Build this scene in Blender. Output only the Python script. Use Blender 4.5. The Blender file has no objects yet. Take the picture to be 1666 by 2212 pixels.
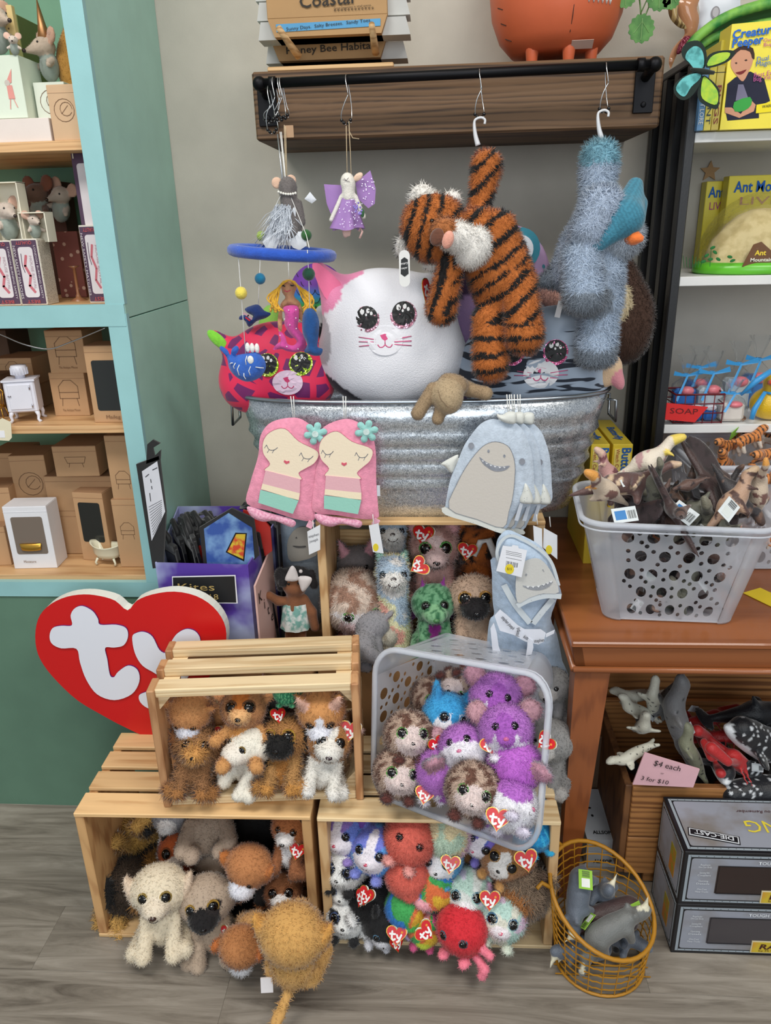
import bpy, bmesh, math, random
import numpy as np
from mathutils import Vector, Matrix, Euler, Quaternion
SC = bpy.context.scene
COL = SC.collection
random.seed(7); RNG = np.random.RandomState(5)
PI = math.pi
# ------------------------------------------------------------ camera (solved from the vanishing points of the room)
F = 1650.0; CH = 1.36
_d = np.array([117, 4394, F]); _d /= np.linalg.norm(_d)
_r = np.array([24500, -156, -F]); _r = _r - _d*(_r@_d); _r /= np.linalg.norm(_r)
_f = np.cross(_d, _r)
if _f[2] < 0: _f = -_f
RM = np.array([_r, _f, -_d])
def ray(px, py): return RM@np.array([(px-833)/F, (py-1106)/F, 1.0])
def atY(px, py, y):
    v = ray(px, py); p = v*(y/v[1]); return Vector((p[0], p[1], p[2]+CH))
def atZ(px, py, z):
    v = ray(px, py); p = v*((z-CH)/v[2]); return Vector((p[0], p[1], p[2]+CH))
def atX(px, py, x):
    v = ray(px, py); p = v*(x/v[0]); return Vector((p[0], p[1], p[2]+CH))
def mpp(px, py, y):                      # metres per pixel at a depth
    return (y/ray(px, py)[1])/F
cam = bpy.data.cameras.new('camera'); co = bpy.data.objects.new('camera', cam); COL.objects.link(co)
cam.sensor_fit = 'HORIZONTAL'; cam.sensor_width = 36; cam.lens = 36*F/1666; cam.clip_start = .02
_M = np.column_stack([RM[:, 0], -RM[:, 1], -RM[:, 2]])
co.matrix_world = Matrix.Translation((0, 0, CH)) @ Matrix(_M.tolist()).to_4x4()
SC.camera = co
# ------------------------------------------------------------ world, lamps, exposure
SC.view_settings.view_transform = 'Standard'; SC.view_settings.look = 'None'
SC.view_settings.gamma = 1; SC.view_settings.use_curve_mapping = False
SC.view_settings.exposure = -0.06
w = bpy.data.worlds.new('room_light'); SC.world = w; w.use_nodes = True
w.node_tree.nodes['Background'].inputs[0].default_value = (.86, .93, 1, 1)
w.node_tree.nodes['Background'].inputs[1].default_value = .46
def area(name, loc, rot, sx, sy, power, col):
    l = bpy.data.lights.new(name, 'AREA'); l.shape = 'RECTANGLE'; l.size = sx; l.size_y = sy; l.energy = power; l.color = col
    o = bpy.data.objects.new(name, l); COL.objects.link(o); o.location = loc; o.rotation_euler = rot; return o
area('ceiling_panel', (-.9, .2, 2.95), (0, 0, 0), 1.2, .6, 40, (1, .97, .92))
area('ceiling_panel', (1.1, .0, 2.95), (0, 0, 0), 1.2, .6, 36, (1, .97, .92))
area('shop_window', (.4, -2.6, 2.0), (math.radians(74), 0, math.radians(6)), 2.2, 1.4, 46, (.88, .95, 1))
# ------------------------------------------------------------ colours and materials
def lin(c):
    return tuple(((x/255)/12.92 if x/255 <= .04045 else ((x/255+.055)/1.055)**2.4) for x in c)
_mats = {}
def N(nt, t, **k):
    n = nt.nodes.new(t)
    for a, b in k.items():
        if a.startswith('i_'): n.inputs[a[2:].replace('_', ' ')].default_value = b
        else: setattr(n, a, b)
    return n
def mat(kind, c=(200, 200, 200), rough=None, c2=None, **kw):
    key = (kind, tuple(c), rough, c2, tuple(sorted(kw.items())))
    if key in _mats: return _mats[key]
    m = bpy.data.materials.new(kind+'_%02x%02x%02x' % tuple(int(x) for x in c)); m.use_nodes = True
    nt = m.node_tree; b = nt.nodes['Principled BSDF']; L = nt.links
    C = (*lin(c), 1); b.inputs['Base Color'].default_value = C
    R0 = dict(plastic=.32, paint=.5, card=.75, paper=.85, metal=.35, gold=.3, felt=.95, fabric=.9, plush=.9, vplush=.9, wood=.62, galv=.3, dark=.5, glossy=.08, glitter=.3, vinyl=.45, clear=.06, frost=.35, mottle=.6, glass=.03, floor=.5, wall=.8, emis=.5, stripe=.8)
    b.inputs['Roughness'].default_value = rough if rough is not None else R0.get(kind, .6)
    tc = N(nt, 'ShaderNodeTexCoord')
    def ramp(fac, stops):
        r = N(nt, 'ShaderNodeValToRGB'); L.new(fac, r.inputs[0]); e = r.color_ramp.elements
        while len(e) < len(stops): e.new(.5)
        for i, (p, cc) in enumerate(stops): e[i].position = p; e[i].color = (*cc, 1)
        return r
    def bump(h, s, d=.002):
        bm_ = N(nt, 'ShaderNodeBump'); bm_.inputs['Strength'].default_value = s; bm_.inputs['Distance'].default_value = d
        L.new(h, bm_.inputs['Height']); L.new(bm_.outputs[0], b.inputs['Normal'])
    def noise(scale, detail=3, src='Object', vec=None, rough_=.5):
        n = N(nt, 'ShaderNodeTexNoise'); n.inputs['Scale'].default_value = scale; n.inputs['Detail'].default_value = detail; n.inputs['Roughness'].default_value = rough_
        L.new(vec if vec else tc.outputs[src], n.inputs['Vector']); return n
    k = kind
    l1 = lin(c)
    if k in ('plush', 'vplush'):
        if k == 'vplush':
            a = N(nt, 'ShaderNodeVertexColor'); a.layer_name = 'Col'; L.new(a.outputs[0], b.inputs['Base Color'])
        b.inputs['Sheen Weight'].default_value = .35; b.inputs['Sheen Roughness'].default_value = .4
        n = noise(420, 2); bump(n.outputs[0], .35, .003)
    elif k == 'wood':
        d2 = lin(c2 or (c[0]*.8, c[1]*.74, c[2]*.66))
        oi = N(nt, 'ShaderNodeObjectInfo'); cmb = N(nt, 'ShaderNodeCombineXYZ')
        mu = N(nt, 'ShaderNodeMath', operation='MULTIPLY'); mu.inputs[1].default_value = 37; L.new(oi.outputs['Random'], mu.inputs[0])
        for i in range(3): L.new(mu.outputs[0], cmb.inputs[i])
        ad = N(nt, 'ShaderNodeVectorMath', operation='ADD'); L.new(tc.outputs['Object'], ad.inputs[0]); L.new(cmb.outputs[0], ad.inputs[1])
        mp = N(nt, 'ShaderNodeMapping'); L.new(ad.outputs[0], mp.inputs[0]); g = kw.get('grain', 1.0)
        ax = kw.get('axis', 0); sc_ = [26*g, 26*g, 26*g]; sc_[ax] = 2.2*g; mp.inputs['Scale'].default_value = sc_
        n1 = noise(1.0, 4, vec=mp.outputs[0], rough_=.6); n1.inputs['Distortion'].default_value = 1.6
        wv = N(nt, 'ShaderNodeTexWave'); wv.inputs['Scale'].default_value = 1.3; wv.inputs['Distortion'].default_value = 7; wv.inputs['Detail'].default_value = 2
        wv.bands_direction = 'Z'; L.new(mp.outputs[0], wv.inputs[0])
        mx = N(nt, 'ShaderNodeMix'); mx.inputs[0].default_value = .3; L.new(n1.outputs[0], mx.inputs[2]); L.new(wv.outputs['Fac'], mx.inputs[3])
        r = ramp(mx.outputs[0], [(.28, d2), (.48, l1), (.75, tuple(min(1, x*1.08) for x in l1))])
        hs = N(nt, 'ShaderNodeHueSaturation'); L.new(r.outputs[0], hs.inputs['Color'])
        mr = N(nt, 'ShaderNodeMapRange'); mr.inputs[3].default_value = .86; mr.inputs[4].default_value = 1.12; L.new(oi.outputs['Random'], mr.inputs[0]); L.new(mr.outputs[0], hs.inputs['Value'])
        L.new(hs.outputs[0], b.inputs['Base Color']); bump(mx.outputs[0], kw.get('bump', .25), .002)
    elif k == 'galv':
        b.inputs['Metallic'].default_value = .82
        v = N(nt, 'ShaderNodeTexVoronoi'); v.inputs['Scale'].default_value = 62; n = noise(22, 4)
        mx = N(nt, 'ShaderNodeVectorMath', operation='ADD'); L.new(tc.outputs['Object'], mx.inputs[0]); L.new(n.outputs['Color'], mx.inputs[1]); L.new(mx.outputs[0], v.inputs['Vector'])
        r = ramp(v.outputs['Color'], [(.1, lin((150, 157, 165))), (.9, lin((240, 244, 248)))]); L.new(r.outputs[0], b.inputs['Base Color'])
        r2 = ramp(v.outputs['Color'], [(0, (.18,)*3), (1, (.42,)*3)]); L.new(r2.outputs[0], b.inputs['Roughness'])
        n3 = noise(60, 3); bump(n3.outputs[0], .22, .004)
    elif k == 'floor':
        sp = N(nt, 'ShaderNodeMapping'); sp.inputs['Scale'].default_value = (2.2, 24, 5); L.new(tc.outputs['Object'], sp.inputs[0])
        oi = N(nt, 'ShaderNodeObjectInfo'); ad = N(nt, 'ShaderNodeVectorMath', operation='ADD'); L.new(sp.outputs[0], ad.inputs[0])
        mu = N(nt, 'ShaderNodeMath', operation='MULTIPLY'); mu.inputs[1].default_value = 50; L.new(oi.outputs['Random'], mu.inputs[0]); L.new(mu.outputs[0], ad.inputs[1])
        n1 = noise(1.2, 6, vec=ad.outputs[0], rough_=.68); n1.inputs['Distortion'].default_value = 1.3
        r = ramp(n1.outputs[0], [(.3, lin((96, 88, 79))), (.48, lin((133, 125, 114))), (.7, lin((162, 154, 143)))])
        hs = N(nt, 'ShaderNodeHueSaturation'); L.new(r.outputs[0], hs.inputs['Color'])
        mr = N(nt, 'ShaderNodeMapRange'); mr.inputs[3].default_value = .9; mr.inputs[4].default_value = 1.06; L.new(oi.outputs['Random'], mr.inputs[0]); L.new(mr.outputs[0], hs.inputs['Value'])
        L.new(hs.outputs[0], b.inputs['Base Color']); bump(n1.outputs[0], .12, .002)
    elif k in ('metal', 'gold'): b.inputs['Metallic'].default_value = 1
    elif k == 'glitter':
        v = N(nt, 'ShaderNodeTexVoronoi'); v.inputs['Scale'].default_value = kw.get('scale', 900); L.new(tc.outputs['Object'], v.inputs[0])
        r = ramp(v.outputs['Color'], [(.3, tuple(x*.45 for x in l1)), (.6, l1), (.85, tuple(min(1, x*1.8+.25) for x in l1))]); L.new(r.outputs[0], b.inputs['Base Color'])
        b.inputs['Metallic'].default_value = .6; bump(v.outputs['Distance'], .5, .002)
    elif k in ('frost', 'clear', 'glass'):
        b.inputs['Transmission Weight'].default_value = {'frost': .55, 'clear': .96, 'glass': 1}[k]; b.inputs['IOR'].default_value = {'frost': 1.2, 'clear': 1.12, 'glass': 1.08}[k]
        if k == 'clear':
            n = noise(60, 3); bump(n.outputs[0], .7, .01)
        if k == 'frost':
            b.inputs['Subsurface Weight'].default_value = 0
    elif k == 'felt':
        n = noise(300, 3); bump(n.outputs[0], .5, .002); b.inputs['Sheen Weight'].default_value = .4
        r = ramp(noise(90, 2).outputs[0], [(.3, tuple(x*.86 for x in l1)), (.7, tuple(min(1, x*1.08) for x in l1))]); L.new(r.outputs[0], b.inputs['Base Color'])
    elif k == 'fabric':
        n = noise(250, 2); bump(n.outputs[0], .2, .002); b.inputs['Sheen Weight'].default_value = .25
        n2 = noise(7, 2); 
    elif k in ('card', 'paper', 'paint', 'wall'):
        n = noise(kw.get('ns', 14), 4)
        r = ramp(n.outputs[0], [(.25, tuple(x*.94 for x in l1)), (.75, tuple(min(1, x*1.05) for x in l1))]); L.new(r.outputs[0], b.inputs['Base Color'])
        n3 = noise(260, 2); bump(n3.outputs[0], .12 if k != 'wall' else .2, .001)
    elif k == 'mottle':                                  # two colours mixed by noise
        n = noise(kw.get('scale', 40), 4); r = ramp(n.outputs[0], [(.42, l1), (.58, lin(c2))]); L.new(r.outputs[0], b.inputs['Base Color']); bump(n.outputs[0], .4, .002)
    elif k == 'dots':
        v = N(nt, 'ShaderNodeTexVoronoi'); v.inputs['Scale'].default_value = kw.get('scale', 60); L.new(tc.outputs['Object'], v.inputs[0])
        r = ramp(v.outputs['Distance'], [(kw.get('t', .3), lin(c2)), (kw.get('t', .3)+.04, l1)]); L.new(r.outputs[0], b.inputs['Base Color'])
    elif k == 'cells':                                    # pillow hide with cell patches
        v = N(nt, 'ShaderNodeTexVoronoi', feature='DISTANCE_TO_EDGE'); v.inputs['Scale'].default_value = kw.get('scale', 20); L.new(tc.outputs['Object'], v.inputs[0])
        r = ramp(v.outputs['Distance'], [(kw.get('t', .1), l1), (kw.get('t', .1)+.02, lin(c2))]); L.new(r.outputs[0], b.inputs['Base Color']); b.inputs['Sheen Weight'].default_value = .2
    elif k == 'stripe':                                   # streaks along one axis
        mp = N(nt, 'ShaderNodeMapping'); mp.inputs['Scale'].default_value = kw.get('sc', (9, 9, 55)); L.new(tc.outputs['Object'], mp.inputs[0])
        n = noise(1, 1.5, vec=mp.outputs[0]); n.inputs['Distortion'].default_value = .6
        r = ramp(n.outputs[0], [(kw.get('t', .56), l1), (kw.get('t', .56)+.02, lin(c2))]); L.new(r.outputs[0], b.inputs['Base Color']); b.inputs['Sheen Weight'].default_value = .2
    elif k == 'rainbow':
        sx = N(nt, 'ShaderNodeSeparateXYZ'); L.new(tc.outputs['Object'], sx.inputs[0]); mu = N(nt, 'ShaderNodeMath', operation='MULTIPLY_ADD'); mu.inputs[1].default_value = kw.get('s', 6); mu.inputs[2].default_value = kw.get('o', .5)
        L.new(sx.outputs[kw.get('axis', 2)], mu.inputs[0])
        r = ramp(mu.outputs[0], [(0, lin((220, 60, 60))), (.25, lin((240, 200, 60))), (.5, lin((70, 180, 80))), (.75, lin((50, 130, 210))), (1, lin((120, 60, 170)))]); L.new(r.outputs[0], b.inputs['Base Color'])
    if 'sheen' in kw: b.inputs['Sheen Weight'].default_value = kw['sheen']
    if 'alpha' in kw: b.inputs['Alpha'].default_value = kw['alpha']
    if 'coat' in kw: b.inputs['Coat Weight'].default_value = kw['coat']
    _mats[key] = m; return m
BLACK = lambda: mat('dark', (14, 14, 15), .45)
# ------------------------------------------------------------ things
def thing(name, label, cat, loc=(0, 0, 0), rot=(0, 0, 0), group=None):
    o = bpy.data.objects.new(name, None); COL.objects.link(o); o.empty_display_size = .02
    o.location = Vector(loc); o.rotation_euler = Euler(rot); o['label'] = label; o['category'] = cat
    if group: o['group'] = group
    return o
def tag(o, label, cat, group=None):
    o['label'] = label; o['category'] = cat
    if group: o['group'] = group
    return o
def struct(o, cat=None): o['kind'] = 'structure'; return o
def wm(o):
    m = Matrix.LocRotScale(o.location, o.rotation_euler, o.scale)
    if o.parent: return wm(o.parent) @ m
    return m
def link(name, me, parent=None, world=False, loc=None, rot=None):
    o = bpy.data.objects.new(name, me); COL.objects.link(o)
    if parent: o.parent = parent
    if loc is not None: o.location = Vector(loc)
    if rot is not None: o.rotation_euler = Euler(rot)
    if world and parent:
        me.transform(wm(parent).inverted())
    return o
class MB:
    def __init__(s): s.v = []; s.f = []; s.m = []; s.sm = []
    def add(s, vs, fs, mi=0, smooth=False, M=None):
        b = len(s.v)
        for v in vs: s.v.append(tuple(M@Vector(v)) if M is not None else tuple(v))
        for f in fs: s.f.append([i+b for i in f]); s.m.append(mi); s.sm.append(smooth)
        return s
    def box(s, c, size, rot=None, mi=0, taper=None, bev=0):
        x, y, z = [a/2 for a in size]; tx, ty = taper or (1, 1)
        M = Matrix.Translation(c)
        if rot is not None: M = M @ Euler(rot).to_matrix().to_4x4()
        if bev:
            b_ = min(bev, x*.45, y*.45, z*.45); vs = []; 
            for sx in (-1, 1):
                for sy in (-1, 1):
                    for sz in (-1, 1):
                        vs += [(sx*x, sy*(y-b_), sz*(z-b_)), (sx*(x-b_), sy*y, sz*(z-b_)), (sx*(x-b_), sy*(y-b_), sz*z)]
            bm = bmesh.new(); [bm.verts.new(v) for v in vs]; bmesh.ops.convex_hull(bm, input=bm.verts); bmesh.ops.dissolve_limit(bm, angle_limit=.01, verts=bm.verts, edges=bm.edges)
            bm.verts.ensure_lookup_table(); bm.verts.index_update()
            s.add([v.co[:] for v in bm.verts], [[v.index for v in f.verts] for f in bm.faces], mi, False, M); bm.free(); return s
        vs = [(-x, -y, -z), (x, -y, -z), (x, y, -z), (-x, y, -z), (-x*tx, -y*ty, z), (x*tx, -y*ty, z), (x*tx, y*ty, z), (-x*tx, y*ty, z)]
        return s.add(vs, [(0, 3, 2, 1), (4, 5, 6, 7), (0, 1, 5, 4), (1, 2, 6, 5), (2, 3, 7, 6), (3, 0, 4, 7)], mi, False, M)
    def hexa(s, b4, t4, mi=0):                            # bottom loop, top loop (world points)
        return s.add(list(b4)+list(t4), [(3, 2, 1, 0), (4, 5, 6, 7), (0, 1, 5, 4), (1, 2, 6, 5), (2, 3, 7, 6), (3, 0, 4, 7)], mi)
    def tube(s, pts, r, n=6, mi=0, closed=False, cap=True):
        P = [Vector(p) for p in pts]; k = len(P); rs = r if isinstance(r, (list, tuple)) else [r]*k
        vs = []; up = None
        for i in range(k):
            a = P[(i-1) % k] if (closed or i) else P[0]; c = P[(i+1) % k] if (closed or i < k-1) else P[-1]
            t = (c-a).normalized()
            if up is None: up = t.orthogonal().normalized()
            else:
                up = up-t*up.dot(t); up = up.normalized() if up.length > 1e-5 else t.orthogonal().normalized()
            b = t.cross(up)
            for j in range(n):
                an = 2*PI*j/n; vs.append(P[i]+(up*math.cos(an)+b*math.sin(an))*rs[i])
        fs = []
        for i in range(k if closed else k-1):
            for j in range(n):
                a = i*n+j; b_ = i*n+(j+1) % n; c = ((i+1) % k)*n+(j+1) % n; d = ((i+1) % k)*n+j; fs.append((a, b_, c, d))
        if cap and not closed: fs.append(tuple(reversed(range(n)))); fs.append(tuple((k-1)*n+j for j in range(n)))
        return s.add(vs, fs, mi, n > 4)
    def lathe(s, prof, n=20, mi=0, M=None, sx=1, sy=1, cap0=True, cap1=True):
        vs = []; fs = []
        for (r, z) in prof:
            for j in range(n): an = 2*PI*j/n; vs.append((r*math.cos(an)*sx, r*math.sin(an)*sy, z))
        for i in range(len(prof)-1):
            for j in range(n): fs.append((i*n+j, i*n+(j+1) % n, (i+1)*n+(j+1) % n, (i+1)*n+j))
        if cap0: fs.append(tuple(reversed(range(n))))
        if cap1: fs.append(tuple((len(prof)-1)*n+j for j in range(n)))
        return s.add(vs, fs, mi, True, M)
    def ball(s, c, r, mi=0, rot=None, n=12, m=8):
        r = (r, r, r) if not isinstance(r, (tuple, list)) else r
        prof = [(max(1e-4, math.sin(PI*i/m)), -math.cos(PI*i/m)) for i in range(m+1)]
        M = Matrix.Translation(c)
        if rot is not None: M = M @ (rot.to_matrix().to_4x4() if hasattr(rot, 'to_matrix') else Euler(rot).to_matrix().to_4x4())
        M = M @ Matrix.Diagonal((*r, 1))
        return s.lathe(prof, n, mi, M, cap0=False, cap1=False)
    def prism(s, outline, z0, z1, mi=0, M=None, mside=None, bev=0):      # outline in local XY, extruded along Z
        n = len(outline); vs = [(x, y, z0) for x, y in outline]+[(x, y, z1) for x, y in outline]
        s.add(vs, [tuple(reversed(range(n))), tuple(range(n, 2*n))], mi, False, M)
        s.add(vs, [(i, (i+1) % n, n+(i+1) % n, n+i) for i in range(n)], mi if mside is None else mside, False, M); return s
    def disc(s, cx, cy, rx_, ry_, z0, z1, mi=0, n=24, k=4):       # flat applique with a ringed cap, for curved ground
        vs = [(cx+rx_*math.cos(2*PI*j/n), cy+ry_*math.sin(2*PI*j/n), z0) for j in range(n)]+[(cx+rx_*(1-i/k)*math.cos(2*PI*j/n), cy+ry_*(1-i/k)*math.sin(2*PI*j/n), z1) for i in range(k) for j in range(n)]+[(cx, cy, z1)]
        return s.add(vs, [(i*n+j, i*n+(j+1) % n, (i+1)*n+(j+1) % n, (i+1)*n+j) for i in range(k) for j in range(n)]+[(k*n+j, k*n+(j+1) % n, (k+1)*n) for j in range(n)], mi, False)
    def stroke(s, pts, wd, z=0, mi=0, M=None):                         # flat rounded line in local XY
        for i in range(len(pts)-1):
            a = Vector((*pts[i], 0)); b = Vector((*pts[i+1], 0)); d = b-a
            if d.length < 1e-7: continue
            d.normalize(); nn = Vector((-d.y, d.x, 0))*wd/2; e = d*wd*.35
            s.add([a-nn-e*.5+Vector((0, 0, z)), b-nn+e*.5+Vector((0, 0, z)), b+e+Vector((0, 0, z)), b+nn+e*.5+Vector((0, 0, z)), a+nn-e*.5+Vector((0, 0, z)), a-e+Vector((0, 0, z))], [(0, 1, 2, 3, 4, 5)], mi, False, M)
        return s
    def ribbon(s, pts, wd, z=0, mi=0, M=None):
        P = np.array(pts); d = np.gradient(P, axis=0); d /= np.linalg.norm(d, axis=1, keepdims=True)+1e-12; nn = np.stack([-d[:, 1], d[:, 0]], 1)*wd/2; k = len(P)
        return s.add([(*a, z) for a in P+nn]+[(*a, z) for a in P-nn], [(k+i, k+i+1, i+1, i) for i in range(k-1)], mi, False, M)
    def mesh(s, name, mats):
        me = bpy.data.meshes.new(name); me.from_pydata(s.v, [], s.f)
        for m in (mats if isinstance(mats, (list, tuple)) else [mats]): me.materials.append(m)
        me.polygons.foreach_set('material_index', s.m); me.polygons.foreach_set('use_smooth', s.sm); me.update(); return me
    def build(s, name, mats, parent=None, world=True, **k): return link(name, s.mesh(name, mats), parent, world, **k)
def circ(r, n=20, cx=0, cy=0, ry=None, a0=0, a1=2*PI):
    full = abs(a1-a0-2*PI) < 1e-6
    return [(cx+r*math.cos(a0+(a1-a0)*i/(n if full else n-1)), cy+(ry or r)*math.sin(a0+(a1-a0)*i/(n if full else n-1))) for i in range(n)]
def rrect(w, h, r, n=4):
    o = []
    for (cx, cy, a) in ((w/2-r, h/2-r, 0), (-w/2+r, h/2-r, 90), (-w/2+r, -h/2+r, 180), (w/2-r, -h/2+r, 270)):
        for i in range(n+1): an = math.radians(a+90*i/n); o.append((cx+r*math.cos(an), cy+r*math.sin(an)))
    return o
def spl(pts, n=6, closed=False):                         # catmull-rom
    P = [np.array(p, float) for p in pts]; k = len(P); out = []
    for i in range(k if closed else k-1):
        p0 = P[(i-1) % k] if (closed or i) else P[0]; p1 = P[i]; p2 = P[(i+1) % k]; p3 = P[(i+2) % k] if (closed or i < k-2) else P[-1]
        for j in range(n):
            t = j/n; out.append(tuple(.5*((2*p1)+(-p0+p2)*t+(2*p0-5*p1+4*p2-p3)*t*t+(-p0+3*p1-3*p2+p3)*t**3)))
    if not closed: out.append(tuple(P[-1]))
    return out
_txt = {}
def text_mesh(s, size=1, extr=0, bold=0, shear=0, mono=False):
    cu = bpy.data.curves.new('t', 'FONT'); cu.body = s; cu.size = size; cu.extrude = extr; cu.offset = bold; cu.align_x = 'CENTER'; cu.align_y = 'CENTER'; cu.shear = shear; cu.resolution_u = 2
    if mono: cu.space_character = 1.15
    o = bpy.data.objects.new('t', cu)
    COL.objects.link(o); me = bpy.data.meshes.new_from_object(o.evaluated_get(bpy.context.evaluated_depsgraph_get())); bpy.data.objects.remove(o); bpy.data.curves.remove(cu)
    return me
def text(s, parent, c, ux, uy, h, m, name='lettering', wmax=None, **k):     # world centre, right and up directions
    me = text_mesh(s, 1, **k); me.name = 'lettering'
    xs = [v.co.x for v in me.vertices]; ys = [v.co.y for v in me.vertices]
    if not xs: return
    W_, H_ = max(xs)-min(xs), max(ys)-min(ys); cx, cy = (max(xs)+min(xs))/2, (max(ys)+min(ys))/2
    sy = h/.72; sx = sy if wmax is None else wmax/W_
    ux = Vector(ux).normalized(); uy = Vector(uy).normalized(); nz = ux.cross(uy)
    M = Matrix.Translation(Vector(c)+nz*.0006) @ Matrix((ux, uy, nz)).transposed().to_4x4() @ Matrix.Diagonal((sx, sy, 1, 1)) @ Matrix.Translation((-cx, -cy, 0))
    me.transform(M); me.materials.clear(); me.materials.append(m)
    return link(name, me, parent, True)
# one plank: a chamfered board whose local X runs along the grain; alike boards share mesh data
_pl = {}
def plank(name, parent, loc, size, rot=(0, 0, 0), m=None, bev=.0015):
    key = (tuple(round(x, 4) for x in size), m.name, bev)
    if key not in _pl: _pl[key] = MB().box((0, 0, 0), size, bev=bev).mesh(name, m)
    return link(name, _pl[key], parent, loc=loc, rot=rot)
# ------------------------------------------------------------ soft toys: smooth union of ellipsoids and tapered limbs, meshed by surface nets
def E(c, r, col=0, rot=(0, 0, 0), w=0): return ('e', np.array(c, float), np.array(r if isinstance(r, (tuple, list)) else (r,)*3, float), np.array(Euler(rot).to_matrix()).T, col, w)
def K(a, b, ra, rb, col=0, w=0): return ('k', np.array(a, float), np.array(b, float), ra, rb, col, w)
def sd(p, P):
    if p[0] == 'e':
        q = (P-p[1])@p[3].T; k = np.linalg.norm(q/p[2], axis=-1); k2 = np.linalg.norm(q/p[2]**2, axis=-1)+1e-9; return k*(k-1)/k2
    a, b = p[1], p[2]; ab = b-a; t = np.clip(((P-a)@ab)/(ab@ab), 0, 1); return np.linalg.norm(P-(a+t[..., None]*ab), axis=-1)-(p[3]+(p[4]-p[3])*t)
def field(prims, P, k):
    D = np.stack([sd(p, P) for p in prims])
    if k <= 0: return D.min(0), D
    m = D.min(0); return m-k*np.log(np.exp(-(D-m)/k).sum(0)), D
def surf(prims, o, d, k=.01, tmax=3):
    o = np.array(o, float); d = np.array(d, float); d /= np.linalg.norm(d); ts = np.linspace(tmax, 0, 160); P = o+ts[:, None]*d
    f, _ = field(prims, P, k); i = np.argmax(f < 0); return Vector(P[i]), Vector(d)
def nets(prims, vox, k):
    lo = np.full(3, 9.); hi = -lo
    for p in prims:
        if p[0] == 'e': r = p[2].max(); lo = np.minimum(lo, p[1]-r); hi = np.maximum(hi, p[1]+r)
        else:
            for q, r in ((p[1], p[3]), (p[2], p[4])): lo = np.minimum(lo, q-r); hi = np.maximum(hi, q+r)
    lo -= vox*2+k; hi += vox*2+k; n = np.ceil((hi-lo)/vox).astype(int)+1
    ax = [lo[i]+vox*np.arange(n[i]) for i in range(3)]; G = np.stack(np.meshgrid(*ax, indexing='ij'), -1)
    f, _ = field(prims, G.reshape(-1, 3), k); f = f.reshape(n); s = f < 0
    cnt = np.zeros(n-1, int)
    for a in (0, 1):
        for b in (0, 1):
            for c in (0, 1): cnt += s[a:n[0]-1+a, b:n[1]-1+b, c:n[2]-1+c]
    act = (cnt > 0) & (cnt < 8); idx = -np.ones(n-1, int); ci = np.argwhere(act); idx[act] = np.arange(len(ci))
    acc = np.zeros((len(ci), 3)); num = np.zeros(len(ci))
    cor = [(a, b, c) for a in (0, 1) for b in (0, 1) for c in (0, 1)]
    for u in cor:
        for d in range(3):
            if u[d] == 0:
                v = list(u); v[d] = 1; A = ci+np.array(u); B = ci+np.array(v); fa = f[A[:, 0], A[:, 1], A[:, 2]]; fb = f[B[:, 0], B[:, 1], B[:, 2]]
                x = (fa < 0) != (fb < 0); t = np.where(x, fa/(fa-fb+1e-12), 0); acc += np.where(x[:, None], A+(B-A)*t[:, None], 0); num += x
    V = lo+vox*(acc/num[:, None]); Fs = []
    for d in range(3):
        sl0 = [slice(1, n[i]-1) for i in range(3)]; sl0[d] = slice(0, n[d]-1); sl1 = list(sl0); sl1[d] = slice(1, n[d])
        a = s[tuple(sl0)]; b = s[tuple(sl1)]; x = np.argwhere(a != b); 
        if not len(x): continue
        off = np.ones(3, int); off[d] = 0; x = x+off; e1 = np.zeros(3, int); e2 = np.zeros(3, int); e1[(d+1) % 3] = 1; e2[(d+2) % 3] = 1
        g = lambda y: idx[y[:, 0], y[:, 1], y[:, 2]]
        q = np.stack([g(x-e1-e2), g(x-e2), g(x), g(x-e1)], 1); fl = ~s[x[:, 0], x[:, 1], x[:, 2]]; q[fl] = q[fl][:, ::-1]; Fs.append(q)
    Q = np.concatenate(Fs); q0 = s  # orient outward
    return V, Q
def vn(V, Q):
    nrm = np.cross(V[Q[:, 2]]-V[Q[:, 0]], V[Q[:, 3]]-V[Q[:, 1]]); o = np.zeros_like(V)
    for i in range(4): np.add.at(o, Q[:, i], nrm)
    return o/(np.linalg.norm(o, axis=1, keepdims=True)+1e-12)
def nz3(P, s, seed=0):
    r = np.random.RandomState(seed); o = 0
    for i in range(5):
        d = r.randn(3); d /= np.linalg.norm(d); o = o+np.sin(P@d*s*(1+.5*i)+r.rand()*6.28+1.7*np.sin(P@np.roll(d, 1)*s*.7+i))/(1+.3*i)
    return o/2.6
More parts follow.
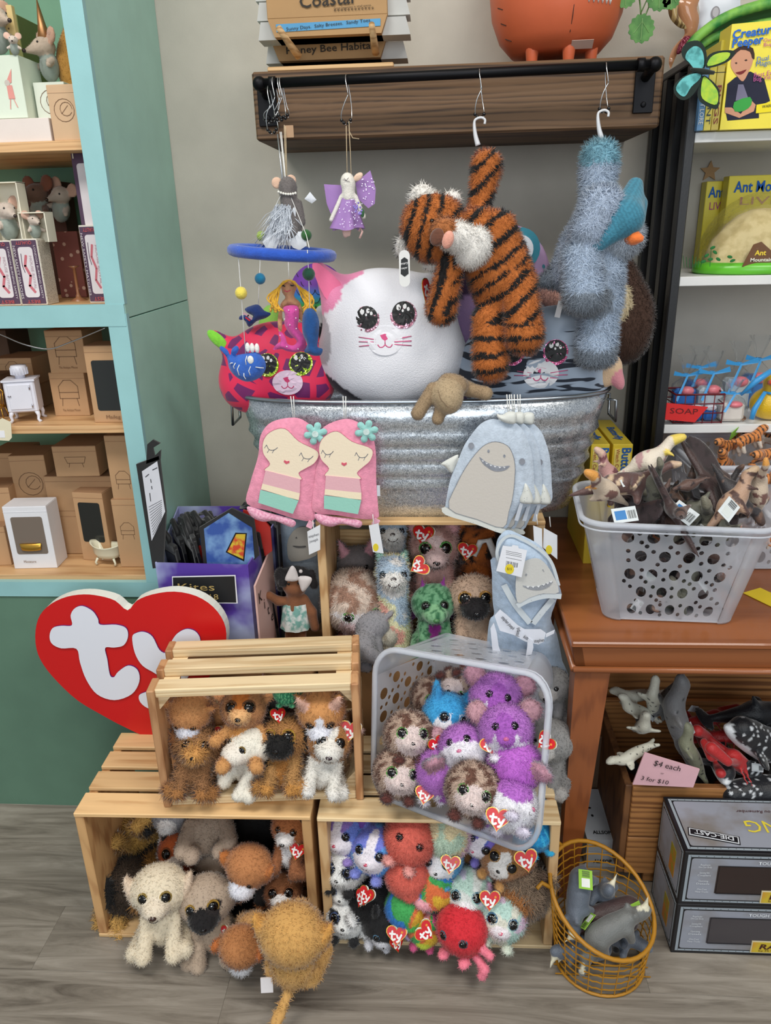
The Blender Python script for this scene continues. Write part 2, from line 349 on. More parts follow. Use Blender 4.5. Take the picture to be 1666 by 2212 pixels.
def soft(name, prims, cols, parent=None, vox=.006, k=.006, fur=3000, fl=.006, fw=.0012, cfun=None, lump=0, jit=.12, M=None, droop=.3, material=None, world=False, seed=1, comb=(0, 0, -1)):
    """one continuous skin; cols: list of sRGB; cfun(P, N, C)->C recolours zones; fur: short strands on the same mesh"""
    V, Q = nets(prims, vox, k); Nn = vn(V, Q)
    if (Nn*(V-V.mean(0))).sum() < 0: Q = Q[:, ::-1]; Nn = -Nn
    if lump: V = V+Nn*(nz3(V, 1/(vox*6), seed)*lump)[:, None]
    _, D = field(prims, V, 0); D = D+np.array([p[-1] for p in prims])[:, None]*k; ci = np.array([p[-2] for p in prims])[D.argmin(0)]
    C = np.array([lin(c) for c in cols])[ci]
    if cfun: C = cfun(V, Nn, C)
    rs = np.random.RandomState(seed); nf = int(fur)
    if nf:
        q = Q[rs.randint(0, len(Q), nf)]; u = rs.rand(nf, 2); w4 = np.stack([(1-u[:, 0])*(1-u[:, 1]), u[:, 0]*(1-u[:, 1]), u[:, 0]*u[:, 1], (1-u[:, 0])*u[:, 1]], 1)
        P = (V[q]*w4[:, :, None]).sum(1); n_ = (Nn[q]*w4[:, :, None]).sum(1); n_ /= np.linalg.norm(n_, axis=1, keepdims=True)+1e-9
        cc = C[q[np.arange(nf), w4.argmax(1)]]*np.clip(1+rs.randn(nf)*jit, .5, 1.5)[:, None]
        tg_ = rs.randn(nf, 3)*.8+np.array(comb)*droop*2; tg_ -= n_*(tg_*n_).sum(1, keepdims=True); tg_ /= np.linalg.norm(tg_, axis=1, keepdims=True)+1e-9
        dr = n_*.62+tg_*.78; sd_ = np.cross(n_, dr); sd_ /= np.linalg.norm(sd_, axis=1, keepdims=True)+1e-9
        Ls = fl*(.6+.8*rs.rand(nf))[:, None]; B = P-sd_*fw/2-n_*fw*.5; A = P+sd_*fw/2-n_*fw*.5; T = P+dr*Ls
        b0 = len(V); VV = np.concatenate([V, np.stack([A, B, T], 1).reshape(-1, 3)]); NN = np.concatenate([Nn, np.repeat(n_, 3, 0)]); CC = np.concatenate([C, np.repeat(cc, 3, 0)])
    else: VV, NN, CC = V, Nn, C; b0 = len(V)
    me = bpy.data.meshes.new(name); nq = len(Q); me.vertices.add(len(VV)); me.vertices.foreach_set('co', VV.astype(np.float32).ravel())
    me.loops.add(nq*4+nf*3); me.loops.foreach_set('vertex_index', np.concatenate([Q.ravel(), np.arange(b0, b0+nf*3)]).astype(np.int32))
    me.polygons.add(nq+nf); me.polygons.foreach_set('loop_start', np.concatenate([np.arange(nq)*4, nq*4+np.arange(nf)*3]).astype(np.int32))
    me.update(calc_edges=True)
    me.polygons.foreach_set('use_smooth', np.ones(nq+nf, bool))
    a = me.color_attributes.new('Col', 'FLOAT_COLOR', 'POINT'); a.data.foreach_set('color', np.concatenate([np.clip(CC, 0, 1), np.ones((len(CC), 1))], 1).astype(np.float32).ravel())
    if nf: me.normals_split_custom_set_from_vertices(NN.astype(np.float32).tolist())
    me.materials.append(material or mat('vplush', (255, 255, 255)))
    if M is not None: me.transform(M)
    return link(name, me, parent, world)
# ============================================================ THE SETTING
W = 1.90
fl = link('floor', MB().box((0.2, .2, -.06), (6.4, 4.6, .1), mi=0).mesh('floor', mat('dark', (70, 64, 58), .7))); struct(fl)
ry = -1.5
ri = 0
while ry < 1.88:
    x = -2.4-.4*(ri % 3); 
    while x < 2.8:
        plank('plank', fl, (x+.6, ry+.075, -.005), (1.1997, .1497, .01), m=mat('floor', (130, 122, 112), .42), bev=.0003); x += 1.2
    ry += .15; ri += 1
wb = link('wall_back', MB().box((0.2, W+.05, 1.5), (6.4, .1, 3.0)).mesh('wall', mat('wall', (196, 189, 176), .75))); struct(wb)
ce = link('ceiling', MB().box((.2, .2, 3.05), (6.4, 4.6, .1)).mesh('ceiling', mat('wall', (225, 222, 215), .8))); struct(ce)
# ------------------------------------------------------------ teal display cabinet
TF = mat('paint', (150, 198, 200), .42); TS = mat('paint', (166, 210, 196), .42); TG = mat('paint', (96, 130, 110), .5); TB = mat('paint', (118, 164, 134), .5)
SW = mat('wood', (214, 172, 124), .5, c2=(188, 142, 96))
cb = thing('display_cabinet', 'tall teal painted display cabinet with open shelves and dark green lower panel', 'cabinet', (-1.1, 1.7, 0))
MB().box((-.6135, 1.70, .60), (.019, .398, 1.20), bev=.001).box((-.6135, 1.70, 1.83), (.019, .398, 1.256), bev=.001).build('side_panel', TS, cb)
MB().box((-1.3, 1.89, 1.2), (1.35, .014, 2.4)).build('back_panel', TB, cb)
MB().box((-.6225, 1.506, .9205), (.039, .014, .58)).build('stile', TF, cb)
MB().box((-.6225, 1.506, 1.84), (.039, .014, 1.222)).build('stile', TF, cb)
MB().box((-1.3, 1.5055, 1.208), (1.39, .015, .042)).build('rail', TF, cb)
MB().box((-1.3, 1.5055, .612), (1.39, .015, .036)).build('rail', TF, cb)
MB().box((-1.3, 1.512, .297), (1.39, .02, .594)).build('lower_panel', TG, cb)
for z in (1.5115, 1.219, .9765, .633):
    MB().box((-1.3, 1.698, z), (1.345, .372, .017), bev=.001).build('shelf_board', SW, cb)
struct_none = None
# silver garland wire under the middle rail
g = thing('wire_garland', 'thin silver twisted wire sagging under the teal cabinet rail', 'wire', atY(120, 750, 1.53))
pts = [atY(x, y, 1.53+0*i) for i, (x, y) in enumerate([(-60, 700), (0, 722), (50, 743), (105, 754), (150, 740), (190, 724), (228, 708)])]
MB().tube([pts[0]]+[Vector(p) for p in spl(pts, 5)], .0016, 5).build('wire', mat('metal', (190, 195, 200), .3), g)
# ------------------------------------------------------------ mantel beam with pipe rail
BW = mat('wood', (112, 84, 58), .7, c2=(62, 44, 30), bump=.6, grain=.9)
bm_ = thing('mantel_beam', 'rustic dark brown wooden beam shelf fixed to the wall under the flower pot', 'shelf', (.035, 1.75, 1.53))
bx = MB().box((.037, 1.76, 1.578), (.765, .276, .118), bev=.004).build('beam', BW, bm_)
bx.data.materials[0] = BW
IR = mat('metal', (40, 40, 42), .5)
def beam_px(px, py, y): return atY(px, py, y)
pl, pr_ = Vector((-.318, 1.555, 1.606)), Vector((.385, 1.555, 1.612))
MB().tube([pl, pr_], .0085, 12).build('pipe_rail', IR, bm_)
for s_, q in ((-1, pl), (1, pr_)):
    mb = MB().tube([q+Vector((-s_*.0, 0, 0)), q+Vector((0, .07, -.012))], .0085, 10).ball(q, .0125).tube([q-Vector((s_*.03, 0, 0)), q-Vector((s_*.018, 0, 0))], .0115, 10)
    mb.box((q.x, 1.618, 1.582), (.036, .006, .078), bev=.001)
    for dz in (-.025, .025): mb.ball((q.x, 1.614, 1.582+dz), (.005, .002, .005))
    mb.build('flange', IR, bm_)
# ------------------------------------------------------------ wooden side table
TW = mat('wood', (152, 90, 50), .36, c2=(134, 76, 40), bump=.05, grain=.35, coat=.2); TWz = mat('wood', (142, 80, 42), .38, c2=(122, 66, 34), bump=.08, axis=2, coat=.2)
tb = thing('wooden_table', 'reddish brown wooden side table with tapered leg under the plastic baskets', 'table', (.7, 1.57, 0))
MB().box((.725, 1.573, .626), (.95, .646, .012), bev=.003).build('table_top', TW, tb)
mb = MB(); z0, z1 = .575, .620
mb.hexa([(.262, 1.262, z0), (1.19, 1.262, z0), (1.19, 1.28, z0), (.262, 1.28, z0)], [(.252, 1.252, z1), (1.2, 1.252, z1), (1.2, 1.27, z1), (.252, 1.27, z1)])
mb.hexa([(.262, 1.262, z0), (.28, 1.262, z0), (.28, 1.88, z0), (.262, 1.88, z0)], [(.252, 1.252, z1), (.27, 1.252, z1), (.27, 1.89, z1), (.252, 1.89, z1)])
mb.build('apron', TW, tb)
mb = MB().tube([(.257, 1.256, .571), (1.2, 1.256, .571)], .0065, 8).tube([(.258, 1.256, .571), (.258, 1.88, .571)], .0065, 8); mb.build('moulding', TW, tb)
for x, y in ((.262, 1.262), (.262, 1.83), (1.12, 1.262), (1.12, 1.83)):
    w0 = .032 if x < 1 else .032
    MB().hexa([(x, y, 0), (x+w0, y, 0), (x+w0, y+.032, 0), (x, y+.032, 0)], [(x, y, .568), (x+.066, y, .568), (x+.066, y+.05, .568), (x, y+.05, .568)]).build('leg', TWz, tb)
# ------------------------------------------------------------ shelf unit with black ladder sides
SH = mat('paint', (226, 226, 224), .4); BK = mat('paint', (30, 30, 32), .4); BK2 = mat('paint', (56, 56, 58), .4)
su = thing('shelving_unit', 'black framed shelving unit with white shelves standing on the wooden table', 'shelf', (.9, 1.76, .632))
for i, y in enumerate((1.628, 1.71, 1.79, 1.872)):
    MB().box((.476, y, 1.127), (.018, .030, .99), bev=.002).build('side_post', BK, su)
MB().box((.482, 1.75, 1.126), (.005, .25, .985)).build('side_panel', mat('dark', (20, 20, 21), .5), su)
MB().box((.476, 1.75, 1.629), (.020, .276, .014), bev=.002).build('side_cap', BK2, su)
for z in (1.499, 1.240, .938):
    MB().box((.849, 1.757, z), (.727, .278, .018), bev=.001).build('shelf_board', SH, su)
MB().box((.849, 1.893, 1.127), (.727, .008, .99)).build('back_panel', mat('paint', (186, 180, 170), .6), su)
# ------------------------------------------------------------ crates
PW = mat('wood', (222, 184, 132), .6, c2=(196, 150, 98)); PW2 = mat('wood', (226, 200, 156), .6, c2=(202, 168, 120)); PWy = mat('wood', (206, 162, 110), .6, c2=(176, 126, 80), axis=2); PWl = mat('wood', (214, 178, 130), .6, c2=(184, 140, 92), axis=2)
def crate(label, loc, rot, w, h, d, nt, mt, me_, nb=3, name='wooden_crate'):
    """crate lying on its side, open towards -Y; origin at the middle of the front bottom edge"""
    c = thing(name, label, 'crate', loc, rot); tk = .009; e = .018
    for s_ in (-1, 1):
        plank('end_panel', c, (s_*(w/2-e/2), d/2+.0, h/2), (e, d-.004, h-2*tk-.001), m=me_)
    sw = (d-.013*(nt-1))/nt
    for z in (h-tk/2, tk/2):
        for i in range(nt):
            ww = sw*1.12 if i == 0 else sw*.96
            plank('slat', c, (0, ww/2 if i == 0 else sw*1.12+.013*i+sw*.96*(i-.5)+.0, z), (w, ww, tk), m=mt)
    sh = (h-.02*(nb-1)-.02)/nb
    for i in range(nb): plank('back_slat', c, (0, d+tk/2, .01+sh/2+i*(sh+.02)), (w, tk, sh), m=mt)
    return c
cL = crate('honey pine crate on the floor at left holding puppy toys, under the small crate', (-.466, 1.13, 0), (0, 0, math.radians(.8)), .458, .32, .25, 4, PW, PWy)
cR = crate('paler pine crate on the floor at right holding round bright toys', (.003, 1.133, 0), (0, 0, math.radians(.6)), .455, .32, .25, 4, PW2, PWl)
cU = crate('pine crate of standing soft toys directly below the metal tub', (-.013, 1.455, .472), (0, 0, 0), .47, .32, .24, 4, PW, PWl)
# hidden risers behind the front row: one tall carton carries the upper crate, one the kite box
rz = thing('riser_box', 'large plain brown box seen behind the small crate, carrying the upper crate', 'box', (-.01, 1.64, 0))
MB().box((-.01, 1.66, .2355), (.50, .44, .471), bev=.003).build('carton', mat('card', (160, 118, 74)), rz)
rz2 = thing('riser_box', 'brown box mostly hidden behind the red heart sign, under the kite box', 'box', (-.43, 1.64, 0))
MB().box((-.432, 1.65, .2255), (.33, .46, .451), bev=.003).build('carton', mat('card', (150, 110, 70)), rz2)
# small crate of two-board sides
sc = thing('small_crate', 'small pale pine crate on the left floor crate, packed with brown toys', 'crate', (-.332, 1.165, .3205), (0, 0, math.radians(5)))
w_, h_, d_ = .385, .262, .185
P3 = mat('wood', (232, 208, 166), .62, c2=(208, 176, 130)); P3z = mat('wood', (196, 148, 104), .62, c2=(164, 112, 72), axis=2)
def pk(n, loc, size, m): return plank(n, sc, loc, size, m=m, bev=.002)
for i in range(3):
    yy = .022+i*.069
    pk('slat', (0, yy, h_-.009), (w_-.028, .036, .018), P3)
    if i != 1: pk('slat', (0, yy, .009), (w_-.028, .036, .018), P3)
    for s_ in (-1, 1): pk('end_slat', (s_*(w_/2-.007), yy, h_/2), (.014, .046 if i == 0 else .04, h_), P3z)
pk('slat', (0, yy-.069, .009), (w_-.028, .04, .018), P3)
for i in range(3): pk('back_slat', (0, d_+.008, .045+i*.08), (w_, .012, .055), P3)
for s_ in (-1, 1):
    for z, s2 in ((h_-.018, -1), (.018, 1)):
        x0 = s_*(w_/2-.014)
        MB().hexa([(x0, .02, z), (x0-s_*.03, .02, z), (x0-s_*.03, .17, z), (x0, .17, z)], [(x0, .02, z+s2*.034), (x0-s_*.001, .02, z+s2*.034), (x0-s_*.001, .17, z+s2*.034), (x0, .17, z+s2*.034)]).build('corner_block', P3, sc, world=False)
# ------------------------------------------------------------ galvanised tub
tub = thing('metal_tub', 'ribbed galvanised metal tub on the upper crate, filled with big plush pillows', 'tub', (-.03, 1.60, .792))
GV = mat('galv', (190, 196, 204))
def sel(t, a, b, n=2.9):
    c, s = math.cos(t), math.sin(t); return (math.copysign(abs(c)**(2/n), c)*a, math.copysign(abs(s)**(2/n), s)*b)
prof = [(0, .0), (.0, .012), (.012, .014), (.02, .03), (.05, .035), (.065, .05), (.075, .064), (.085, .046), (.095, .05), (.106, .074), (.117, .05), (.128, .054), (.139, .080), (.15, .056), (.16, .06), (.171, .086), (.182, .064), (.2, .07), (.25, .085)]
prof = [(z, (b-.03)*.7) for z, b in prof]
n = 72; vs = []; fs = []
for (z, o) in prof:
    t_ = z/.25
    for j in range(n):
        x, y = sel(2*PI*j/n, .325+.045*t_+o*.35, .125+.02*t_+o*.35); vs.append((-.03+x, 1.60+y, .792+z))
for i in range(len(prof)-1):
    for j in range(n): fs.append((i*n+j, i*n+(j+1) % n, (i+1)*n+(j+1) % n, (i+1)*n+j))
fs.append(tuple(reversed(range(n))))
mb = MB(); mb.add(vs, fs, 0, True); b = mb.build('tub_body', GV, tub); md = b.modifiers.new('s', 'SOLIDIFY'); md.thickness = .0015
rim = [(vs[(len(prof)-1)*n+j]) for j in range(n)]
MB().tube(rim, .0045, 8, closed=True).build('rim', mat('metal', (170, 178, 186), .3), tub)
for s_ in (-1, 1):
    X = -.03+s_*.388; Z = 1.018
    MB().tube([(X-s_*.01, 1.56, Z), (X+s_*.008, 1.555, Z-.002), (X+s_*.01, 1.555, Z-.045), (X+s_*.01, 1.62, Z-.045), (X+s_*.008, 1.62, Z-.002), (X-s_*.01, 1.615, Z)], .003, 6).build('handle', mat('metal', (150, 155, 160), .3), tub)
# ============================================================ SOFT TOYS
_cache = {}
def cmesh(key, fn):
    if key not in _cache: _cache[key] = fn()
    return _cache[key]
def align(p, d, roll=0, s=1):
    d = Vector(d).normalized(); up = Vector((0, 0, 1)); x = up.cross(d)
    if x.length < 1e-4: x = Vector((1, 0, 0))
    x.normalize(); y = d.cross(x); M = Matrix((x, y, d)).transposed().to_4x4()
    return Matrix.Translation(p) @ M @ Matrix.Rotation(roll, 4, 'Z') @ Matrix.Diagonal((s, s, s, 1))
def put(o, M): o.matrix_local = M; return o
def part(name, me, parent, M, label=None):
    o = link(name, me, parent); put(o, M)
    if label: o['label'] = label
    return o
def eye_mesh(iris, glit=True, closed=False):
    def f():
        mb = MB()
        mb.lathe([(1.0, -.5), (1.0, .0), (.93, .12), (.8, .16)], 18, 0, cap1=True)
        return mb.mesh('eye', mat('glitter' if glit else 'plastic', iris, None, **({'scale': 400} if glit else {})))
    return cmesh(('eye', iris, glit), f)
def pupil_mesh():
    return cmesh('pupil', lambda: MB().lathe([(.78, .12), (.72, .26), (.55, .40), (.3, .49), (.02, .52)], 16, 0, cap0=False).ball((-.25, .28, .40), (.13, .13, .07), 1, n=8, m=4).mesh('pupil', [mat('glossy', (8, 8, 9)), mat('plastic', (240, 240, 240))]))
def ball_mesh(c, kind='plastic', rough=.2): return cmesh(('ballm', c, kind), lambda: MB().ball((0, 0, 0), 1, n=10, m=7).mesh('nose', mat(kind, c, rough)))
def heart2(n=26):
    o = []
    for i in range(n):
        t = 2*PI*i/n; o.append((16*math.sin(t)**3/34, (13*math.cos(t)-5*math.cos(2*t)-2*math.cos(3*t)-math.cos(4*t)+2.5)/34))
    return o
T_ST = [[(-.20, .20), (-.21, -.08), (-.15, -.17), (-.06, -.13)], [(-.31, .09), (-.06, .09)]]
Y_ST = [[(.03, .05), (.07, -.07), (.14, -.07)], [(.24, .07), (.19, -.04), (.12, -.2), (.04, -.24)]]
def tag_mesh(back=True):
    def f():
        h = heart2(); mb = MB(); mb.prism([(x*1.08, y*1.08) for x, y in h], -.03, .0, 0); mb.prism(h, .0, .015, 1)
        # folded back leaf
        mb.prism([(x*1.02+.05, y*1.02+.03) for x, y in h], -.09, -.07, 2)
        return mb.mesh('heart_tag', [mat('metal', (214, 172, 80), .35), mat('plastic', (206, 26, 34), .3), mat('paper', (244, 244, 242))])
    return cmesh('tag', f)
def tagword():
    def f():
        mb = MB()
        for st in T_ST+Y_ST: mb.ribbon(spl(st, 3) if len(st) > 2 else st, .09, .022+.002*(len(st) == 2), 0)
        for st in T_ST+Y_ST:
            for q in (st[0], st[-1]): mb.prism(circ(.045, 8, *q), .015, .0225, 0)
        mb.prism(circ(.055, 10, .27, .19), .015, .022, 1); return mb.mesh('lettering', [mat('paper', (244, 244, 242)), mat('paper', (232, 150, 60))])
    return cmesh('tagword', f)
def hang_tag(t, p, s, rz=0, rx=0, ry=0, name='heart_tag'):
    """a tag in world orientation facing the room: p local to the thing"""
    Rt = t.rotation_euler.to_matrix().inverted()
    Mw = Euler((math.radians(90-35+rx), math.radians(0), math.radians(rz))).to_matrix() @ Matrix.Rotation(math.radians(ry), 3, 'Z')
    o = part(name, tag_mesh(), t, Matrix.Translation(p) @ (Rt @ Mw).to_4x4() @ Matrix.Diagonal((s, s, s, 1))); link('lettering', tagword(), o); return o
def prims_for(pose, P):
    ear = P.get('ear', 'none'); ms = P.get('ms', 1); pr = []; B, H, M_, EA, FT, BE = range(6)
    if pose == 'ball':
        Hc = np.array((0, 0, .47)); R = P.get('R', (.47, .44, .45)); pr.append(E(Hc, R, H))
        if ms: pr.append(E(Hc+(0, -R[1]*.80, -.10), (.19*ms, .15*ms, .13*ms), M_, w=-1))
        for s in (-1, 1): pr += [E((s*.2, -.30, .06), (.10, .14, .07), FT), E((s*.2, .25, .05), (.10, .12, .07), FT)]
        hr = .45
    else:
        Hc = np.array((0, -.05, .70)); hs = P.get('hs', 1)*1.12; hr = .27*hs
        pr += [E((0, .05, .28), (.23, .21, .27), B), E((0, -.12, .27), (.15, .09, .2), BE, w=-1), E(Hc, (.28*hs, .25*hs, .25*hs), H)]
        if ms: pr.append(E(Hc+(0, -.24*hs, -.07), (.13*ms, .12*ms, .10*ms), M_, w=-1))
        if pose == 'sit':
            for s in (-1, 1): pr += [K((s*.15, -.10, .42), (s*.16, -.30, .12), .075, .08, B), E((s*.165, -.33, .08), (.08, .10, .07), FT), K((s*.19, .06, .14), (s*.27, -.20, .09), .12, .09, B), E((s*.28, -.27, .09), (.085, .07, .09), FT)]
        elif pose == 'stand':
            for s in (-1, 1): pr += [K((s*.14, -.08, .25), (s*.15, -.14, .06), .085, .08, B), K((s*.14, .18, .25), (s*.15, .2, .06), .085, .08, B), E((s*.15, -.18, .05), (.08, .10, .06), FT)]
        elif pose == 'flop':
            for s in (-1, 1): pr += [K((s*.18, -.03, .42), (s*.34, -.12, .30), .08, .07, B), E((s*.37, -.15, .27), .085, FT), K((s*.13, .0, .12), (s*.22, -.28, -.02), .10, .085, B), E((s*.23, -.32, -.03), (.085, .07, .09), FT)]
    Hx, Hy, Hz = Hc; q = hr
    if ear == 'flop':
        for s in (-1, 1): pr.append(E((s*q*1.05, -.02+Hy, Hz+.08*q), (.16*q, .32*q, .62*q), EA, (0, s*.25, 0)))
    elif ear == 'point':
        for s in (-1, 1): pr += [K((s*q*.6, Hy, Hz+q*.62), (s*q*.86, Hy-.02, Hz+q*1.35), .30*q, .10*q, H), E((s*q*.74, Hy-.26*q, Hz+q*.98), (.14*q, .07*q, .30*q), EA, (0, s*.3, 0), w=-2)]
    elif ear == 'round':
        for s in (-1, 1): pr += [E((s*q*.78, Hy+.04, Hz+q*.82), (.30*q, .14*q, .30*q), H), E((s*q*.78, Hy-.06*q, Hz+q*.82), (.20*q, .12*q, .20*q), EA, w=-2)]
    elif ear == 'side':
        for s in (-1, 1): pr.append(E((s*q*1.12, Hy+.02, Hz+q*.45), (.36*q, .12*q, .2*q), EA, (0, s*-.5, 0)))
    elif ear == 'big':
        for s in (-1, 1): pr += [E((s*q*1.0, Hy+.05, Hz+q*.7), (.46*q, .10*q, .46*q), B if pose != 'ball' else FT), E((s*q*1.0, Hy-.05*q, Hz+q*.7), (.36*q, .10*q, .36*q), EA, w=-2)]
    elif ear == 'horn':
        for s in (-1, 1): pr.append(K((s*q*.45, Hy, Hz+q*.8), (s*q*.5, Hy, Hz+q*1.3), .12*q, .04*q, EA))
    if P.get('tail'):
        pr += [K((0, .24, .12), (.12, .42, .10), .06, .05, B), K((.12, .42, .10), (.1, .52, .24), .05, .06, EA)]
    return pr, Hc, hr
def toy(label, px, py, y, s, pose='ball', r=(-20, 0, 0), P=None, cat='soft toy', name='plush_toy', group=None, z=None):
    P = P or {}; b = P.get('b', (200, 170, 140)); cols = [b, P.get('h', b), P.get('m', b), P.get('e', b), P.get('f', b), P.get('bl', P.get('b', b))]
    pr, Hc, hr = prims_for(pose, P); pr += P.get('extra', []); cols += P.get('xc', [])
    mid = np.array(P.get('c', (0, 0, .47 if pose == 'ball' else .5)))
    rot = Euler([math.radians(a) for a in r]); cw = atY(px, py, y)
    loc = cw-rot.to_matrix()@Vector(mid*s)
    if z is not None: loc.z = z
    t = thing(name, label, cat, loc, rot, group)
    key = ('toy', pose, repr(sorted((k, v) for k, v in P.items() if k not in ('tag', 'c'))), round(s, 2))
    def mk():
        pt = P.get('pt', []); mo = P.get('mo')
        def cf(V, Nn, C):
            C = C.copy()
            if mo:
                f = nz3(V, mo[1], 3); g = np.clip((f-mo[2])*3+.5, 0, 1)[:, None]; sel_ = np.ones(len(V), bool)
                if len(mo) > 3: 
                    _, D = field(pr, V, 0); sel_ = np.isin(np.array([p[-2] for p in pr])[D.argmin(0)], mo[3])
                C[sel_] = (C*(1-g)+np.array(lin(mo[0]))*g)[sel_]
            if 'rb' in P:
                pal = np.array([lin(c) for c in P['rb']]); f = (nz3(V, P.get('rs', 6), P.get('rseed', 4))*.5+.5)*len(pal); C[:] = pal[np.clip(f, 0, len(pal)-1).astype(int)]
                _, D = field(pr, V, 0); ii = np.array([p[-2] for p in pr])[D.argmin(0)]; k_ = np.isin(ii, [2, 3, 4]); C[k_] = np.array([lin(c) for c in cols])[ii][k_]
            for c_, rr, cc in pt:
                k_ = (((V-np.array(c_))/np.array(rr))**2).sum(1) < 1; C[k_] = lin(cc)
            return C
        o = soft('body', pr, cols, None, vox=P.get('vox', .034), k=.02, fur=P.get('fur', 5200), fl=P.get('fl', .05), fw=.014, cfun=cf, lump=P.get('lump', .006), seed=P.get('seed', 1), M=Matrix.Diagonal((s, s, s, 1)), droop=P.get('dr', .25), jit=P.get('jit', .14))
        me = o.data; bpy.data.objects.remove(o); return me
    part('body', cmesh(key, mk), t, Matrix.Identity(4))
    def sp(d, o=None):
        p, dd = surf(pr, Hc if o is None else o, d, .02, 1.2); return p*s, dd
    es = P.get('es', .11 if pose == 'ball' else .085); ex = P.get('ex', .42); ez = P.get('ez', .16)
    if P.get('i', 1) is not None:
        for sd2 in (-1, 1):
            p, d = sp((sd2*ex, -.85, ez)); e_ = part('eye', eye_mesh(P.get('i', (160, 110, 40)), P.get('gl', True)), t, align(p-d*es*s*.1, d+Vector((0, -.25, 0)), 0, es*s)); link('pupil', pupil_mesh(), e_)
    if P.get('n', 1) is not None:
        mz = -.27 if pose != 'ball' else -.2
        p, d = sp((0, -1, P.get('nz', mz+.02))); ns = P.get('ns', .036); part('nose', ball_mesh(P.get('n', (22, 18, 18))), t, align(p, d) @ Matrix.Diagonal((ns*s*1.25, ns*s*.9, ns*s*.8, 1)))
        if P.get('mouth', 1):
            p2, d2 = sp((0, -1, P.get('nz', mz+.02)-.18)); mc = P.get('mc', (60, 34, 34))
            def mm():
                mb = MB(); pts = [(.9*math.sin(a), .9*(1-math.cos(a))-.6, .05) for a in np.linspace(-1.25, 1.25, 9)]; mb.tube([(x, yy, .15+.0*z_) for x, yy, z_ in pts], .09, 5); return mb.mesh('mouth', mat('felt', mc))
            part('mouth', cmesh(('mouth', mc), mm), t, align(p2, d2) @ Matrix.Diagonal((s*.05,)*3+(1,)))
    if P.get('whisk'): pass
    for tg in ([P['tag']] if P.get('tag') and not isinstance(P['tag'], list) else P.get('tag') or []):
        # (x, y, z local unit), size m, roll, yaw
        hang_tag(t, Vector(tg[0])*s, tg[1], tg[3] if len(tg) > 3 else 0, 0, tg[2])
    return t
# ---- colour recipes
HEDGE = dict(b=(150, 118, 100), h=(196, 170, 152), m=(232, 212, 208), f=(96, 50, 44), e=(206, 168, 158), mo=((112, 76, 62), 17, -.05, [1]), i=(70, 190, 50), ear='none', pt=[((0, -.46, .40), (.30, .34, .27), (232, 214, 210))], fl=.07, fur=8000, n=(30, 26, 30))
HEDGE_NT = dict(HEDGE, tag=None)
PURP = dict(b=(232, 226, 240), h=(184, 116, 200), m=(232, 226, 240), f=(150, 138, 150), e=(190, 140, 156), i=(90, 60, 120), ear='big', pt=[((0, -.2, .05), (.6, .6, .30), (238, 232, 244)), ((0, -.44, .52), (.17, .3, .3), (168, 92, 188))], es=.085, ex=.34, ez=.22, n=(214, 110, 150), ns=.04, fl=.07, fur=6500)
def mk(base, **k): d = dict(base); d.update(k); return d
G = 'soft toys in the white basket'
hl = 'brown hedgehog toy with green eyes '
toy(hl+'at the left wall of the white basket', 884, 1588, 1.20, .103, r=(-30, 8, 8), P=mk(HEDGE, tag=((.46, -.42, .36), .036, 10, 30)), group=G)
toy(hl+'lowest left in the white basket', 862, 1668, 1.165, .103, r=(-25, 12, 6), P=mk(HEDGE, seed=1, tag=((.42, -.52, .25), .036, -12, 5)), group=G)
toy(hl+'in front at the bottom of the white basket', 1022, 1705, 1.08, .102, r=(-22, 14, -8), P=mk(HEDGE, tag=((.46, -.56, .30), .042, -5, -6)), group=G)
toy(hl+'far back in the basket, behind the blue dog', 932, 1505, 1.32, .09, r=(-20, 0, 25), P=mk(HEDGE, tag=((.45, -.45, .35), .034, 40, 0)), group=G)
toy('light brown hedgehog toy upside down at the top of the white basket', 988, 1490, 1.30, .09, r=(20, 160, -15), P=mk(HEDGE, ear='round'), group=G)
toy('hedgehog ball toy squeezed behind the purple ones in the white basket', 1030, 1555, 1.27, .09, r=(-30, 90, 10), P=mk(HEDGE, seed=2), group=G)
toy('bright blue and white husky ball toy in the white basket', 965, 1545, 1.24, .1, r=(-15, 20, 12), P=dict(b=(60, 160, 214), h=(60, 160, 214), m=(236, 236, 240), f=(40, 140, 200), e=(60, 150, 205), ear='point', i=(60, 140, 200), pt=[((0, -.42, .36), (.36, .3, .30), (238, 238, 242)), ((.0, -.3, .6), (.10, .3, .16), (60, 160, 214))], n=(20, 20, 24), fl=.06), group=G)
pl_ = 'purple and white ball toy '
toy(pl_+'with dark eyes, topmost in the white basket', 1072, 1508, 1.22, .105, r=(-25, 10, -6), P=mk(PURP), group=G)
toy(pl_+'right of centre, pink glitter ear up, in the white basket', 1092, 1577, 1.155, .105, r=(-30, -5, -2), P=mk(PURP, e=(196, 150, 160), tag=((.62, -.4, .30), .036, -35, -30)), group=G)
toy(pl_+'lying tilted in the middle of the white basket', 1003, 1618, 1.16, .102, r=(-45, -18, -2), P=mk(PURP, e=(196, 150, 160), pt=[((0, -.3, .15), (.6, .6, .40), (240, 236, 244))], tag=((.55, -.4, .35), .038, 15, 6)), group=G)
toy('purple ball toy face down, left of the front hedgehog', 950, 1668, 1.155, .098, r=(35, 25, 40), P=mk(PURP), group=G)
toy('bright purple ball toy with grey ears at the right wall of the white basket', 1112, 1652, 1.12, .104, r=(15, 20, -35), P=mk(PURP, h=(190, 104, 204), pt=[]), group=G)
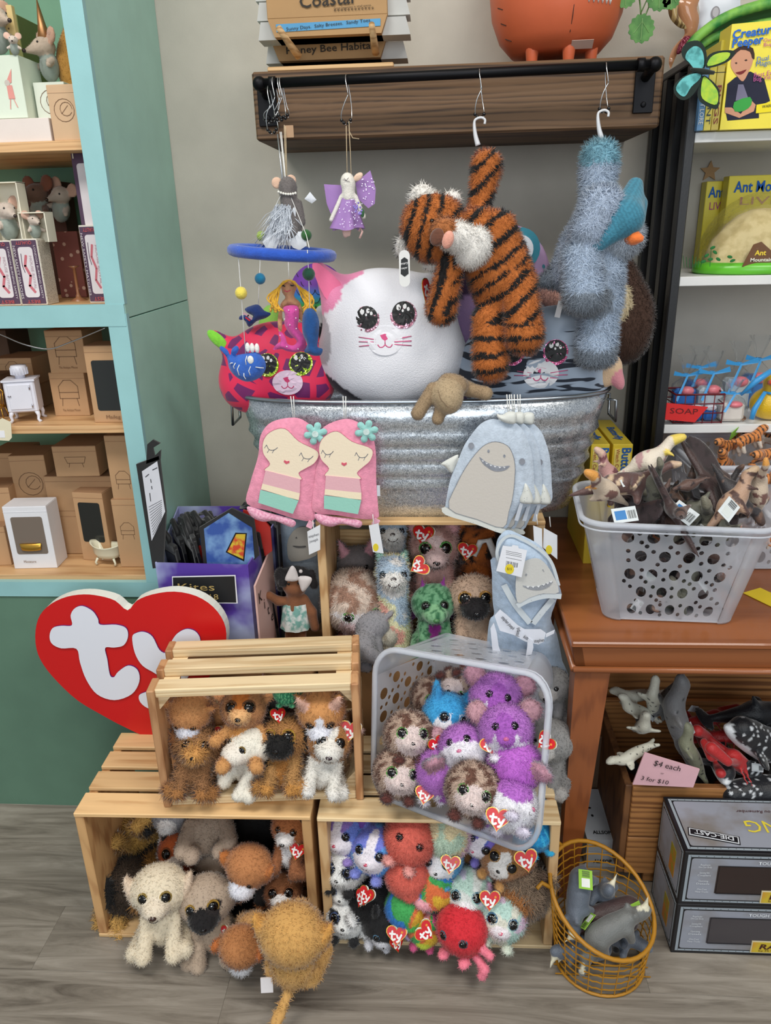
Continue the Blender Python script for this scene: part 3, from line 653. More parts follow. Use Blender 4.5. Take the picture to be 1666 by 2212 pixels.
toy('mostly white and purple toy at the bottom right of the white basket', 1105, 1738, 1.065, .098, r=(-60, 60, 0), P=mk(PURP, ear='none', h=(240, 238, 244), m=(240, 238, 244), f=(226, 220, 236), pt=[((-.3, -.2, .6), (.3, .5, .3), (186, 110, 204))], i=None, n=(200, 90, 130)), group=G)
# ---- small crate on the left
G = 'brown soft toys packed in the small crate'
OR = (202, 142, 90)
toy('orange toy with white snout looking down, top left of the small crate', 415, 1538, 1.225, .135, 'sit', r=(42, 0, -6), P=dict(b=OR, h=(204, 144, 90), m=(226, 228, 240), ms=1.25, ear='side', e=(216, 150, 92), i=(150, 90, 30), es=.06, tag=((.42, -.30, .42), .034, -5, -10), c=(0, -.05, .62), n=(40, 30, 30), pt=[((0, -.32, .68), (.06, .2, .12), (232, 232, 240))]), group=G)
toy('golden terrier toy with shaggy ears, bottom left of the small crate', 423, 1635, 1.20, .135, 'sit', r=(-22, 10, 8), P=dict(b=(154, 110, 72), h=(164, 118, 76), m=(212, 156, 88), ear='flop', e=(150, 96, 56), f=(176, 122, 70), i=(190, 140, 40), fl=.1, fur=9000, es=.095, ms=1.1, lump=.014), group=G)
toy('tan chihuahua toy with paws over the dog below, top of the small crate', 527, 1535, 1.215, .14, 'flop', r=(-25, 0, 2), P=dict(b=(202, 146, 88), h=(186, 130, 84), m=(226, 176, 120), bl=(214, 150, 80), ear='side', e=(214, 150, 100), i=(120, 74, 30), es=.1, ms=1.0, c=(0, -.05, .66), pt=[((0, -.25, .85), (.12, .3, .14), (206, 122, 50))]), group=G)
toy('white bulldog toy with wrinkled brow lying at the bottom of the small crate', 545, 1628, 1.20, .14, 'sit', r=(-8, 4, -38), P=dict(b=(232, 226, 212), h=(234, 228, 214), m=(236, 228, 216), ms=1.35, ear='flop', e=(230, 222, 208), i=(150, 120, 40), es=.06, n=(70, 52, 50), fl=.03), group=G)
toy('black and tan shepherd toy with black muzzle in the small crate', 618, 1622, 1.205, .145, 'sit', r=(-25, -4, -4), P=dict(b=(182, 136, 82), h=(172, 122, 70), m=(20, 18, 18), ms=1.3, ear='flop', e=(18, 17, 18), f=(196, 140, 72), bl=(180, 122, 60), i=(214, 160, 30), es=.1, fl=.08, fur=7500, tag=[((-.02, -.25, 1.0), .034, -20, 50)], pt=[((-.2, .05, .30), (.14, .3, .22), (20, 18, 20))]), group=G)
toy('green glitter toy head peeking at the top of the small crate', 622, 1493, 1.235, .062, r=(-30, 0, 0), P=dict(b=(38, 128, 92), m=(38, 128, 92), ear='none', i=None, n=None, fur=1500, mo=((120, 210, 150), 60, .2)), group=G)
toy('orange corgi toy with long white snout, top right of the small crate', 694, 1533, 1.225, .15, 'sit', r=(30, 0, 4), P=dict(b=(208, 132, 62), h=(206, 146, 88), m=(230, 230, 240), ms=1.25, ear='point', e=(226, 180, 160), i=(90, 54, 24), es=.07, n=(24, 20, 24), tag=((.36, -.32, .60), .044, -6, 4), c=(0, -.05, .68), pt=[((0, -.32, .74), (.07, .25, .15), (234, 234, 242))]), group=G)
toy('brown and white beagle toy with gold rimmed eyes, bottom right of the small crate', 705, 1625, 1.205, .145, 'sit', r=(-18, 14, 6), P=dict(b=(226, 222, 214), h=(176, 124, 74), m=(232, 228, 220), ms=1.3, ear='side', e=(208, 170, 160), i=(196, 124, 44), es=.095, f=(230, 226, 220), n=(60, 44, 50), pt=[((-.02, -.3, .8), (.10, .3, .28), (236, 232, 224))]), group=G)
toy('dark brown ear and black toy wedged behind the shepherd toy', 596, 1560, 1.27, .11, 'sit', r=(-10, 0, 0), P=dict(b=(22, 20, 20), m=(60, 36, 28), e=(70, 42, 34), ear='flop', i=None, n=None), group=G)
toy('brown mottled toy in the back right corner of the small crate', 735, 1590, 1.28, .12, 'sit', r=(-10, 0, -20), P=dict(b=(110, 78, 52), m=(150, 110, 80), ear='round', i=None, n=None, mo=((170, 130, 90), 10, 0)), group=G)
# ---- upper crate
G = 'soft toys standing in the upper crate'
toy('pink hedgehog toy with green eyes sitting high in the upper crate', 938, 1212, 1.585, .19, 'sit', r=(-6, 0, 4), P=dict(b=(206, 162, 154), h=(214, 172, 162), m=(228, 198, 194), ms=1.0, ear='round', e=(214, 160, 164), f=(214, 168, 160), i=(80, 190, 70), es=.085, mo=((186, 140, 132), 14, .1, [0, 1]), tag=((.36, -.3, .70), .044, -10, 0), hs=.95, extra=[E((0, -.16, .76), (.16, .13, .13), 6, w=-1)], xc=[(230, 204, 200)]), group=G)
toy('shaggy brown hedgehog toy under the pink hedgehog in the upper crate', 955, 1266, 1.62, .15, r=(-10, 0, 180), P=mk(HEDGE, b=(126, 96, 80), h=(168, 136, 118), pt=[], i=None, n=None), group=G)
toy('large cream and pink hedgehog toy looking down, left in the upper crate', 764, 1296, 1.52, .155, r=(18, 0, 22), P=mk(HEDGE, h=(218, 198, 182), mo=((166, 128, 108), 15, .05, [1]), pt=[((0, -.46, .30), (.33, .36, .28), (232, 204, 206)), ((0, -.36, .55), (.40, .3, .08), (244, 236, 236))], m=(236, 208, 210), es=.09, tag=((.5, -.5, .15), .036, -30, 40)), group=G)
LL = [(176, 214, 200), (236, 176, 160), (236, 232, 190), (186, 204, 220), (230, 226, 222), (232, 160, 150), (200, 220, 206)]
for (x, yy, y, s, lab, tg) in ((850, 1312, 1.49, .27, 'pastel rainbow llama toy standing at the front of the upper crate', ((.20, -.1, .88), .044, -60, 0)), (848, 1212, 1.60, .25, 'pastel rainbow llama toy behind the front llama, head at the crate top', ((.26, -.25, .82), .050, 0, -20))):
    px_ = dict(b=(170, 214, 200), rb=LL, rs=7.5, rseed=6, h=(180, 214, 200), m=(240, 236, 230), ms=.0, ear='none', i=(40, 60, 70), gl=False, es=.04, n=(80, 70, 70), ns=.02, nz=.0, fl=.03, fur=9000, vox=.022, tag=tg, ex=.6, ez=.05, f=(230, 220, 220))
    px_['extra'] = [K((0, .0, .35), (0, -.02, .85), .13, .11, 6), E((0, -.03, .82), (.125, .12, .11), 6), E((0, -.13, .79), (.075, .08, .065), 2, w=-3), E((-.09, -.0, .93), (.022, .02, .05), 3, (0, -.3, 0)), E((.09, -.0, .93), (.022, .02, .05), 3, (0, .3, 0))]; px_['xc'] = [(180, 214, 200)]
    _o = prims_for
    def _pf(pose, P): return ([E((0, .06, .2), (.16, .2, .2), 0), K((-.08, -.04, .14), (-.08, -.06, .02), .05, .045, 0), K((.08, -.04, .14), (.08, -.06, .02), .05, .045, 0)], np.array((0, -.03, .82)), .12)
    prims_for = _pf
    toy(lab, x, yy, y, s, 'sit', r=(-4, 0, 6), P=px_, group=G, name='llama_toy')
    prims_for = _o
dg = toy('green sequin dragon toy with purple belly and wings in the upper crate', 936, 1330, 1.47, .155, 'sit', r=(-8, 0, 6), P=dict(b=(110, 160, 120), h=(100, 150, 112), m=(124, 172, 128), ms=1.25, bl=(130, 30, 120), ear='horn', e=(120, 40, 120), f=(120, 200, 140), i=(30, 80, 40), es=.075, fur=600, mo=((40, 96, 60), 40, .1, [0, 1, 2, 4]), n=(70, 120, 70), tag=((.34, -.30, .22), .032, -50, 40), lump=.003), group=G, name='dragon_toy')
for s in (-1, 1):
    MB().prism([(0, 0), (s*.055, .04), (s*.07, .0), (s*.05, -.005), (s*.05, -.04), (s*.025, -.02)], -.002, .002, 0, Matrix.Translation((s*.02, .035, .075)) @ Matrix.Rotation(PI/2, 4, 'X')).build('wing', mat('glitter', (96, 24, 96)), dg, world=False)
toy('beige pug toy with black muzzle and amber eyes at the right of the upper crate', 1021, 1320, 1.48, .18, 'sit', r=(-10, 0, 4), P=dict(b=(178, 150, 128), h=(184, 156, 134), m=(22, 18, 20), ms=1.15, ear='none', f=(190, 162, 140), bl=(186, 160, 138), i=(206, 140, 40), es=.09, hs=.95, lump=.012, pt=[((0, -.2, .62), (.11, .3, .12), (24, 20, 22)), ((-.13, -.28, .72), (.06, .1, .05), (60, 40, 40))], n=(14, 12, 14)), group=G)
tg = toy('orange tiger toy seen from behind with white tail tip in the upper crate', 1030, 1212, 1.60, .17, 'sit', r=(0, 0, 170), P=dict(b=(196, 108, 44), h=(190, 104, 42), m=(200, 110, 46), e=(30, 22, 20), ear='round', f=(236, 232, 226), i=None, n=None, fur=7000, mo=((26, 20, 18), 19, .25, [0, 1])), group=G)
MB().tube([(0, .0, 0), (.012, .01, .03), (.03, .012, .035), (.045, .01, .0), (.05, .012, -.03), (.058, .01, -.06)], [.006, .007, .008, .008, .009, .011], 8).build('tail', mat('felt', (236, 236, 236)), tg, world=False).matrix_local = Matrix.Rotation(PI, 4, 'Z') @ Matrix.Translation((0, -.05, .12))
toy('grey cat toy with pink ears half hidden in the back of the upper crate', 772, 1240, 1.63, .15, 'sit', r=(0, 0, 10), P=dict(b=(120, 112, 112), h=(126, 118, 118), m=(150, 140, 140), ear='point', e=(206, 150, 160), i=(90, 90, 90), es=.05), group=G)
toy('grey elephant toy slumped face down at the front left of the upper crate', 795, 1372, 1.44, .13, 'sit', r=(50, 20, 150), P=dict(b=(140, 138, 142), h=(142, 140, 144), m=(146, 144, 148), ms=1, ear='big', e=(170, 150, 156), f=(150, 146, 150), i=None, n=None, fl=.03, lump=.015), group=G, name='elephant_toy')
toy('small beige toy beside the grey elephant at the foot of the llama', 832, 1392, 1.45, .09, 'sit', r=(10, 0, 170), P=dict(b=(190, 184, 168), ear='none', i=None, n=None, mo=((140, 130, 112), 12, .1)), group=G)
# ---- lower left crate
G = 'puppy and animal toys in the left floor crate'
BLK = (20, 19, 20); GO = (196, 148, 82)
toy('shaggy black and tan shepherd toy leaning on the left wall of the left crate', 262, 1950, 1.20, .205, 'sit', r=(-6, 26, 64), P=dict(b=(200, 156, 86), h=(60, 46, 34), m=(180, 130, 70), ear='flop', e=BLK, f=(200, 156, 84), i=(120, 80, 30), es=.06, fl=.07, fur=9000, mo=(BLK, 5, .35, [0, 1, 5]), lump=.02), group=G)
toy('black and tan shepherd toy upside down at the top left of the left crate', 325, 1815, 1.29, .17, 'sit', r=(10, 150, 20), P=dict(b=(184, 142, 70), h=(26, 24, 22), m=(150, 108, 50), ear='flop', e=BLK, f=(200, 156, 84), i=None, n=None, fl=.08, fur=9000, mo=(BLK, 6, .2, [0, 5]), lump=.02), group=G)
toy('cream white puppy toy with brown nose sitting at the front of the left crate', 350, 1950, 1.125, .176, 'sit', r=(-14, 0, 8), P=dict(b=(226, 212, 186), h=(230, 216, 190), m=(232, 218, 196), ms=1.05, ear='flop', e=(222, 200, 176), i=(170, 140, 50), es=.07, n=(60, 38, 32), mc=(50, 36, 32), fl=.035), group=G)
toy('beige pug toy with black muzzle sitting beside the cream puppy', 452, 1968, 1.14, .176, 'sit', r=(-12, -6, 12), P=dict(b=(176, 156, 136), h=(182, 162, 142), m=(20, 17, 19), ms=1.2, ear='flop', e=(170, 148, 130), i=(196, 146, 34), es=.075, lump=.018, fl=.03, pt=[((0, -.26, .60), (.11, .3, .11), (22, 20, 22)), ((.13, -.28, .74), (.09, .12, .07), (40, 34, 34))]), group=G)
toy('beige toy upside down with paws showing at the top middle of the left crate', 462, 1822, 1.25, .172, 'sit', r=(-20, 175, 10), P=dict(b=(166, 146, 128), f=(172, 152, 134), ear='flop', e=(160, 140, 122), i=None, n=None, lump=.015, fl=.03), group=G)
toy('grey and white toy with fluffy legs at the top of the left crate', 375, 1780, 1.27, .13, 'stand', r=(-12, 0, 0), P=dict(b=(220, 216, 214), h=(140, 138, 142), f=(228, 226, 226), ear='none', i=None, n=None, mo=((130, 130, 136), 7, .3, [0])), group=G)
toy('orange fox toy with dark eyes peering from behind the cream puppy', 388, 1838, 1.24, .095, r=(-25, 0, 5), P=dict(b=(196, 96, 44), m=(226, 214, 206), e=(30, 20, 20), ear='point', i=(170, 90, 30), tag=((.38, -.46, .52), .036, -10, 10), es=.14), group=G)
toy('orange corgi toy with white snout hanging its head, right of centre in the left crate', 545, 1866, 1.17, .15, 'sit', r=(28, 6, -14), P=dict(b=(28, 24, 24), h=(188, 126, 78), m=(232, 232, 240), ms=1.3, ear='flop', e=(190, 116, 58), i=(90, 54, 24), es=.05, bl=BLK, f=(190, 120, 64), n=(30, 24, 26), c=(0, 0, .6), fl=.04), group=G)
toy('black furry toy body behind the orange corgi in the left crate', 560, 1960, 1.22, .13, r=(0, 0, 20), P=dict(b=BLK, m=BLK, f=(190, 130, 70), ear='none', i=None, n=None, fl=.09, fur=7000), group=G)
toy('black furry toy wedged at the top right of the left crate', 560, 1790, 1.31, .16, r=(0, 0, 0), P=dict(b=(16, 15, 16), m=BLK, f=BLK, ear='none', i=None, n=None, fl=.08), group=G)
toy('brown fox toy with white chest sitting high at the right of the left crate', 632, 1808, 1.20, .129, 'sit', r=(-14, 0, -12), P=dict(b=(152, 96, 60), h=(180, 110, 62), m=(234, 230, 228), bl=(236, 234, 234), f=(140, 90, 58), ear='point', e=(40, 30, 28), i=(130, 74, 30), tag=((.2, -.3, .46), .036, -30, 30), es=.07), group=G)
toy('little brown fox toy with big amber eyes, low right in the left crate', 612, 1945, 1.165, .129, 'sit', r=(-22, 0, 6), P=dict(b=(140, 90, 56), h=(150, 96, 60), m=(236, 232, 230), bl=(236, 234, 232), ear='point', e=(40, 30, 28), i=(150, 84, 30), n=(150, 80, 50), es=.1, tag=((.16, -.34, .32), .036, -20, 20)), group=G)
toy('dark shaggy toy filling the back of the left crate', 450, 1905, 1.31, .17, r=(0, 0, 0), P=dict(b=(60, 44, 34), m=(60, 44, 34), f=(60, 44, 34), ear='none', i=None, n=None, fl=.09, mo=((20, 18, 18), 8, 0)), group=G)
toy('orange corgi toy fallen face down on the floor before the left crate', 527, 2030, 1.06, .133, 'sit', r=(62, 0, -10), P=dict(b=(204, 156, 98), h=(186, 124, 74), m=(232, 232, 236), ms=1.3, ear='flop', e=(186, 108, 54), i=None, n=None, bl=(230, 226, 220), f=(214, 196, 180), c=(0, 0, .6), tag=((-.40, -.1, .3), .03, 0, -20)), name='plush_dog', group='two toys on the floor before the crate')
gd = toy('golden dog toy lying on the floor with its back to the room', 632, 2050, .995, .172, 'sit', r=(-12, -4, 176), P=dict(b=(204, 158, 92), h=(206, 158, 90), m=(212, 160, 88), ear='flop', e=(204, 150, 76), f=(206, 156, 84), i=None, n=None, fl=.045, lump=.01, hs=1.1, extra=[K((0, .22, .12), (.05, .42, .03), .045, .05, 0), E((.07, .50, .03), (.06, .09, .05), 0)]), name='plush_dog', group='two toys on the floor before the crate')
MB().box((.03, -.0, .0), (.022, .003, .03), rot=(.4, 0, .2)).build('care_label', mat('paper', (240, 236, 238)), gd, world=False).matrix_local = Matrix.Translation((.012, .036, .020))
# ---- lower right crate
G = 'round bright toys in the right floor crate'
def rt(lab, x, yy, y, s, r=(-25, 0, 0), **k): return toy(lab, x, yy, y, s, 'ball', r, k, group=G)
HSK = [((0, -.44, .38), (.30, .34, .26), (238, 232, 240)), ((0, -.4, .70), (.09, .4, .26), (238, 232, 240))]
rt('purple and blue husky toy with white blaze, top left of the right crate', 750, 1797, 1.20, .105, (-20, -8, -22), b=(150, 128, 196), rb=[(150, 120, 196), (110, 130, 210), (190, 130, 190)], rs=5, m=(236, 230, 238), e=(30, 130, 150), ear='point', pt=HSK, i=(40, 60, 120), n=(196, 60, 90), es=.09)
rt('blue and lilac husky toy with pink nose, second from left in the right crate', 812, 1832, 1.17, .11, (-20, 6, -18), b=(130, 140, 214), rb=[(120, 130, 216), (90, 160, 226), (180, 130, 206)], rs=5, m=(236, 230, 240), e=(110, 70, 160), ear='point', pt=HSK, i=(50, 110, 200), n=(206, 70, 100), es=.1, tag=((.12, -.5, -.15), .038, 10, -45))
rt('coral fluffy toy with pink snout at the top of the right crate', 886, 1812, 1.16, .108, (-28, 20, -14), b=(226, 110, 94), m=(226, 110, 94), ms=0, e=(240, 170, 164), f=(240, 168, 160), ear='side', i=(140, 50, 50), n=None, es=.085, fl=.07, fur=7500)
rt('coral round toy facing down under the other coral one', 882, 1888, 1.14, .095, (20, 0, 10), b=(232, 112, 96), m=(232, 112, 96), f=(240, 150, 130), ear='none', i=None, n=None, fl=.07, fur=7000)
rt('pale pastel rainbow fluffy toy at the top middle of the right crate', 965, 1798, 1.18, .108, (30, 20, 0), b=(210, 220, 180), rb=[(200, 222, 200), (236, 220, 180), (226, 190, 210), (180, 210, 226)], rs=5, m=(236, 220, 220), f=(230, 180, 200), ear='none', i=None, n=None, fl=.08, fur=7500)
rt('sky blue and white husky toy in the middle of the right crate', 952, 1855, 1.165, .095, (-20, 0, -12), b=(90, 160, 206), m=(236, 236, 240), e=(60, 140, 196), ear='point', pt=[((0, -.42, .42), (.34, .32, .32), (236, 236, 240))], i=(90, 120, 150), tag=((.28, -.5, .62), .038, -8, 0))
rt('lilac and blue husky toy under the white basket in the right crate', 1045, 1805, 1.19, .095, (-10, 30, -30), b=(130, 120, 200), rb=[(130, 110, 200), (90, 110, 200), (170, 130, 206)], m=(236, 232, 240), e=(100, 60, 150), ear='point', pt=HSK, i=(60, 60, 120), n=(210, 80, 110))
rt('brown and white spaniel toy with amber eye, upper right of the right crate', 1088, 1850, 1.165, .10, (-22, 25, -22), b=(170, 122, 82), m=(236, 232, 228), e=(130, 84, 56), f=(200, 150, 90), ear='flop', pt=[((0, -.44, .42), (.16, .34, .34), (238, 234, 230))], i=(206, 140, 40), es=.12)
rt('small bright blue glitter toy in the top right corner of the right crate', 1152, 1795, 1.17, .085, (-20, 0, 20), b=(30, 130, 190), m=(40, 150, 206), e=(40, 170, 220), f=(50, 180, 226), ear='point', i=None, n=None, tag=((-.45, -.5, .1), .044, 5, 10), mo=((70, 190, 230), 30, .3))
WB = dict(b=(232, 232, 230), m=(238, 238, 236), e=(24, 24, 26), f=(26, 26, 28), ear='round', i=(60, 90, 150), es=.11)
PD = [((-.2, -.4, .55), (.13, .25, .13), (22, 22, 24)), ((.2, -.4, .55), (.13, .25, .13), (22, 22, 24))]
toy('white and black dog toy with blue eyes, left side of the right crate', 748, 1867, 1.175, .10, r=(-16, 0, -16), P=mk(WB, pt=PD, fl=.08, tag=((.5, -.4, .1), .036, 10, -50)), group=G)
toy('small white toy with black ears below the white and black dog', 745, 1920, 1.165, .075, r=(-20, 0, -10), P=mk(WB, pt=[]), group=G)
toy('panda patterned toy at the bottom left of the right crate', 752, 1972, 1.15, .10, r=(-22, 0, -6), P=mk(WB, pt=PD, fl=.06), group=G)
rt('black furry toy lying on its side at the left of the right crate', 806, 1935, 1.165, .12, (10, 60, 30), b=(16, 16, 18), m=(20, 20, 22), f=(226, 226, 226), ear='none', i=None, n=None, fl=.08, fur=7500)
rt('black and grey husky toy with tag at the front left of the right crate', 828, 1993, 1.125, .09, (15, 20, 10), b=(24, 24, 26), m=(226, 226, 230), e=(20, 20, 22), ear='point', f=(200, 200, 206), i=(90, 150, 200), es=.08, pt=[((0, -.4, .26), (.4, .35, .22), (206, 206, 212))], tag=((.15, -.45, .85), .04, 0, -4))
RB = [(236, 196, 60), (230, 120, 70), (70, 170, 90), (50, 130, 210), (226, 90, 150), (140, 90, 190)]
rt('rainbow fluffy toy with pink ear right below the blue husky', 932, 1905, 1.15, .115, (-5, 20, -20), b=(240, 200, 90), rb=RB, rs=4.2, rseed=9, m=(240, 170, 180), f=(240, 170, 180), ear='side', e=(240, 200, 200), i=None, n=None, fl=.06)
rt('rainbow toy at the bottom centre left of the right crate', 878, 1958, 1.13, .095, (10, -20, 20), b=(60, 150, 190), rb=RB, rs=4.6, rseed=11, m=(80, 190, 90), f=(200, 180, 220), ear='none', i=None, n=None)
rt('yellow and pink rainbow toy at the very bottom of the right crate', 918, 2000, 1.115, .08, (10, 10, 0), b=(200, 214, 70), rb=RB[:3]+[(226, 90, 150)], rs=4, rseed=3, m=(200, 214, 70), f=(226, 100, 150), ear='none', i=None, n=None, tag=[((-.62, -.4, .2), .034, -20, 50)])
rt('white and mint dog toy with pink nose and heart tag, right of centre', 1010, 1925, 1.14, .105, (-22, 0, -6), b=(210, 224, 214), rb=[(222, 226, 222), (190, 218, 206), (214, 206, 224)], m=(244, 240, 242), e=(200, 190, 210), ear='round', i=(90, 150, 180), n=(214, 80, 120), tag=((.42, -.48, .56), .04, -10, 12), fl=.07)
rt('pastel cat toy with yellow and blue eyes at the lower right of the right crate', 1082, 1978, 1.115, .105, (-24, 12, -8), b=(214, 222, 206), rb=[(226, 224, 210), (190, 220, 210), (226, 200, 222)], m=(242, 234, 238), e=(200, 160, 190), ear='point', i=(70, 130, 180), n=(226, 70, 110), fl=.07)
rd = rt('bright red octopus toy with pink arms spilling over the front edge', 998, 2005, 1.085, .105, (-5, 0, -26), b=(216, 44, 56), m=(216, 44, 56), ms=0, f=(240, 130, 150), ear='none', i=(60, 120, 140), n=None, es=.09, fl=.05, extra=[K((.38, -.1, .35), (.62, -.15, .30), .08, .075, 4), K((.3, -.1, .15), (.55, -.2, .02), .07, .075, 4), K((.55, -.2, .02), (.52, -.24, -.12), .075, .08, 4)], tag=((-.5, -.45, .5), .04, 40, 20))
rt('shaggy grey brown lion toy at the right wall of the right crate', 1122, 1915, 1.16, .125, (-5, 10, -25), b=(140, 118, 98), m=(238, 234, 232), f=(150, 120, 96), e=(120, 96, 80), ear='round', ms=.9, i=(60, 44, 36), es=.06, fl=.13, fur=10000, pt=[((0, -.42, .5), (.3, .3, .2), (176, 116, 66))], jit=.25)
rt('brown and white corgi toy half hidden at the middle right of the right crate', 1035, 1862, 1.20, .09, (10, 30, -10), b=(170, 120, 70), m=(236, 232, 230), e=(90, 50, 120), ear='point', pt=[((0, -.4, .3), (.2, .35, .4), (238, 236, 234))], i=None)
rt('dark grey and lilac toy at the back of the right crate', 1060, 1915, 1.25, .12, (0, 0, 0), b=(100, 92, 100), m=(90, 80, 96), ear='none', i=None, n=None, mo=((150, 130, 160), 8, .1))
rt('blue and white toy at the back left of the right crate', 800, 1880, 1.26, .12, (0, 0, 0), b=(150, 150, 190), m=(230, 226, 236), ear='none', i=None, n=None)
rt('mint and cream toy behind the rainbow ones in the right crate', 900, 1870, 1.27, .13, (0, 0, 0), b=(170, 190, 190), m=(200, 210, 200), ear='none', i=None, n=None)
# grey seal toys between basket and table leg
G = 'grey seal toys beside the table leg'
SEAL = dict(b=(132, 130, 128), h=(146, 144, 142), m=(196, 192, 188), f=(170, 166, 162), ear='none', i=(30, 26, 26), gl=False, es=.05, fl=.03)
toy('grey seal toy with paw pad print sitting between basket and table leg', 1190, 1622, 1.29, .15, 'sit', r=(-8, 0, -30), P=SEAL, group=G)
toy('grey seal toy higher up, squeezed behind the white basket', 1190, 1500, 1.36, .13, 'sit', r=(-8, 0, -20), P=mk(SEAL, b=(140, 138, 138)), group=G)
# ---- big pillows in the tub
def squish(name, label, px, py, y, rx_, rz_, th, cols, prs, m=None, rot=(0, 0, 0), cat='pillow', **k):
    """pillow: prs in pixel offsets/100 on its own plane"""
    t = thing(name, label, cat, atY(px, py, y)-Vector((0, 0, rz_)), rot)
    pr = [E((0, 0, rz_), (rx_, th, rz_), 0)]+prs
    soft('body', pr, cols, t, vox=.0075, k=.01, fur=k.get('fur', 0), fl=.004, lump=.0025, cfun=k.get('cf'), material=m, seed=4); t['_'] = 0; del t['_']
    return t, pr
def face_old(t, pr, dx, z, r, name, me, th=.3, flat=1.0, roll=0, label=None):
    p, d = surf(pr, (dx, 0, z), (0, -1, 0), .01, .4); return part(name, me, t, Matrix.Translation(p) @ Matrix.Rotation(PI/2, 4, 'X') @ Matrix.Rotation(roll, 4, 'Z') @ Matrix.Diagonal((r, r*flat, r*th, 1)), label)
def big_eye(iris, back=(16, 16, 18)):
    def f():
        mb = MB(); mb.disc(0, -.12, 1.0, 1.0, -1.5, .05, 0); mb.disc(0, 0, .86, .86, .0, .35, 1)
        for x, yy, rr in ((-.36, .45, .17), (.1, .5, .14), (-.05, .2, .08), (.36, .3, .11)): mb.disc(x, yy, rr, rr*1.35, .3, .5, 2, 12, 2)
        return mb.mesh('eye', [mat('glitter', iris, scale=260), mat('fabric', back, .5), mat('fabric', (245, 245, 245))])
    return cmesh(('bigeye', iris), f)
def snout(c, rad, line, whisk=True):
    def f():
        mb = MB(); mb.disc(0, 0, 1.0, .82, -.5, .06, 0, 28, 5); mb.prism([(-.28, .32), (0, .40), (.28, .32), (.16, .1), (0, 0), (-.16, .1)], .02, .1, 1)
        mb.tube([(0, .02, .07), (0, -.2, .07)], .03, 5, 1)
        for s in (-1, 1):
            mb.tube([(s*x, yy, .07) for x, yy in spl([(0, -.2), (.12, -.33), (.3, -.35), (.42, -.2)], 3)], .035, 5, 1)
            if whisk:
                for a, b_ in ((.08, .22), (-.06, -.04), (-.2, -.3)): mb.tube([(s*.52, a, .07), (s*1.0, (a+b_)/2, .05), (s*1.5, b_, -.0)], .028, 5, 1)
        return mb.mesh('snout', [mat('fabric', c), mat('fabric', line)])
    return cmesh(('snout', c, line, whisk), f)
def fnormal(pr, p, k=.01):
    p = np.array(p); e = 1e-3; I = np.eye(3)*e; g = field(pr, np.concatenate([p+I, p-I]), k)[0]; g = g[:3]-g[3:]; return Vector(g/(np.linalg.norm(g)+1e-12))
def conform(t, pr, cx, cz, r, name, me0, th=.12, roll=0, k=.012, sx=1, side=-1):
    """lay a flat applique on the plush front, following its curve"""
    me = me0.copy(); n = len(me.vertices); co_ = np.empty(n*3, np.float32); me.vertices.foreach_get('co', co_); co_ = co_.reshape(-1, 3).astype(float)
    c, s = math.cos(roll), math.sin(roll); X = cx+(co_[:, 0]*c-co_[:, 1]*s)*r*sx; Z = cz+(co_[:, 0]*s+co_[:, 1]*c)*r; ys = np.linspace(.25, -.02, 150)*side
    P = np.stack([np.repeat(X[:, None], 150, 1), np.repeat(ys[None], n, 0), np.repeat(Z[:, None], 150, 1)], -1); f = field(pr, P.reshape(-1, 3), k)[0].reshape(n, 150)
    hit = f < 0; i = np.where(hit.any(1), hit.argmax(1), 149); Yv = ys[i]+side*(co_[:, 2]*r*th+.0012); me.vertices.foreach_set('co', np.stack([X, Yv, Z], 1).astype(np.float32).ravel()); me.update()
    return link(name, me, t)
G = None
# white cat pillow
px = mpp(848, 730, 1.57)
WH = (238, 238, 244)
def catc(V, Nn, C):
    C = C.copy(); k_ = (V[:, 2] < .05-.75*(V[:, 0]+.12)) & (V[:, 0] < -.05); C[k_] = lin((44, 42, 52))
    g_ = (((V-np.array((-.138, 0, .125)))/np.array((.022, .2, .05)))**2).sum(1) < 1; C[g_] = lin((176, 174, 180)); 
    e = (V[:, 0] < -.05) & (V[:, 2] > .205+(V[:, 0]+.14)*.5); C[e] = lin((232, 140, 178)); return C
pr = [E((.0, 0, .085), (.152, .062, .10), 0), E((.005, 0, .145), (.125, .058, .11), 0), E((-.04, 0, .16), (.085, .055, .09), 0),
      K((-.10, 0, .205), (-.138, 0, .262), .036, .012, 1), K((.085, 0, .215), (.10, 0, .24), .03, .016, 0)]
ct = thing('cat_pillow', 'large round white cat pillow with one pink ear in the middle of the tub', 'pillow', atY(848, 862, 1.555))
soft('body', pr, [WH, (232, 140, 178)], ct, vox=.006, k=.012, fur=0, lump=.0015, cfun=catc, material=None, seed=4)
conform(ct, pr, -.042, .172, .0245, 'eye', big_eye((216, 150, 170))); conform(ct, pr, .028, .178, .0255, 'eye', big_eye((216, 150, 170)))
conform(ct, pr, -.008, .128, .034, 'snout', snout(WH, 1, (222, 90, 140)), .06)
MB().prism(spl([(-.118, .200), (-.146, .262), (-.132, .27), (-.088, .225)], 4, True), -.034, -.028, 0, Matrix.Rotation(PI/2, 4, 'X') @ Matrix.Diagonal((1, 1, -1, 1))).build('inner_ear', mat('fabric', (240, 120, 160)), ct, world=False)
hang_tag(ct, Vector((.075, -.062, .215)), .05, 60, 30, -30)
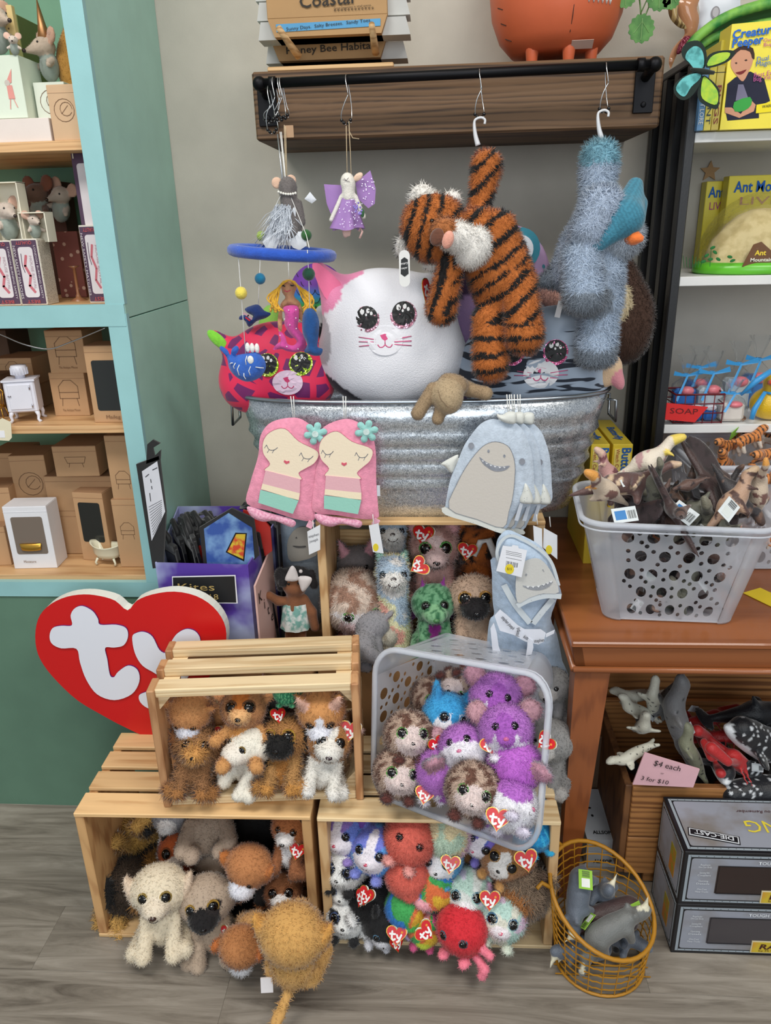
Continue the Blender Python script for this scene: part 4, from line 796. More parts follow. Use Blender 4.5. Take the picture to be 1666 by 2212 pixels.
# pink giraffe-spot pillow
gp = thing('giraffe_pillow', 'crimson pillow with purple patches and green eyes at the left of the tub', 'pillow', atY(598, 866, 1.56))
pr = [E((0, 0, .05), (.113, .06, .075), 0), E((.01, 0, .09), (.096, .055, .072), 0), E((-.05, 0, .03), (.06, .055, .05), 0), E((.06, 0, .03), (.06, .055, .05), 0), K((-.085, 0, .11), (-.118, 0, .138), .018, .010, 0), K((.05, 0, .13), (.085, 0, .15), .018, .012, 0)]
soft('body', pr, [(214, 34, 74)], gp, vox=.006, k=.01, fur=0, material=mat('cells', (120, 24, 96), c2=(218, 34, 74), scale=26, t=.09))
gp.children[0].data.materials[0] = mat('cells', (228, 36, 84), c2=(112, 24, 96), scale=27, t=.17)
conform(gp, pr, .0, .088, .0225, 'eye', big_eye((176, 220, 50))); conform(gp, pr, .065, .088, .0225, 'eye', big_eye((176, 220, 50)))
conform(gp, pr, .038, .05, .030, 'snout', snout((226, 200, 220), 1, (200, 60, 110), False), .08)
MB().ball((-.108, -.016, .130), (.012, .006, .026), rot=(0, -.8, 0)).build('inner_ear', mat('felt', (130, 214, 60)), gp, world=False)
# grey zebra-stripe cat pillow
zp = thing('striped_pillow', 'blue grey pillow with black streaks and pink nose at the right of the tub', 'pillow', atY(1150, 868, 1.55))
pr = [E((-.02, 0, .075), (.125, .06, .10), 0), E((.06, 0, .085), (.082, .058, .09), 0), E((-.06, 0, .06), (.085, .055, .08), 0), E((.08, 0, .03), (.065, .055, .06), 0), E((.04, 0, .12), (.07, .05, .065), 0)]
soft('body', pr, [(150, 165, 185)], zp, vox=.006, k=.012, fur=0, material=mat('stripe', (160, 174, 192), c2=(30, 38, 52), sc=(11, 11, 62), t=.53))
conform(zp, pr, .032, .112, .024, 'eye', big_eye((226, 100, 150))); conform(zp, pr, -.05, .112, .024, 'eye', big_eye((226, 100, 150)))
conform(zp, pr, .006, .068, .034, 'snout', snout((236, 236, 240), 1, (222, 90, 140)), .08)
# owl pillow behind tiger
op = thing('owl_pillow', 'lilac owl pillow with teal ringed eye behind the tiger toy', 'pillow', atY(1100, 720, 1.71))
pr = [E((0, 0, .10), (.085, .05, .115), 0), E((-.02, 0, .14), (.07, .045, .08), 0)]
soft('body', pr, [(206, 170, 214)], op, vox=.007, k=.01, fur=0, material=mat('dots', (212, 176, 220), c2=(80, 150, 170), scale=46, t=.22))
MB().prism(circ(.042, 22), 0, .006, 0).prism(circ(.028, 22), 0, .009, 1).prism(circ(.019, 18, -.004, 0), 0, .013, 2).build('eye', [mat('fabric', (60, 140, 160)), mat('fabric', (240, 244, 250)), mat('fabric', (16, 16, 20))], op, world=False).matrix_local = Matrix.Translation((.01, -.052, .175)) @ Matrix.Rotation(PI/2, 4, 'X')
MB().prism(circ(.022, 20, 0, 0, .014), 0, .002).build('paper_tag', mat('paper', (236, 236, 236)), op, world=False).matrix_local = Matrix.Translation((.045, -.075, .07)) @ Matrix.Rotation(PI/2, 4, 'X') @ Matrix.Rotation(-.5, 4, 'Z')
# second lilac pillow between cat and stripes
lp = thing('lilac_pillow', 'lilac pillow with pink corner wedged between the white cat and the striped pillow', 'pillow', atY(1012, 860, 1.62))
pr = [E((0, 0, .11), (.05, .045, .13), 0), E((-.02, 0, .26), (.05, .04, .06), 1)]
soft('body', pr, [(170, 140, 186), (70, 50, 80)], lp, vox=.007, k=.01, fur=0)
# rainbow scaled pillow
rp = thing('rainbow_pillow', 'rainbow scale pattern pillow behind the mermaid at the back of the tub', 'pillow', atY(690, 690, 1.70))
soft('body', [E((0, 0, .05), (.062, .04, .068), 0)], [(200, 120, 100)], rp, vox=.006, k=.01, fur=0, material=mat('rainbow', (1, 1, 1), s=12, o=.1))
mb = MB()
for r_ in range(7):
    for c_ in range(6):
        x = -.05+c_*.02+(r_ % 2)*.01; z = .0+r_*.0165; v = 1-(x/.062)**2-((z-.05)/.068)**2
        if v > .05:
            yy = -.04*math.sqrt(v)-.001; mb.tube([(x+.01*math.cos(a), yy, z+.011*math.sin(a)) for a in np.linspace(PI, 2*PI, 7)], .0008, 4)
mb.build('scale_outlines', mat('fabric', (20, 20, 26)), rp, world=False)
wp = thing('white_pillow', 'small piece of white pillow with black spot between mermaid and white cat', 'pillow', atY(705, 800, 1.66))
soft('body', [E((0, 0, .05), (.035, .035, .09), 0), E((.02, -.02, .08), (.012, .02, .014), 1, w=-2)], [(232, 232, 234), (30, 30, 34)], wp, vox=.006, k=.01, fur=0)
gnp = thing('green_pillow', 'lime green pillow corner showing behind the shark at the left of the tub', 'pillow', atY(590, 745, 1.66))
soft('body', [E((0, 0, .02), (.03, .03, .065), 0)], [(150, 206, 90)], gnp, vox=.006, k=.01, fur=0)
# brown monkey pillow right
mk_ = thing('monkey_pillow', 'dark brown furry monkey pillow with tan hands at the right tub end', 'pillow', atY(1308, 790, 1.665))
pr = [E((.0, 0, .12), (.07, .055, .11), 0), E((-.07, .01, .17), (.06, .04, .06), 0), E((.035, -.0, .09), (.058, .055, .085), 0), E((-.015, -.045, .235), (.035, .02, .025), 1), E((-.0, -.055, .135), (.022, .014, .035), 1, (0, .3, 0)), E((-.105, -.03, .14), (.05, .03, .028), 2, (0, .4, 0))]
soft('body', pr, [(74, 50, 38), (214, 196, 158), (214, 164, 150)], mk_, vox=.008, k=.006, fur=16000, fl=.008, fw=.0018, lump=.003)
_o = atY(1320, 815, 1.52)-Vector(mk_.location); _n = lambda c: tuple(Vector(c)+_o)
soft('foot', [E(_n((0, 0, .02)), (.018, .015, .025), 0), E(_n((.012, -.005, -.002)), (.012, .012, .024), 1, (0, -.4, 0)), E(_n((-.01, .0, .0)), (.014, .012, .02), 0), K(_n((0, 0, .02)), _n((-.01, .12, .06)), .016, .014, 0)], [(216, 184, 150), (214, 140, 150)], mk_, vox=.004, k=.004, fur=0)
# ============================================================ HANGING THINGS
from mathutils.geometry import delaunay_2d_cdt
def FM(y, lean=0): return Matrix(((1, 0, 0, 0), (0, 0, -1, y), (0, 1, 0, 0), (0, 0, 0, 1)))
def o2(pts, y): return [(p.x, p.z) for p in (atY(a, b, y) for a, b in pts)]
def zo(pts, ox, oy, s): return [(ox+x/s, oy+yy/s) for x, yy in pts]      # zoom-crop pixels to photo pixels
def puff(mb, outl, th, mi=0, M=None, step=None, back=True, p=.5):
    """a stuffed flat shape: outline filled, swelling to th in front (and behind)"""
    O = np.array(outl); lo, hi = O.min(0), O.max(0); step = step or max(hi-lo)/14; n = len(O)
    xs = np.arange(lo[0]+step/2, hi[0], step); ys = np.arange(lo[1]+step/2, hi[1], step); G_ = np.array([(x, y) for x in xs for y in ys]) if len(xs) and len(ys) else np.zeros((0, 2))
    def dist(P):
        A = O; B = np.roll(O, -1, 0); d = B-A; t = np.clip(((P[:, None]-A)*d).sum(-1)/((d*d).sum(-1)+1e-12), 0, 1); return np.linalg.norm(P[:, None]-(A+t[..., None]*d), axis=-1).min(1)
    G_ = G_[dist(G_) > step*.45] if len(G_) else G_
    V, E_, Fc, *_ = delaunay_2d_cdt([Vector(p_) for p_ in list(O)+list(G_)], [], [list(range(n))], 1, 1e-7)
    P = np.array([(v.x, v.y) for v in V]); d = dist(P); dm = max(d.max(), 1e-9); z = th*np.clip(1-(1-np.minimum(1, d/dm*1.15))**2, 0, 1)**p
    F_ = [list(f) for f in Fc]; mb.add([(a, b, c) for (a, b), c in zip(P, z)], F_, mi, True, M)
    if back: mb.add([(a, b, -c-1e-5) for (a, b), c in zip(P, z)], [f[::-1] for f in F_], mi, True, M)
    return mb
def hookwire(pts, y, name='hook'): return [atY(a, b, y) for a, b in pts]
SIL = mat('metal', (200, 202, 204), .3)
def s_hook(label, px, py0, py1, dx=0, beads=True, yy=1.545, both=True):
    c = atY(px, py0, 1.548); b = atY(px+dx, py1, 1.54); t = thing('wire_hook', label, 'hook', b, group='silver wire hooks on the pipe rail')
    def P(a, z, y): return Vector((a, y, z))
    top = Vector((c.x, 1.548, c.z)); pr = .011
    pts = [top+Vector((.004, -pr-.004, -.03)), top+Vector((0, -pr, -.008)), top+Vector((0, -.002, .003)), top+Vector((.002, pr, -.01)), top+Vector((.006, pr+.002, -.04)), Vector((b.x+.009, 1.556, b.z+.01)), Vector((b.x+.008, 1.545, b.z))]
    pts2 = [pts[0], top+Vector((-.004, -pr-.004, -.045)), Vector((b.x-.008, 1.535, b.z+.012)), Vector((b.x-.006, 1.54, b.z)), Vector((b.x, 1.542, b.z-.003))]
    MB().tube(spl(pts, 4), .0009, 5).tube(spl(pts2, 4), .0009, 5).build('wire', SIL, t)
    if beads:
        mb = MB(); [mb.ball((b.x+x, 1.54, b.z+z), .0032, n=8, m=6) for x, z in ((-.008, .004), (.008, .004), (-.004, 0), (.004, -.001))]; mb.build('bead', mat('glossy', (12, 12, 14)), t)
    return b
s_hook('silver wire hook with black beads holding the purple mouse', 748, 166, 265)
s_hook('silver wire hook on the pipe holding the tiger', 1036, 154, 252)
s_hook('thin silver wire hook on the pipe holding the blue dinosaur', 1309, 140, 240, -4)
for i, (x, d) in enumerate(((590, -8), (602, 2), (606, 6))): s_hook(('leftmost', 'middle', 'rightmost')[i]+' silver wire hook of the tangled bunch at the left pipe end', x, 172, 262-i*4, d)
s_hook('long silver wire hook hanging lowest at the left pipe end', 580, 190, 285, 8)
def plastic_hook(px, y0, y1, lab):
    t = thing('plastic_hook', lab, 'hook', atY(px, y1, 1.53)); m = mpp(px, y0, 1.53); P = lambda a, b: atY(px+a, y0+b, 1.53); h = y1-y0
    c = spl([(14, 12), (15, 3), (8, -2), (-2, 0), (-8, 8), (-6, h*.6), (0, h)], 4); MB().tube([P(a, b) for a, b in c], [.0022]*(len(c)-9)+list(np.linspace(.0024, .005, 9)), 8).build('hook_body', mat('plastic', (226, 228, 232), .25, alpha=.85), t)
plastic_hook(1033, 256, 314, 'white plastic hanger hook above the tiger'); plastic_hook(1300, 240, 300, 'white plastic hanger hook above the blue dinosaur')
class PX:
    def __init__(s, y): s.y = y
    def p(s, a, dy=0): return np.array(atY(a[0], a[1], s.y+dy))
    def K(s, a, b, ra, rb, c=0, da=0, db=0, w=0): return K(s.p(a, da), s.p(b, db), ra*mpp(*a, s.y), rb*mpp(*b, s.y), c, w)
    def E(s, a, rx, rz, c=0, dy=0, ry=None, rot=0, w=0): m = mpp(*a, s.y); return E(s.p(a, dy), (rx*m, (ry if ry is not None else min(rx, rz))*m, rz*m), c, (0, rot, 0), w)
def rel(pr, o):
    o = np.array(o); out = []
    for p in pr: out.append((p[0], p[1]-o)+((p[2],) if p[0] == 'e' else (p[2]-o,))+p[3:])
    return out
# ---- tiger
Q = PX(1.47)
tr = thing('tiger_toy', 'orange and black striped tiger toy hanging by one arm from the pipe', 'soft toy', atY(1060, 815, 1.47))
pr = [Q.K((1034, 462), (1052, 358), 22, 34, 0, .02, .04), Q.E((1035, 490), 42, 34, 0), Q.K((1032, 500), (1066, 600), 48, 54, 0), Q.E((1078, 640), 52, 42, 0),
      Q.K((975, 575), (954, 668), 27, 33, 0, -.03, -.02), Q.K((1080, 490), (1122, 610), 34, 36, 0, -.01, -.02), Q.K((1122, 625), (1133, 724), 36, 41, 0, -.03, -.055), Q.K((1054, 690), (1060, 786), 33, 37, 0, -.02, -.04),
      Q.E((928, 492), 60, 68, 1, -.02, ry=48), Q.E((955, 480), 50, 50, 1, -.02, ry=44), Q.E((1024, 536), 34, 42, 2, -.055, ry=24, rot=.4), Q.E((988, 512), 36, 30, 2, -.06, ry=26), Q.E((960, 498), 28, 26, 3, -.062, ry=28),
      Q.E((910, 424), 27, 26, 4, .0, ry=10, rot=-.5), Q.E((915, 430), 20, 20, 2, -.012, ry=9, w=-3), Q.E((873, 532), 20, 26, 4, .0, ry=10), Q.E((880, 537), 15, 18, 2, -.012, ry=9, w=-3), Q.E((975, 430), 22, 18, 2, .02, ry=14), Q.E((955, 572), 42, 14, 2, .0, ry=14)]
o = np.array(tr.location); Pm = np.array(atY(958, 515, 1.40))-o
def tigf(V, Nn, C):
    C = C.copy(); d = np.array(lin((184, 104, 44))); n = nz3(V, 26, 8)
    body = (np.abs(C-d).sum(1) < .02); x, z = V[:, 0], V[:, 2]
    ang = np.where(z > .20, .7, np.where(z < .11, .15, .75)); hd = x < -.075
    ph = (np.sin(ang)*x-np.cos(ang)*z)*225; ph = np.where(hd & (z > .12), x*260-z*60, ph)
    st = np.sin(ph+n*2.2)+.35*nz3(V, 60, 2) > .42; C[body & st] = lin((22, 18, 18)); return C
soft('body', rel(pr, o), [(184, 104, 44), (184, 104, 44), (234, 230, 224), (170, 104, 56), (24, 22, 28)], tr, vox=.0045, k=.004, fur=30000, fl=.009, fw=.0014, cfun=tigf, lump=.0012, droop=.4)
rp_ = rel(pr, o)
MB().ball(Vector(Q.p((968, 518), -.092))-Vector(o), (.010, .007, .015), rot=(0, .3, 0)).build('nose', mat('felt', (226, 160, 140)), tr, world=False)
MB().ball(Vector(Q.p((944, 512), -.088))-Vector(o), (.012, .006, .015), rot=(0, .5, -.3)).build('nose_bridge', mat('felt', (104, 62, 44)), tr, world=False)
for (a, b) in ((934, 478), (978, 470)): 
    p = Q.p((a, b))-o; pp, dd = surf(rp_, (p[0], 0, p[2]), (0, -1, 0), .004, .3); part('eye', ball_mesh((10, 9, 9)), tr, align(pp, (0, -1, 0)) @ Matrix.Diagonal((.0045,)*3+(1,)))
# black hang tag
ht = thing('hang_tag', 'narrow white swing tag with black label hanging from the tiger ear', 'tag', atY(872, 612, 1.42))
MB().prism(rrect(.019, .062, .009), 0, .0015, 0, Matrix.Translation(atY(874, 580, 1.42)) @ Matrix.Rotation(PI/2, 4, 'X') @ Matrix.Rotation(.1, 4, 'Y')).build('card', mat('paper', (226, 226, 224)), ht)
MB().prism([(0, .016), (.006, .012), (.007, -.012), (0, -.017), (-.007, -.012), (-.006, .012)], .0016, .002, 0, Matrix.Translation(atY(874, 576, 1.42)) @ Matrix.Rotation(PI/2, 4, 'X') @ Matrix.Rotation(.1, 4, 'Y')).build('black_label', BLACK(), ht)
text('mary', ht, atY(874, 570, 1.4175), (1, 0, .15), (-.1, 0, 1), .0045, mat('paper', (240, 240, 240))); text('meyer', ht, atY(874, 580, 1.4175), (1, 0, .15), (-.1, 0, 1), .004, mat('paper', (240, 240, 240)), wmax=.011)
# ---- blue dinosaur toy
Q = PX(1.47)
bd = thing('dinosaur_toy', 'fluffy pale blue dinosaur toy with teal corduroy frill hanging upside down', 'soft toy', atY(1290, 785, 1.47))
pr = [Q.K((1290, 440), (1295, 352), 33, 39, 0, .03, .04), Q.K((1300, 450), (1250, 580), 40, 50, 1, .0, .0), Q.E((1262, 540), 48, 72, 1, rot=.3), Q.K((1235, 590), (1165, 608), 34, 9, 3, .01, .02), Q.E((1297, 322), 28, 14, 4, .03, ry=20, w=-3),
      Q.K((1300, 450), (1272, 500), 44, 36, 1, -.035, -.045), Q.K((1256, 560), (1262, 632), 36, 40, 0, -.045, -.055), Q.E((1262, 655), 34, 14, 3, -.055, ry=26, w=-3), Q.K((1310, 570), (1312, 650), 34, 28, 0, -.01, -.02),
      Q.K((1300, 610), (1288, 745), 36, 40, 0, -.02, -.02), Q.E((1290, 775), 36, 13, 3, -.02, ry=26, w=-3), Q.E((1345, 510), 42, 42, 5, -.02, ry=38), Q.E((1330, 470), 38, 50, 5, .01, ry=30)]
o = np.array(bd.location)
soft('body', rel(pr, o), [(176, 192, 212), (176, 190, 210), (230, 230, 232), (138, 148, 160), (128, 178, 196), (184, 194, 206)], bd, vox=.0045, k=.006, fur=34000, fl=.012, fw=.0013, lump=.0012, jit=.2, cfun=lambda V, N_, C: C*(1-.25*np.clip(nz3(V, 60, 5), 0, 1))[:, None])
prf = [Q.K((1372, 402), (1352, 470), 18, 38, 0, .0, -.045), Q.K((1352, 470), (1290, 525), 36, 18, 0, -.05, -.055), Q.K((1385, 440), (1380, 470), 14, 14, 0, -.01, -.02), Q.K((1290, 525), (1262, 540), 16, 12, 0, -.05, -.06)]
soft('frill', rel(prf, o), [(62, 132, 156)], bd, vox=.004, k=.004, fur=0, cfun=lambda V, N_, C: C*np.where(np.sin((V[:, 0]*.9+V[:, 2]*.45)*1100) > 0, 1, .72)[:, None])
MB().tube([Vector(Q.p((1358, 512), -.04)-o), Vector(Q.p((1374, 514), -.06)-o), Vector(Q.p((1390, 516), -.066)-o)], [.015, .012, .004], 12).build('beak', mat('felt', (236, 120, 50)), bd, world=False)
MB().ball(Vector(Q.p((1382, 488), -.03)-o), (.004, .006, .008)).build('eye', mat('glossy', (40, 40, 44)), bd, world=False)
MB().box(Vector(Q.p((1208, 668), .0)-o), (.010, .001, .03), rot=(0, .2, 0)).build('care_label', mat('fabric', (200, 200, 204)), bd, world=False)
# ---- grey mouse in feathers
def strings(t, pairs, r=.0007, m=None, name='string'):
    mb = MB()
    for a in pairs: mb.tube(a, r, 5)
    return mb.build(name, m or mat('felt', (206, 184, 146)), t)
gm = thing('mouse_ornament', 'grey felt mouse ornament in a white feather dress with pearl necklace', 'ornament', atY(615, 545, 1.51))
y = 1.51; Q = PX(y); o = np.array(gm.location)
soft('body', rel([Q.E((622, 404), 19, 22, 0), Q.K((622, 420), (632, 500), 17, 20, 0), Q.K((645, 440), (652, 480), 8, 8, 0)], o), [(112, 106, 104)], gm, vox=.0025, k=.003, fur=3000, fl=.003, fw=.0005)
for a, b, r_ in ((598, 395, 0), (629, 390, .5)): MB().ball(Vector(Q.p((a, b))-o), (.010, .003, .010), rot=(0, r_, r_)).build('ear', mat('felt', (224, 186, 160)), gm, world=False)
mb = MB(); [mb.ball(Vector(Q.p((602+i*5.2, 415+i*.7+(i-3)**2*-.3+2), -.018)-o), .0024, n=8, m=6) for i in range(8)]; mb.build('pearl_necklace', mat('plastic', (238, 236, 226), .2), gm, world=False)
rs = np.random.RandomState(3); mb = MB()
for i in range(420):
    t_ = rs.rand(); bx_, by_ = 612+rs.randn()*8+t_*4, 440+t_*50; ex_ = bx_+rs.randn()*22-12; ey_ = by_+35+rs.rand()*28; p0 = Q.p((bx_, by_), -.012-.01*rs.rand())-o; p1 = Q.p((ex_, ey_), -.02+.03*rs.rand())-o; mid = (p0+p1)/2+rs.randn(3)*.004
    w_ = .0006; mb.add([p0+(w_, 0, 0), p0-(w_, 0, 0), mid-(w_*1.4, 0, 0), p1, mid+(w_*1.4, 0, 0)], [(0, 1, 2, 3, 4)])
mb.build('feather_dress', mat('paper', (206, 212, 220)), gm, world=False)['kind'] = 'stuff'
mb = MB()
for ol in ([(588, 500), (612, 505), (600, 535), (582, 543), (570, 522)], [(625, 520), (640, 500), (662, 500), (665, 530), (650, 540), (636, 535)], [(622, 440), (642, 450), (640, 490), (624, 500)], [(660, 430), (672, 415), (686, 432), (676, 440)]): puff(mb, o2(ol, y), .002, 0, FM(y-.012), p=1)
mb.build('ribbon_wing', mat('paper', (214, 218, 224)), gm)
strings(gm, [[atY(611, 540, 1.49), atY(625, 546, 1.49), atY(640, 549, 1.49)], [atY(632, 540, 1.49), atY(633, 552, 1.49)], [atY(640, 540, 1.49), atY(641, 554, 1.49)]], .0018, mat('felt', (226, 186, 170)), 'tail')
strings(gm, [[atY(614, 270, 1.53), atY(618, 390, 1.51)], [atY(617, 272, 1.53), atY(620, 392, 1.51)]])
MB().prism(rrect(.016, .020, .001), 0, .0006, 0, Matrix.Translation(atY(625, 284, 1.53)) @ Matrix.Rotation(PI/2, 4, 'X')).build('price_tag', mat('card', (176, 142, 110)), gm)
# ---- white mouse fairy
fm = thing('mouse_ornament', 'white felt mouse fairy ornament with purple tulle wings and dress', 'ornament', atY(755, 515, 1.52))
y = 1.52; Q = PX(y); o = np.array(fm.location)
soft('body', rel([Q.E((751, 392), 15, 18, 0), Q.K((753, 400), (753, 425), 14, 13, 0), Q.K((738, 425), (716, 475), 5, 5, 0), Q.K((768, 425), (786, 468), 5, 5, 0), Q.K((742, 480), (746, 508), 7, 5, 1), Q.K((756, 480), (754, 506), 6, 4, 1)], o), [(232, 228, 218), (226, 190, 176)], fm, vox=.0025, k=.002, fur=1500, fl=.002, fw=.0004)
MB().ball(Vector(Q.p((774, 382))-o), (.010, .003, .006), rot=(0, -.6, 0)).build('ear', mat('felt', (232, 200, 176)), fm, world=False)
MB().stroke(o2([(743, 389), (758, 394)], y), .0008, .015, 0, FM(y)).stroke(o2([(745, 386), (750, 391), (755, 385)], y), .0008, .015, 0, FM(y)).build('whiskers', mat('dark', (70, 60, 70)), fm)
TU = mat('glitter', (168, 124, 190), .6, scale=500)
TUm = mat('paint', (172, 132, 198), .7, alpha=.86)
mb = MB()
for ol in ([(740, 400), (700, 398), (706, 440), (718, 470), (738, 440)], [(768, 395), (800, 368), (812, 408), (810, 440), (796, 450), (774, 430)]): puff(mb, o2(ol, y+.012), .001, 0, FM(y+.012), p=1)
mb.build('wing', TUm, fm)
mb = MB(); n = 24; vs = []
for k_, (cy, rr) in enumerate(((424, 14), (450, 20), (495, 33))):
    for j in range(n): a = 2*PI*j/n; m_ = mpp(753, cy, y); r_ = rr*m_*(1+.12*k_*math.sin(5*a+k_)); c = atY(753-k_*2, cy+(3*math.sin(3*a) if k_ == 2 else 0), y); vs.append((c.x+r_*math.cos(a), c.y+r_*.7*math.sin(a), c.z))
mb.add(vs, [(i*n+j, (i+1)*n+j, (i+1)*n+(j+1) % n, i*n+(j+1) % n) for i in range(2) for j in range(n)], 0, True); mb.build('dress', TUm, fm)
rs = np.random.RandomState(9); mb = MB()
for i in range(60):
    a, b = 725+rs.rand()*60, 428+rs.rand()*64
    if abs(a-753) < 12+(b-420)*.28: p = atY(a, b, y-.0165-.007*rs.rand()-max(0, (b-440))*.00012); mb.box(p, (.0012, .0004, .0012), rot=(0, rs.rand(), 0))
for i in range(26):
    a, b = 782+rs.rand()*28, 385+rs.rand()*60; mb.box(atY(a, b, y+.0095), (.0014, .0004, .0014))
mb.build('glitter_specks', mat('metal', (236, 226, 244), .25), fm)['kind'] = 'stuff'
mb = MB(); [mb.ball(atY(772+rs.randn()*5, 452+rs.randn()*6, y-.024), .0022, n=6, m=4) for i in range(14)]; mb.build('flower_posy', mat('felt', (150, 130, 214)), fm)
MB().ball(atY(783, 460, y-.022), (.004, .003, .008)).build('posy_leaf', mat('felt', (50, 100, 60)), fm)
strings(fm, [[atY(776, 500, y), atY(779, 492, y), atY(783, 500, y), atY(777, 515, y)]], .0022, mat('felt', (230, 186, 176)), 'tail')
strings(fm, [[atY(748, 272, 1.53), atY(750, 378, y)], [atY(754, 262, 1.53), atY(759, 378, y)], [atY(754, 282, 1.53), atY(762, 298, 1.53), atY(776, 300, 1.53)]])
# ---- mobile
y = 1.46; Q = PX(y)
mo_ = thing('felt_mobile', 'blue felt mobile ring with pom poms and hanging felt sea creatures', 'mobile', atY(610, 548, 1.46))
cx = atY(610, 546, 1.46); mb = MB(); R_ = .097; pts = []
Mr = Matrix.Translation(cx) @ Euler((0, math.radians(5), math.radians(0))).to_matrix().to_4x4()
BF = mat('felt', (36, 84, 186))
ring = [Mr @ Vector((R_*.92*math.cos(a), R_*.92*math.sin(a), 0)) for a in np.linspace(0, 2*PI, 40, endpoint=False)]
MB().tube(ring, .0105, 10, closed=True).build('ring', BF, mo_)
ST = mat('felt', (232, 232, 228))
for (a, b, r, c, yy) in ((565, 510, 11, (150, 176, 70), 1.52), (662, 508, 12, (40, 96, 44), 1.50), (521, 633, 13.5, (226, 206, 84), 1.40), (562, 602, 12, (20, 120, 160), 1.52), (667, 592, 14, (22, 76, 56), 1.40)):
    MB().ball(atY(a, b, yy), r*mpp(a, b, yy), n=14, m=10).build('pom_pom', mat('felt', c), mo_)
strings(mo_, [[atY(605, 285, 1.53), atY(618, 400, 1.5), atY(565, 505, 1.51), atY(548, 530, 1.54)], [atY(608, 285, 1.53), atY(618, 400, 1.5), atY(662, 508, 1.49), atY(668, 535, 1.38)], [atY(513, 530, 1.40), atY(521, 633, 1.40), atY(531, 768, 1.40)], [atY(562, 560, 1.52), atY(558, 665, 1.52)], [atY(622, 552, 1.43), atY(625, 606, 1.43)], [atY(664, 540, 1.38), atY(667, 592, 1.40), atY(669, 668, 1.40)]], .0008, ST)
strings(mo_, [[atY(600, 290, 1.53), atY(612, 402, 1.5)]], .0016, mat('metal', (206, 210, 214), .4), 'silver_cord')
# whale
wh = MB(); y = 1.40; OL = zo(spl([(250, 1640), (380, 1620), (520, 1600), (620, 1700), (640, 1820), (560, 1940), (400, 1995), (260, 1940), (160, 1830), (130, 1700), (100, 1640), (30, 1560), (50, 1520), (130, 1570), (170, 1640), (190, 1560), (250, 1515), (285, 1560), (240, 1650)], 4, True), 470, 500, 6.144)
t = thing('felt_whale', 'blue felt whale with white stitching hanging lowest on the mobile', 'ornament', atY(545, 825, y), group='felt sea creatures of the mobile')
puff(wh, o2(OL, y), .017, 0, FM(y)).build('body', mat('felt', (44, 96, 186)), t)
mb = MB()
for s_ in ([(390, 1650), (372, 1710), (380, 1770)], [(290, 1770), (262, 1830), (288, 1910)], [(238, 1745), (212, 1790), (222, 1825)], [(440, 1790), (415, 1850), (435, 1910)], [(505, 1800), (560, 1808), (615, 1812)], [(165, 1760), (180, 1745), (205, 1745)], [(350, 1880), (350, 1920), (375, 1960)]):
    q = zo(s_, 470, 500, 6.144); mb.tube([atY(a, b, y-.0165) for a, b in q], .0009, 5)
mb.build('stitching', ST, t); MB().ball(atY(*zo([(438, 1703)], 470, 500, 6.144)[0], y-.016), (.006, .002, .0075)).build('eye', ST, t)
mb = MB(); [mb.ball(atY(*zo([q], 470, 500, 6.144)[0], y-.004), (.0045, .004, .009)) for q in ((400, 1540), (460, 1545), (525, 1550))]; mb.build('water_spout', ST, t)
# shark
y = 1.52; t = thing('felt_shark', 'navy felt shark with open red mouth behind the mobile strings', 'ornament', atY(560, 705, y), group='felt sea creatures of the mobile')
OL = zo(spl([(360, 1030), (430, 990), (540, 970), (620, 1050), (710, 1090), (640, 1150), (520, 1190), (420, 1270), (360, 1180), (290, 1170), (300, 1120), (380, 1110), (450, 1150), (470, 1120), (400, 1080)], 3, True), 470, 500, 6.144)
puff(MB(), o2(OL, y), .014, 0, FM(y)).build('body', mat('felt', (18, 48, 110)), t)
MB().stroke(o2(zo([(370, 1075), (430, 1105), (475, 1150)], 470, 500, 6.144), y), .004, .015, 0, FM(y)).stroke(o2(zo([(400, 1130), (450, 1170)], 470, 500, 6.144), y), .003, .015, 1, FM(y)).build('mouth', [mat('felt', (190, 150, 160)), mat('felt', (190, 30, 50))], t)
# navy fish
y = 1.40; t = thing('felt_fish', 'dark blue plush fish hanging nose up beside the mermaid', 'ornament', atY(675, 770, y), group='felt sea creatures of the mobile')
OL = zo(spl([(1150, 1060), (1220, 1015), (1300, 1060), (1350, 1200), (1340, 1400), (1330, 1530), (1395, 1560), (1370, 1640), (1280, 1650), (1200, 1620), (1150, 1590), (1190, 1500), (1130, 1350), (1125, 1180)], 3, True), 470, 500, 6.144)
puff(MB(), o2(OL, y), .015, 0, FM(y)).build('body', mat('felt', (16, 74, 136)), t)
# mermaid doll
y = 1.43; Z6 = lambda p: zo(p, 470, 500, 6.144); t = thing('mermaid_doll', 'felt mermaid with long yellow hair and pink tail on the mobile', 'ornament', atY(630, 755, y), group='felt sea creatures of the mobile')
SK = mat('felt', (196, 144, 108)); MB()
mb = MB(); puff(mb, o2(Z6(spl([(840, 700), (880, 650), (960, 635), (1030, 670), (1050, 740), (1020, 830), (1030, 880), (1100, 950), (1130, 1100), (1120, 1200), (1080, 1120), (1060, 1000), (880, 1000), (860, 1150), (855, 1310), (810, 1320), (800, 1150), (840, 960), (900, 880), (860, 810)], 3, True)), y), .012, 0, FM(y)); mb.build('torso', SK, t)
mb = MB(); puff(mb, o2(Z6(spl([(880, 1000), (1060, 990), (1080, 1150), (1070, 1280), (1160, 1400), (1170, 1530), (1080, 1600), (930, 1590), (850, 1560), (740, 1570), (780, 1500), (840, 1450), (810, 1350), (840, 1330), (900, 1400), (930, 1490), (1010, 1510), (1050, 1450), (960, 1360), (890, 1240), (895, 1120)], 4, True)), y-.008), .014, 0, FM(y-.008)); mb.build('tail', mat('felt', (200, 72, 150)), t)
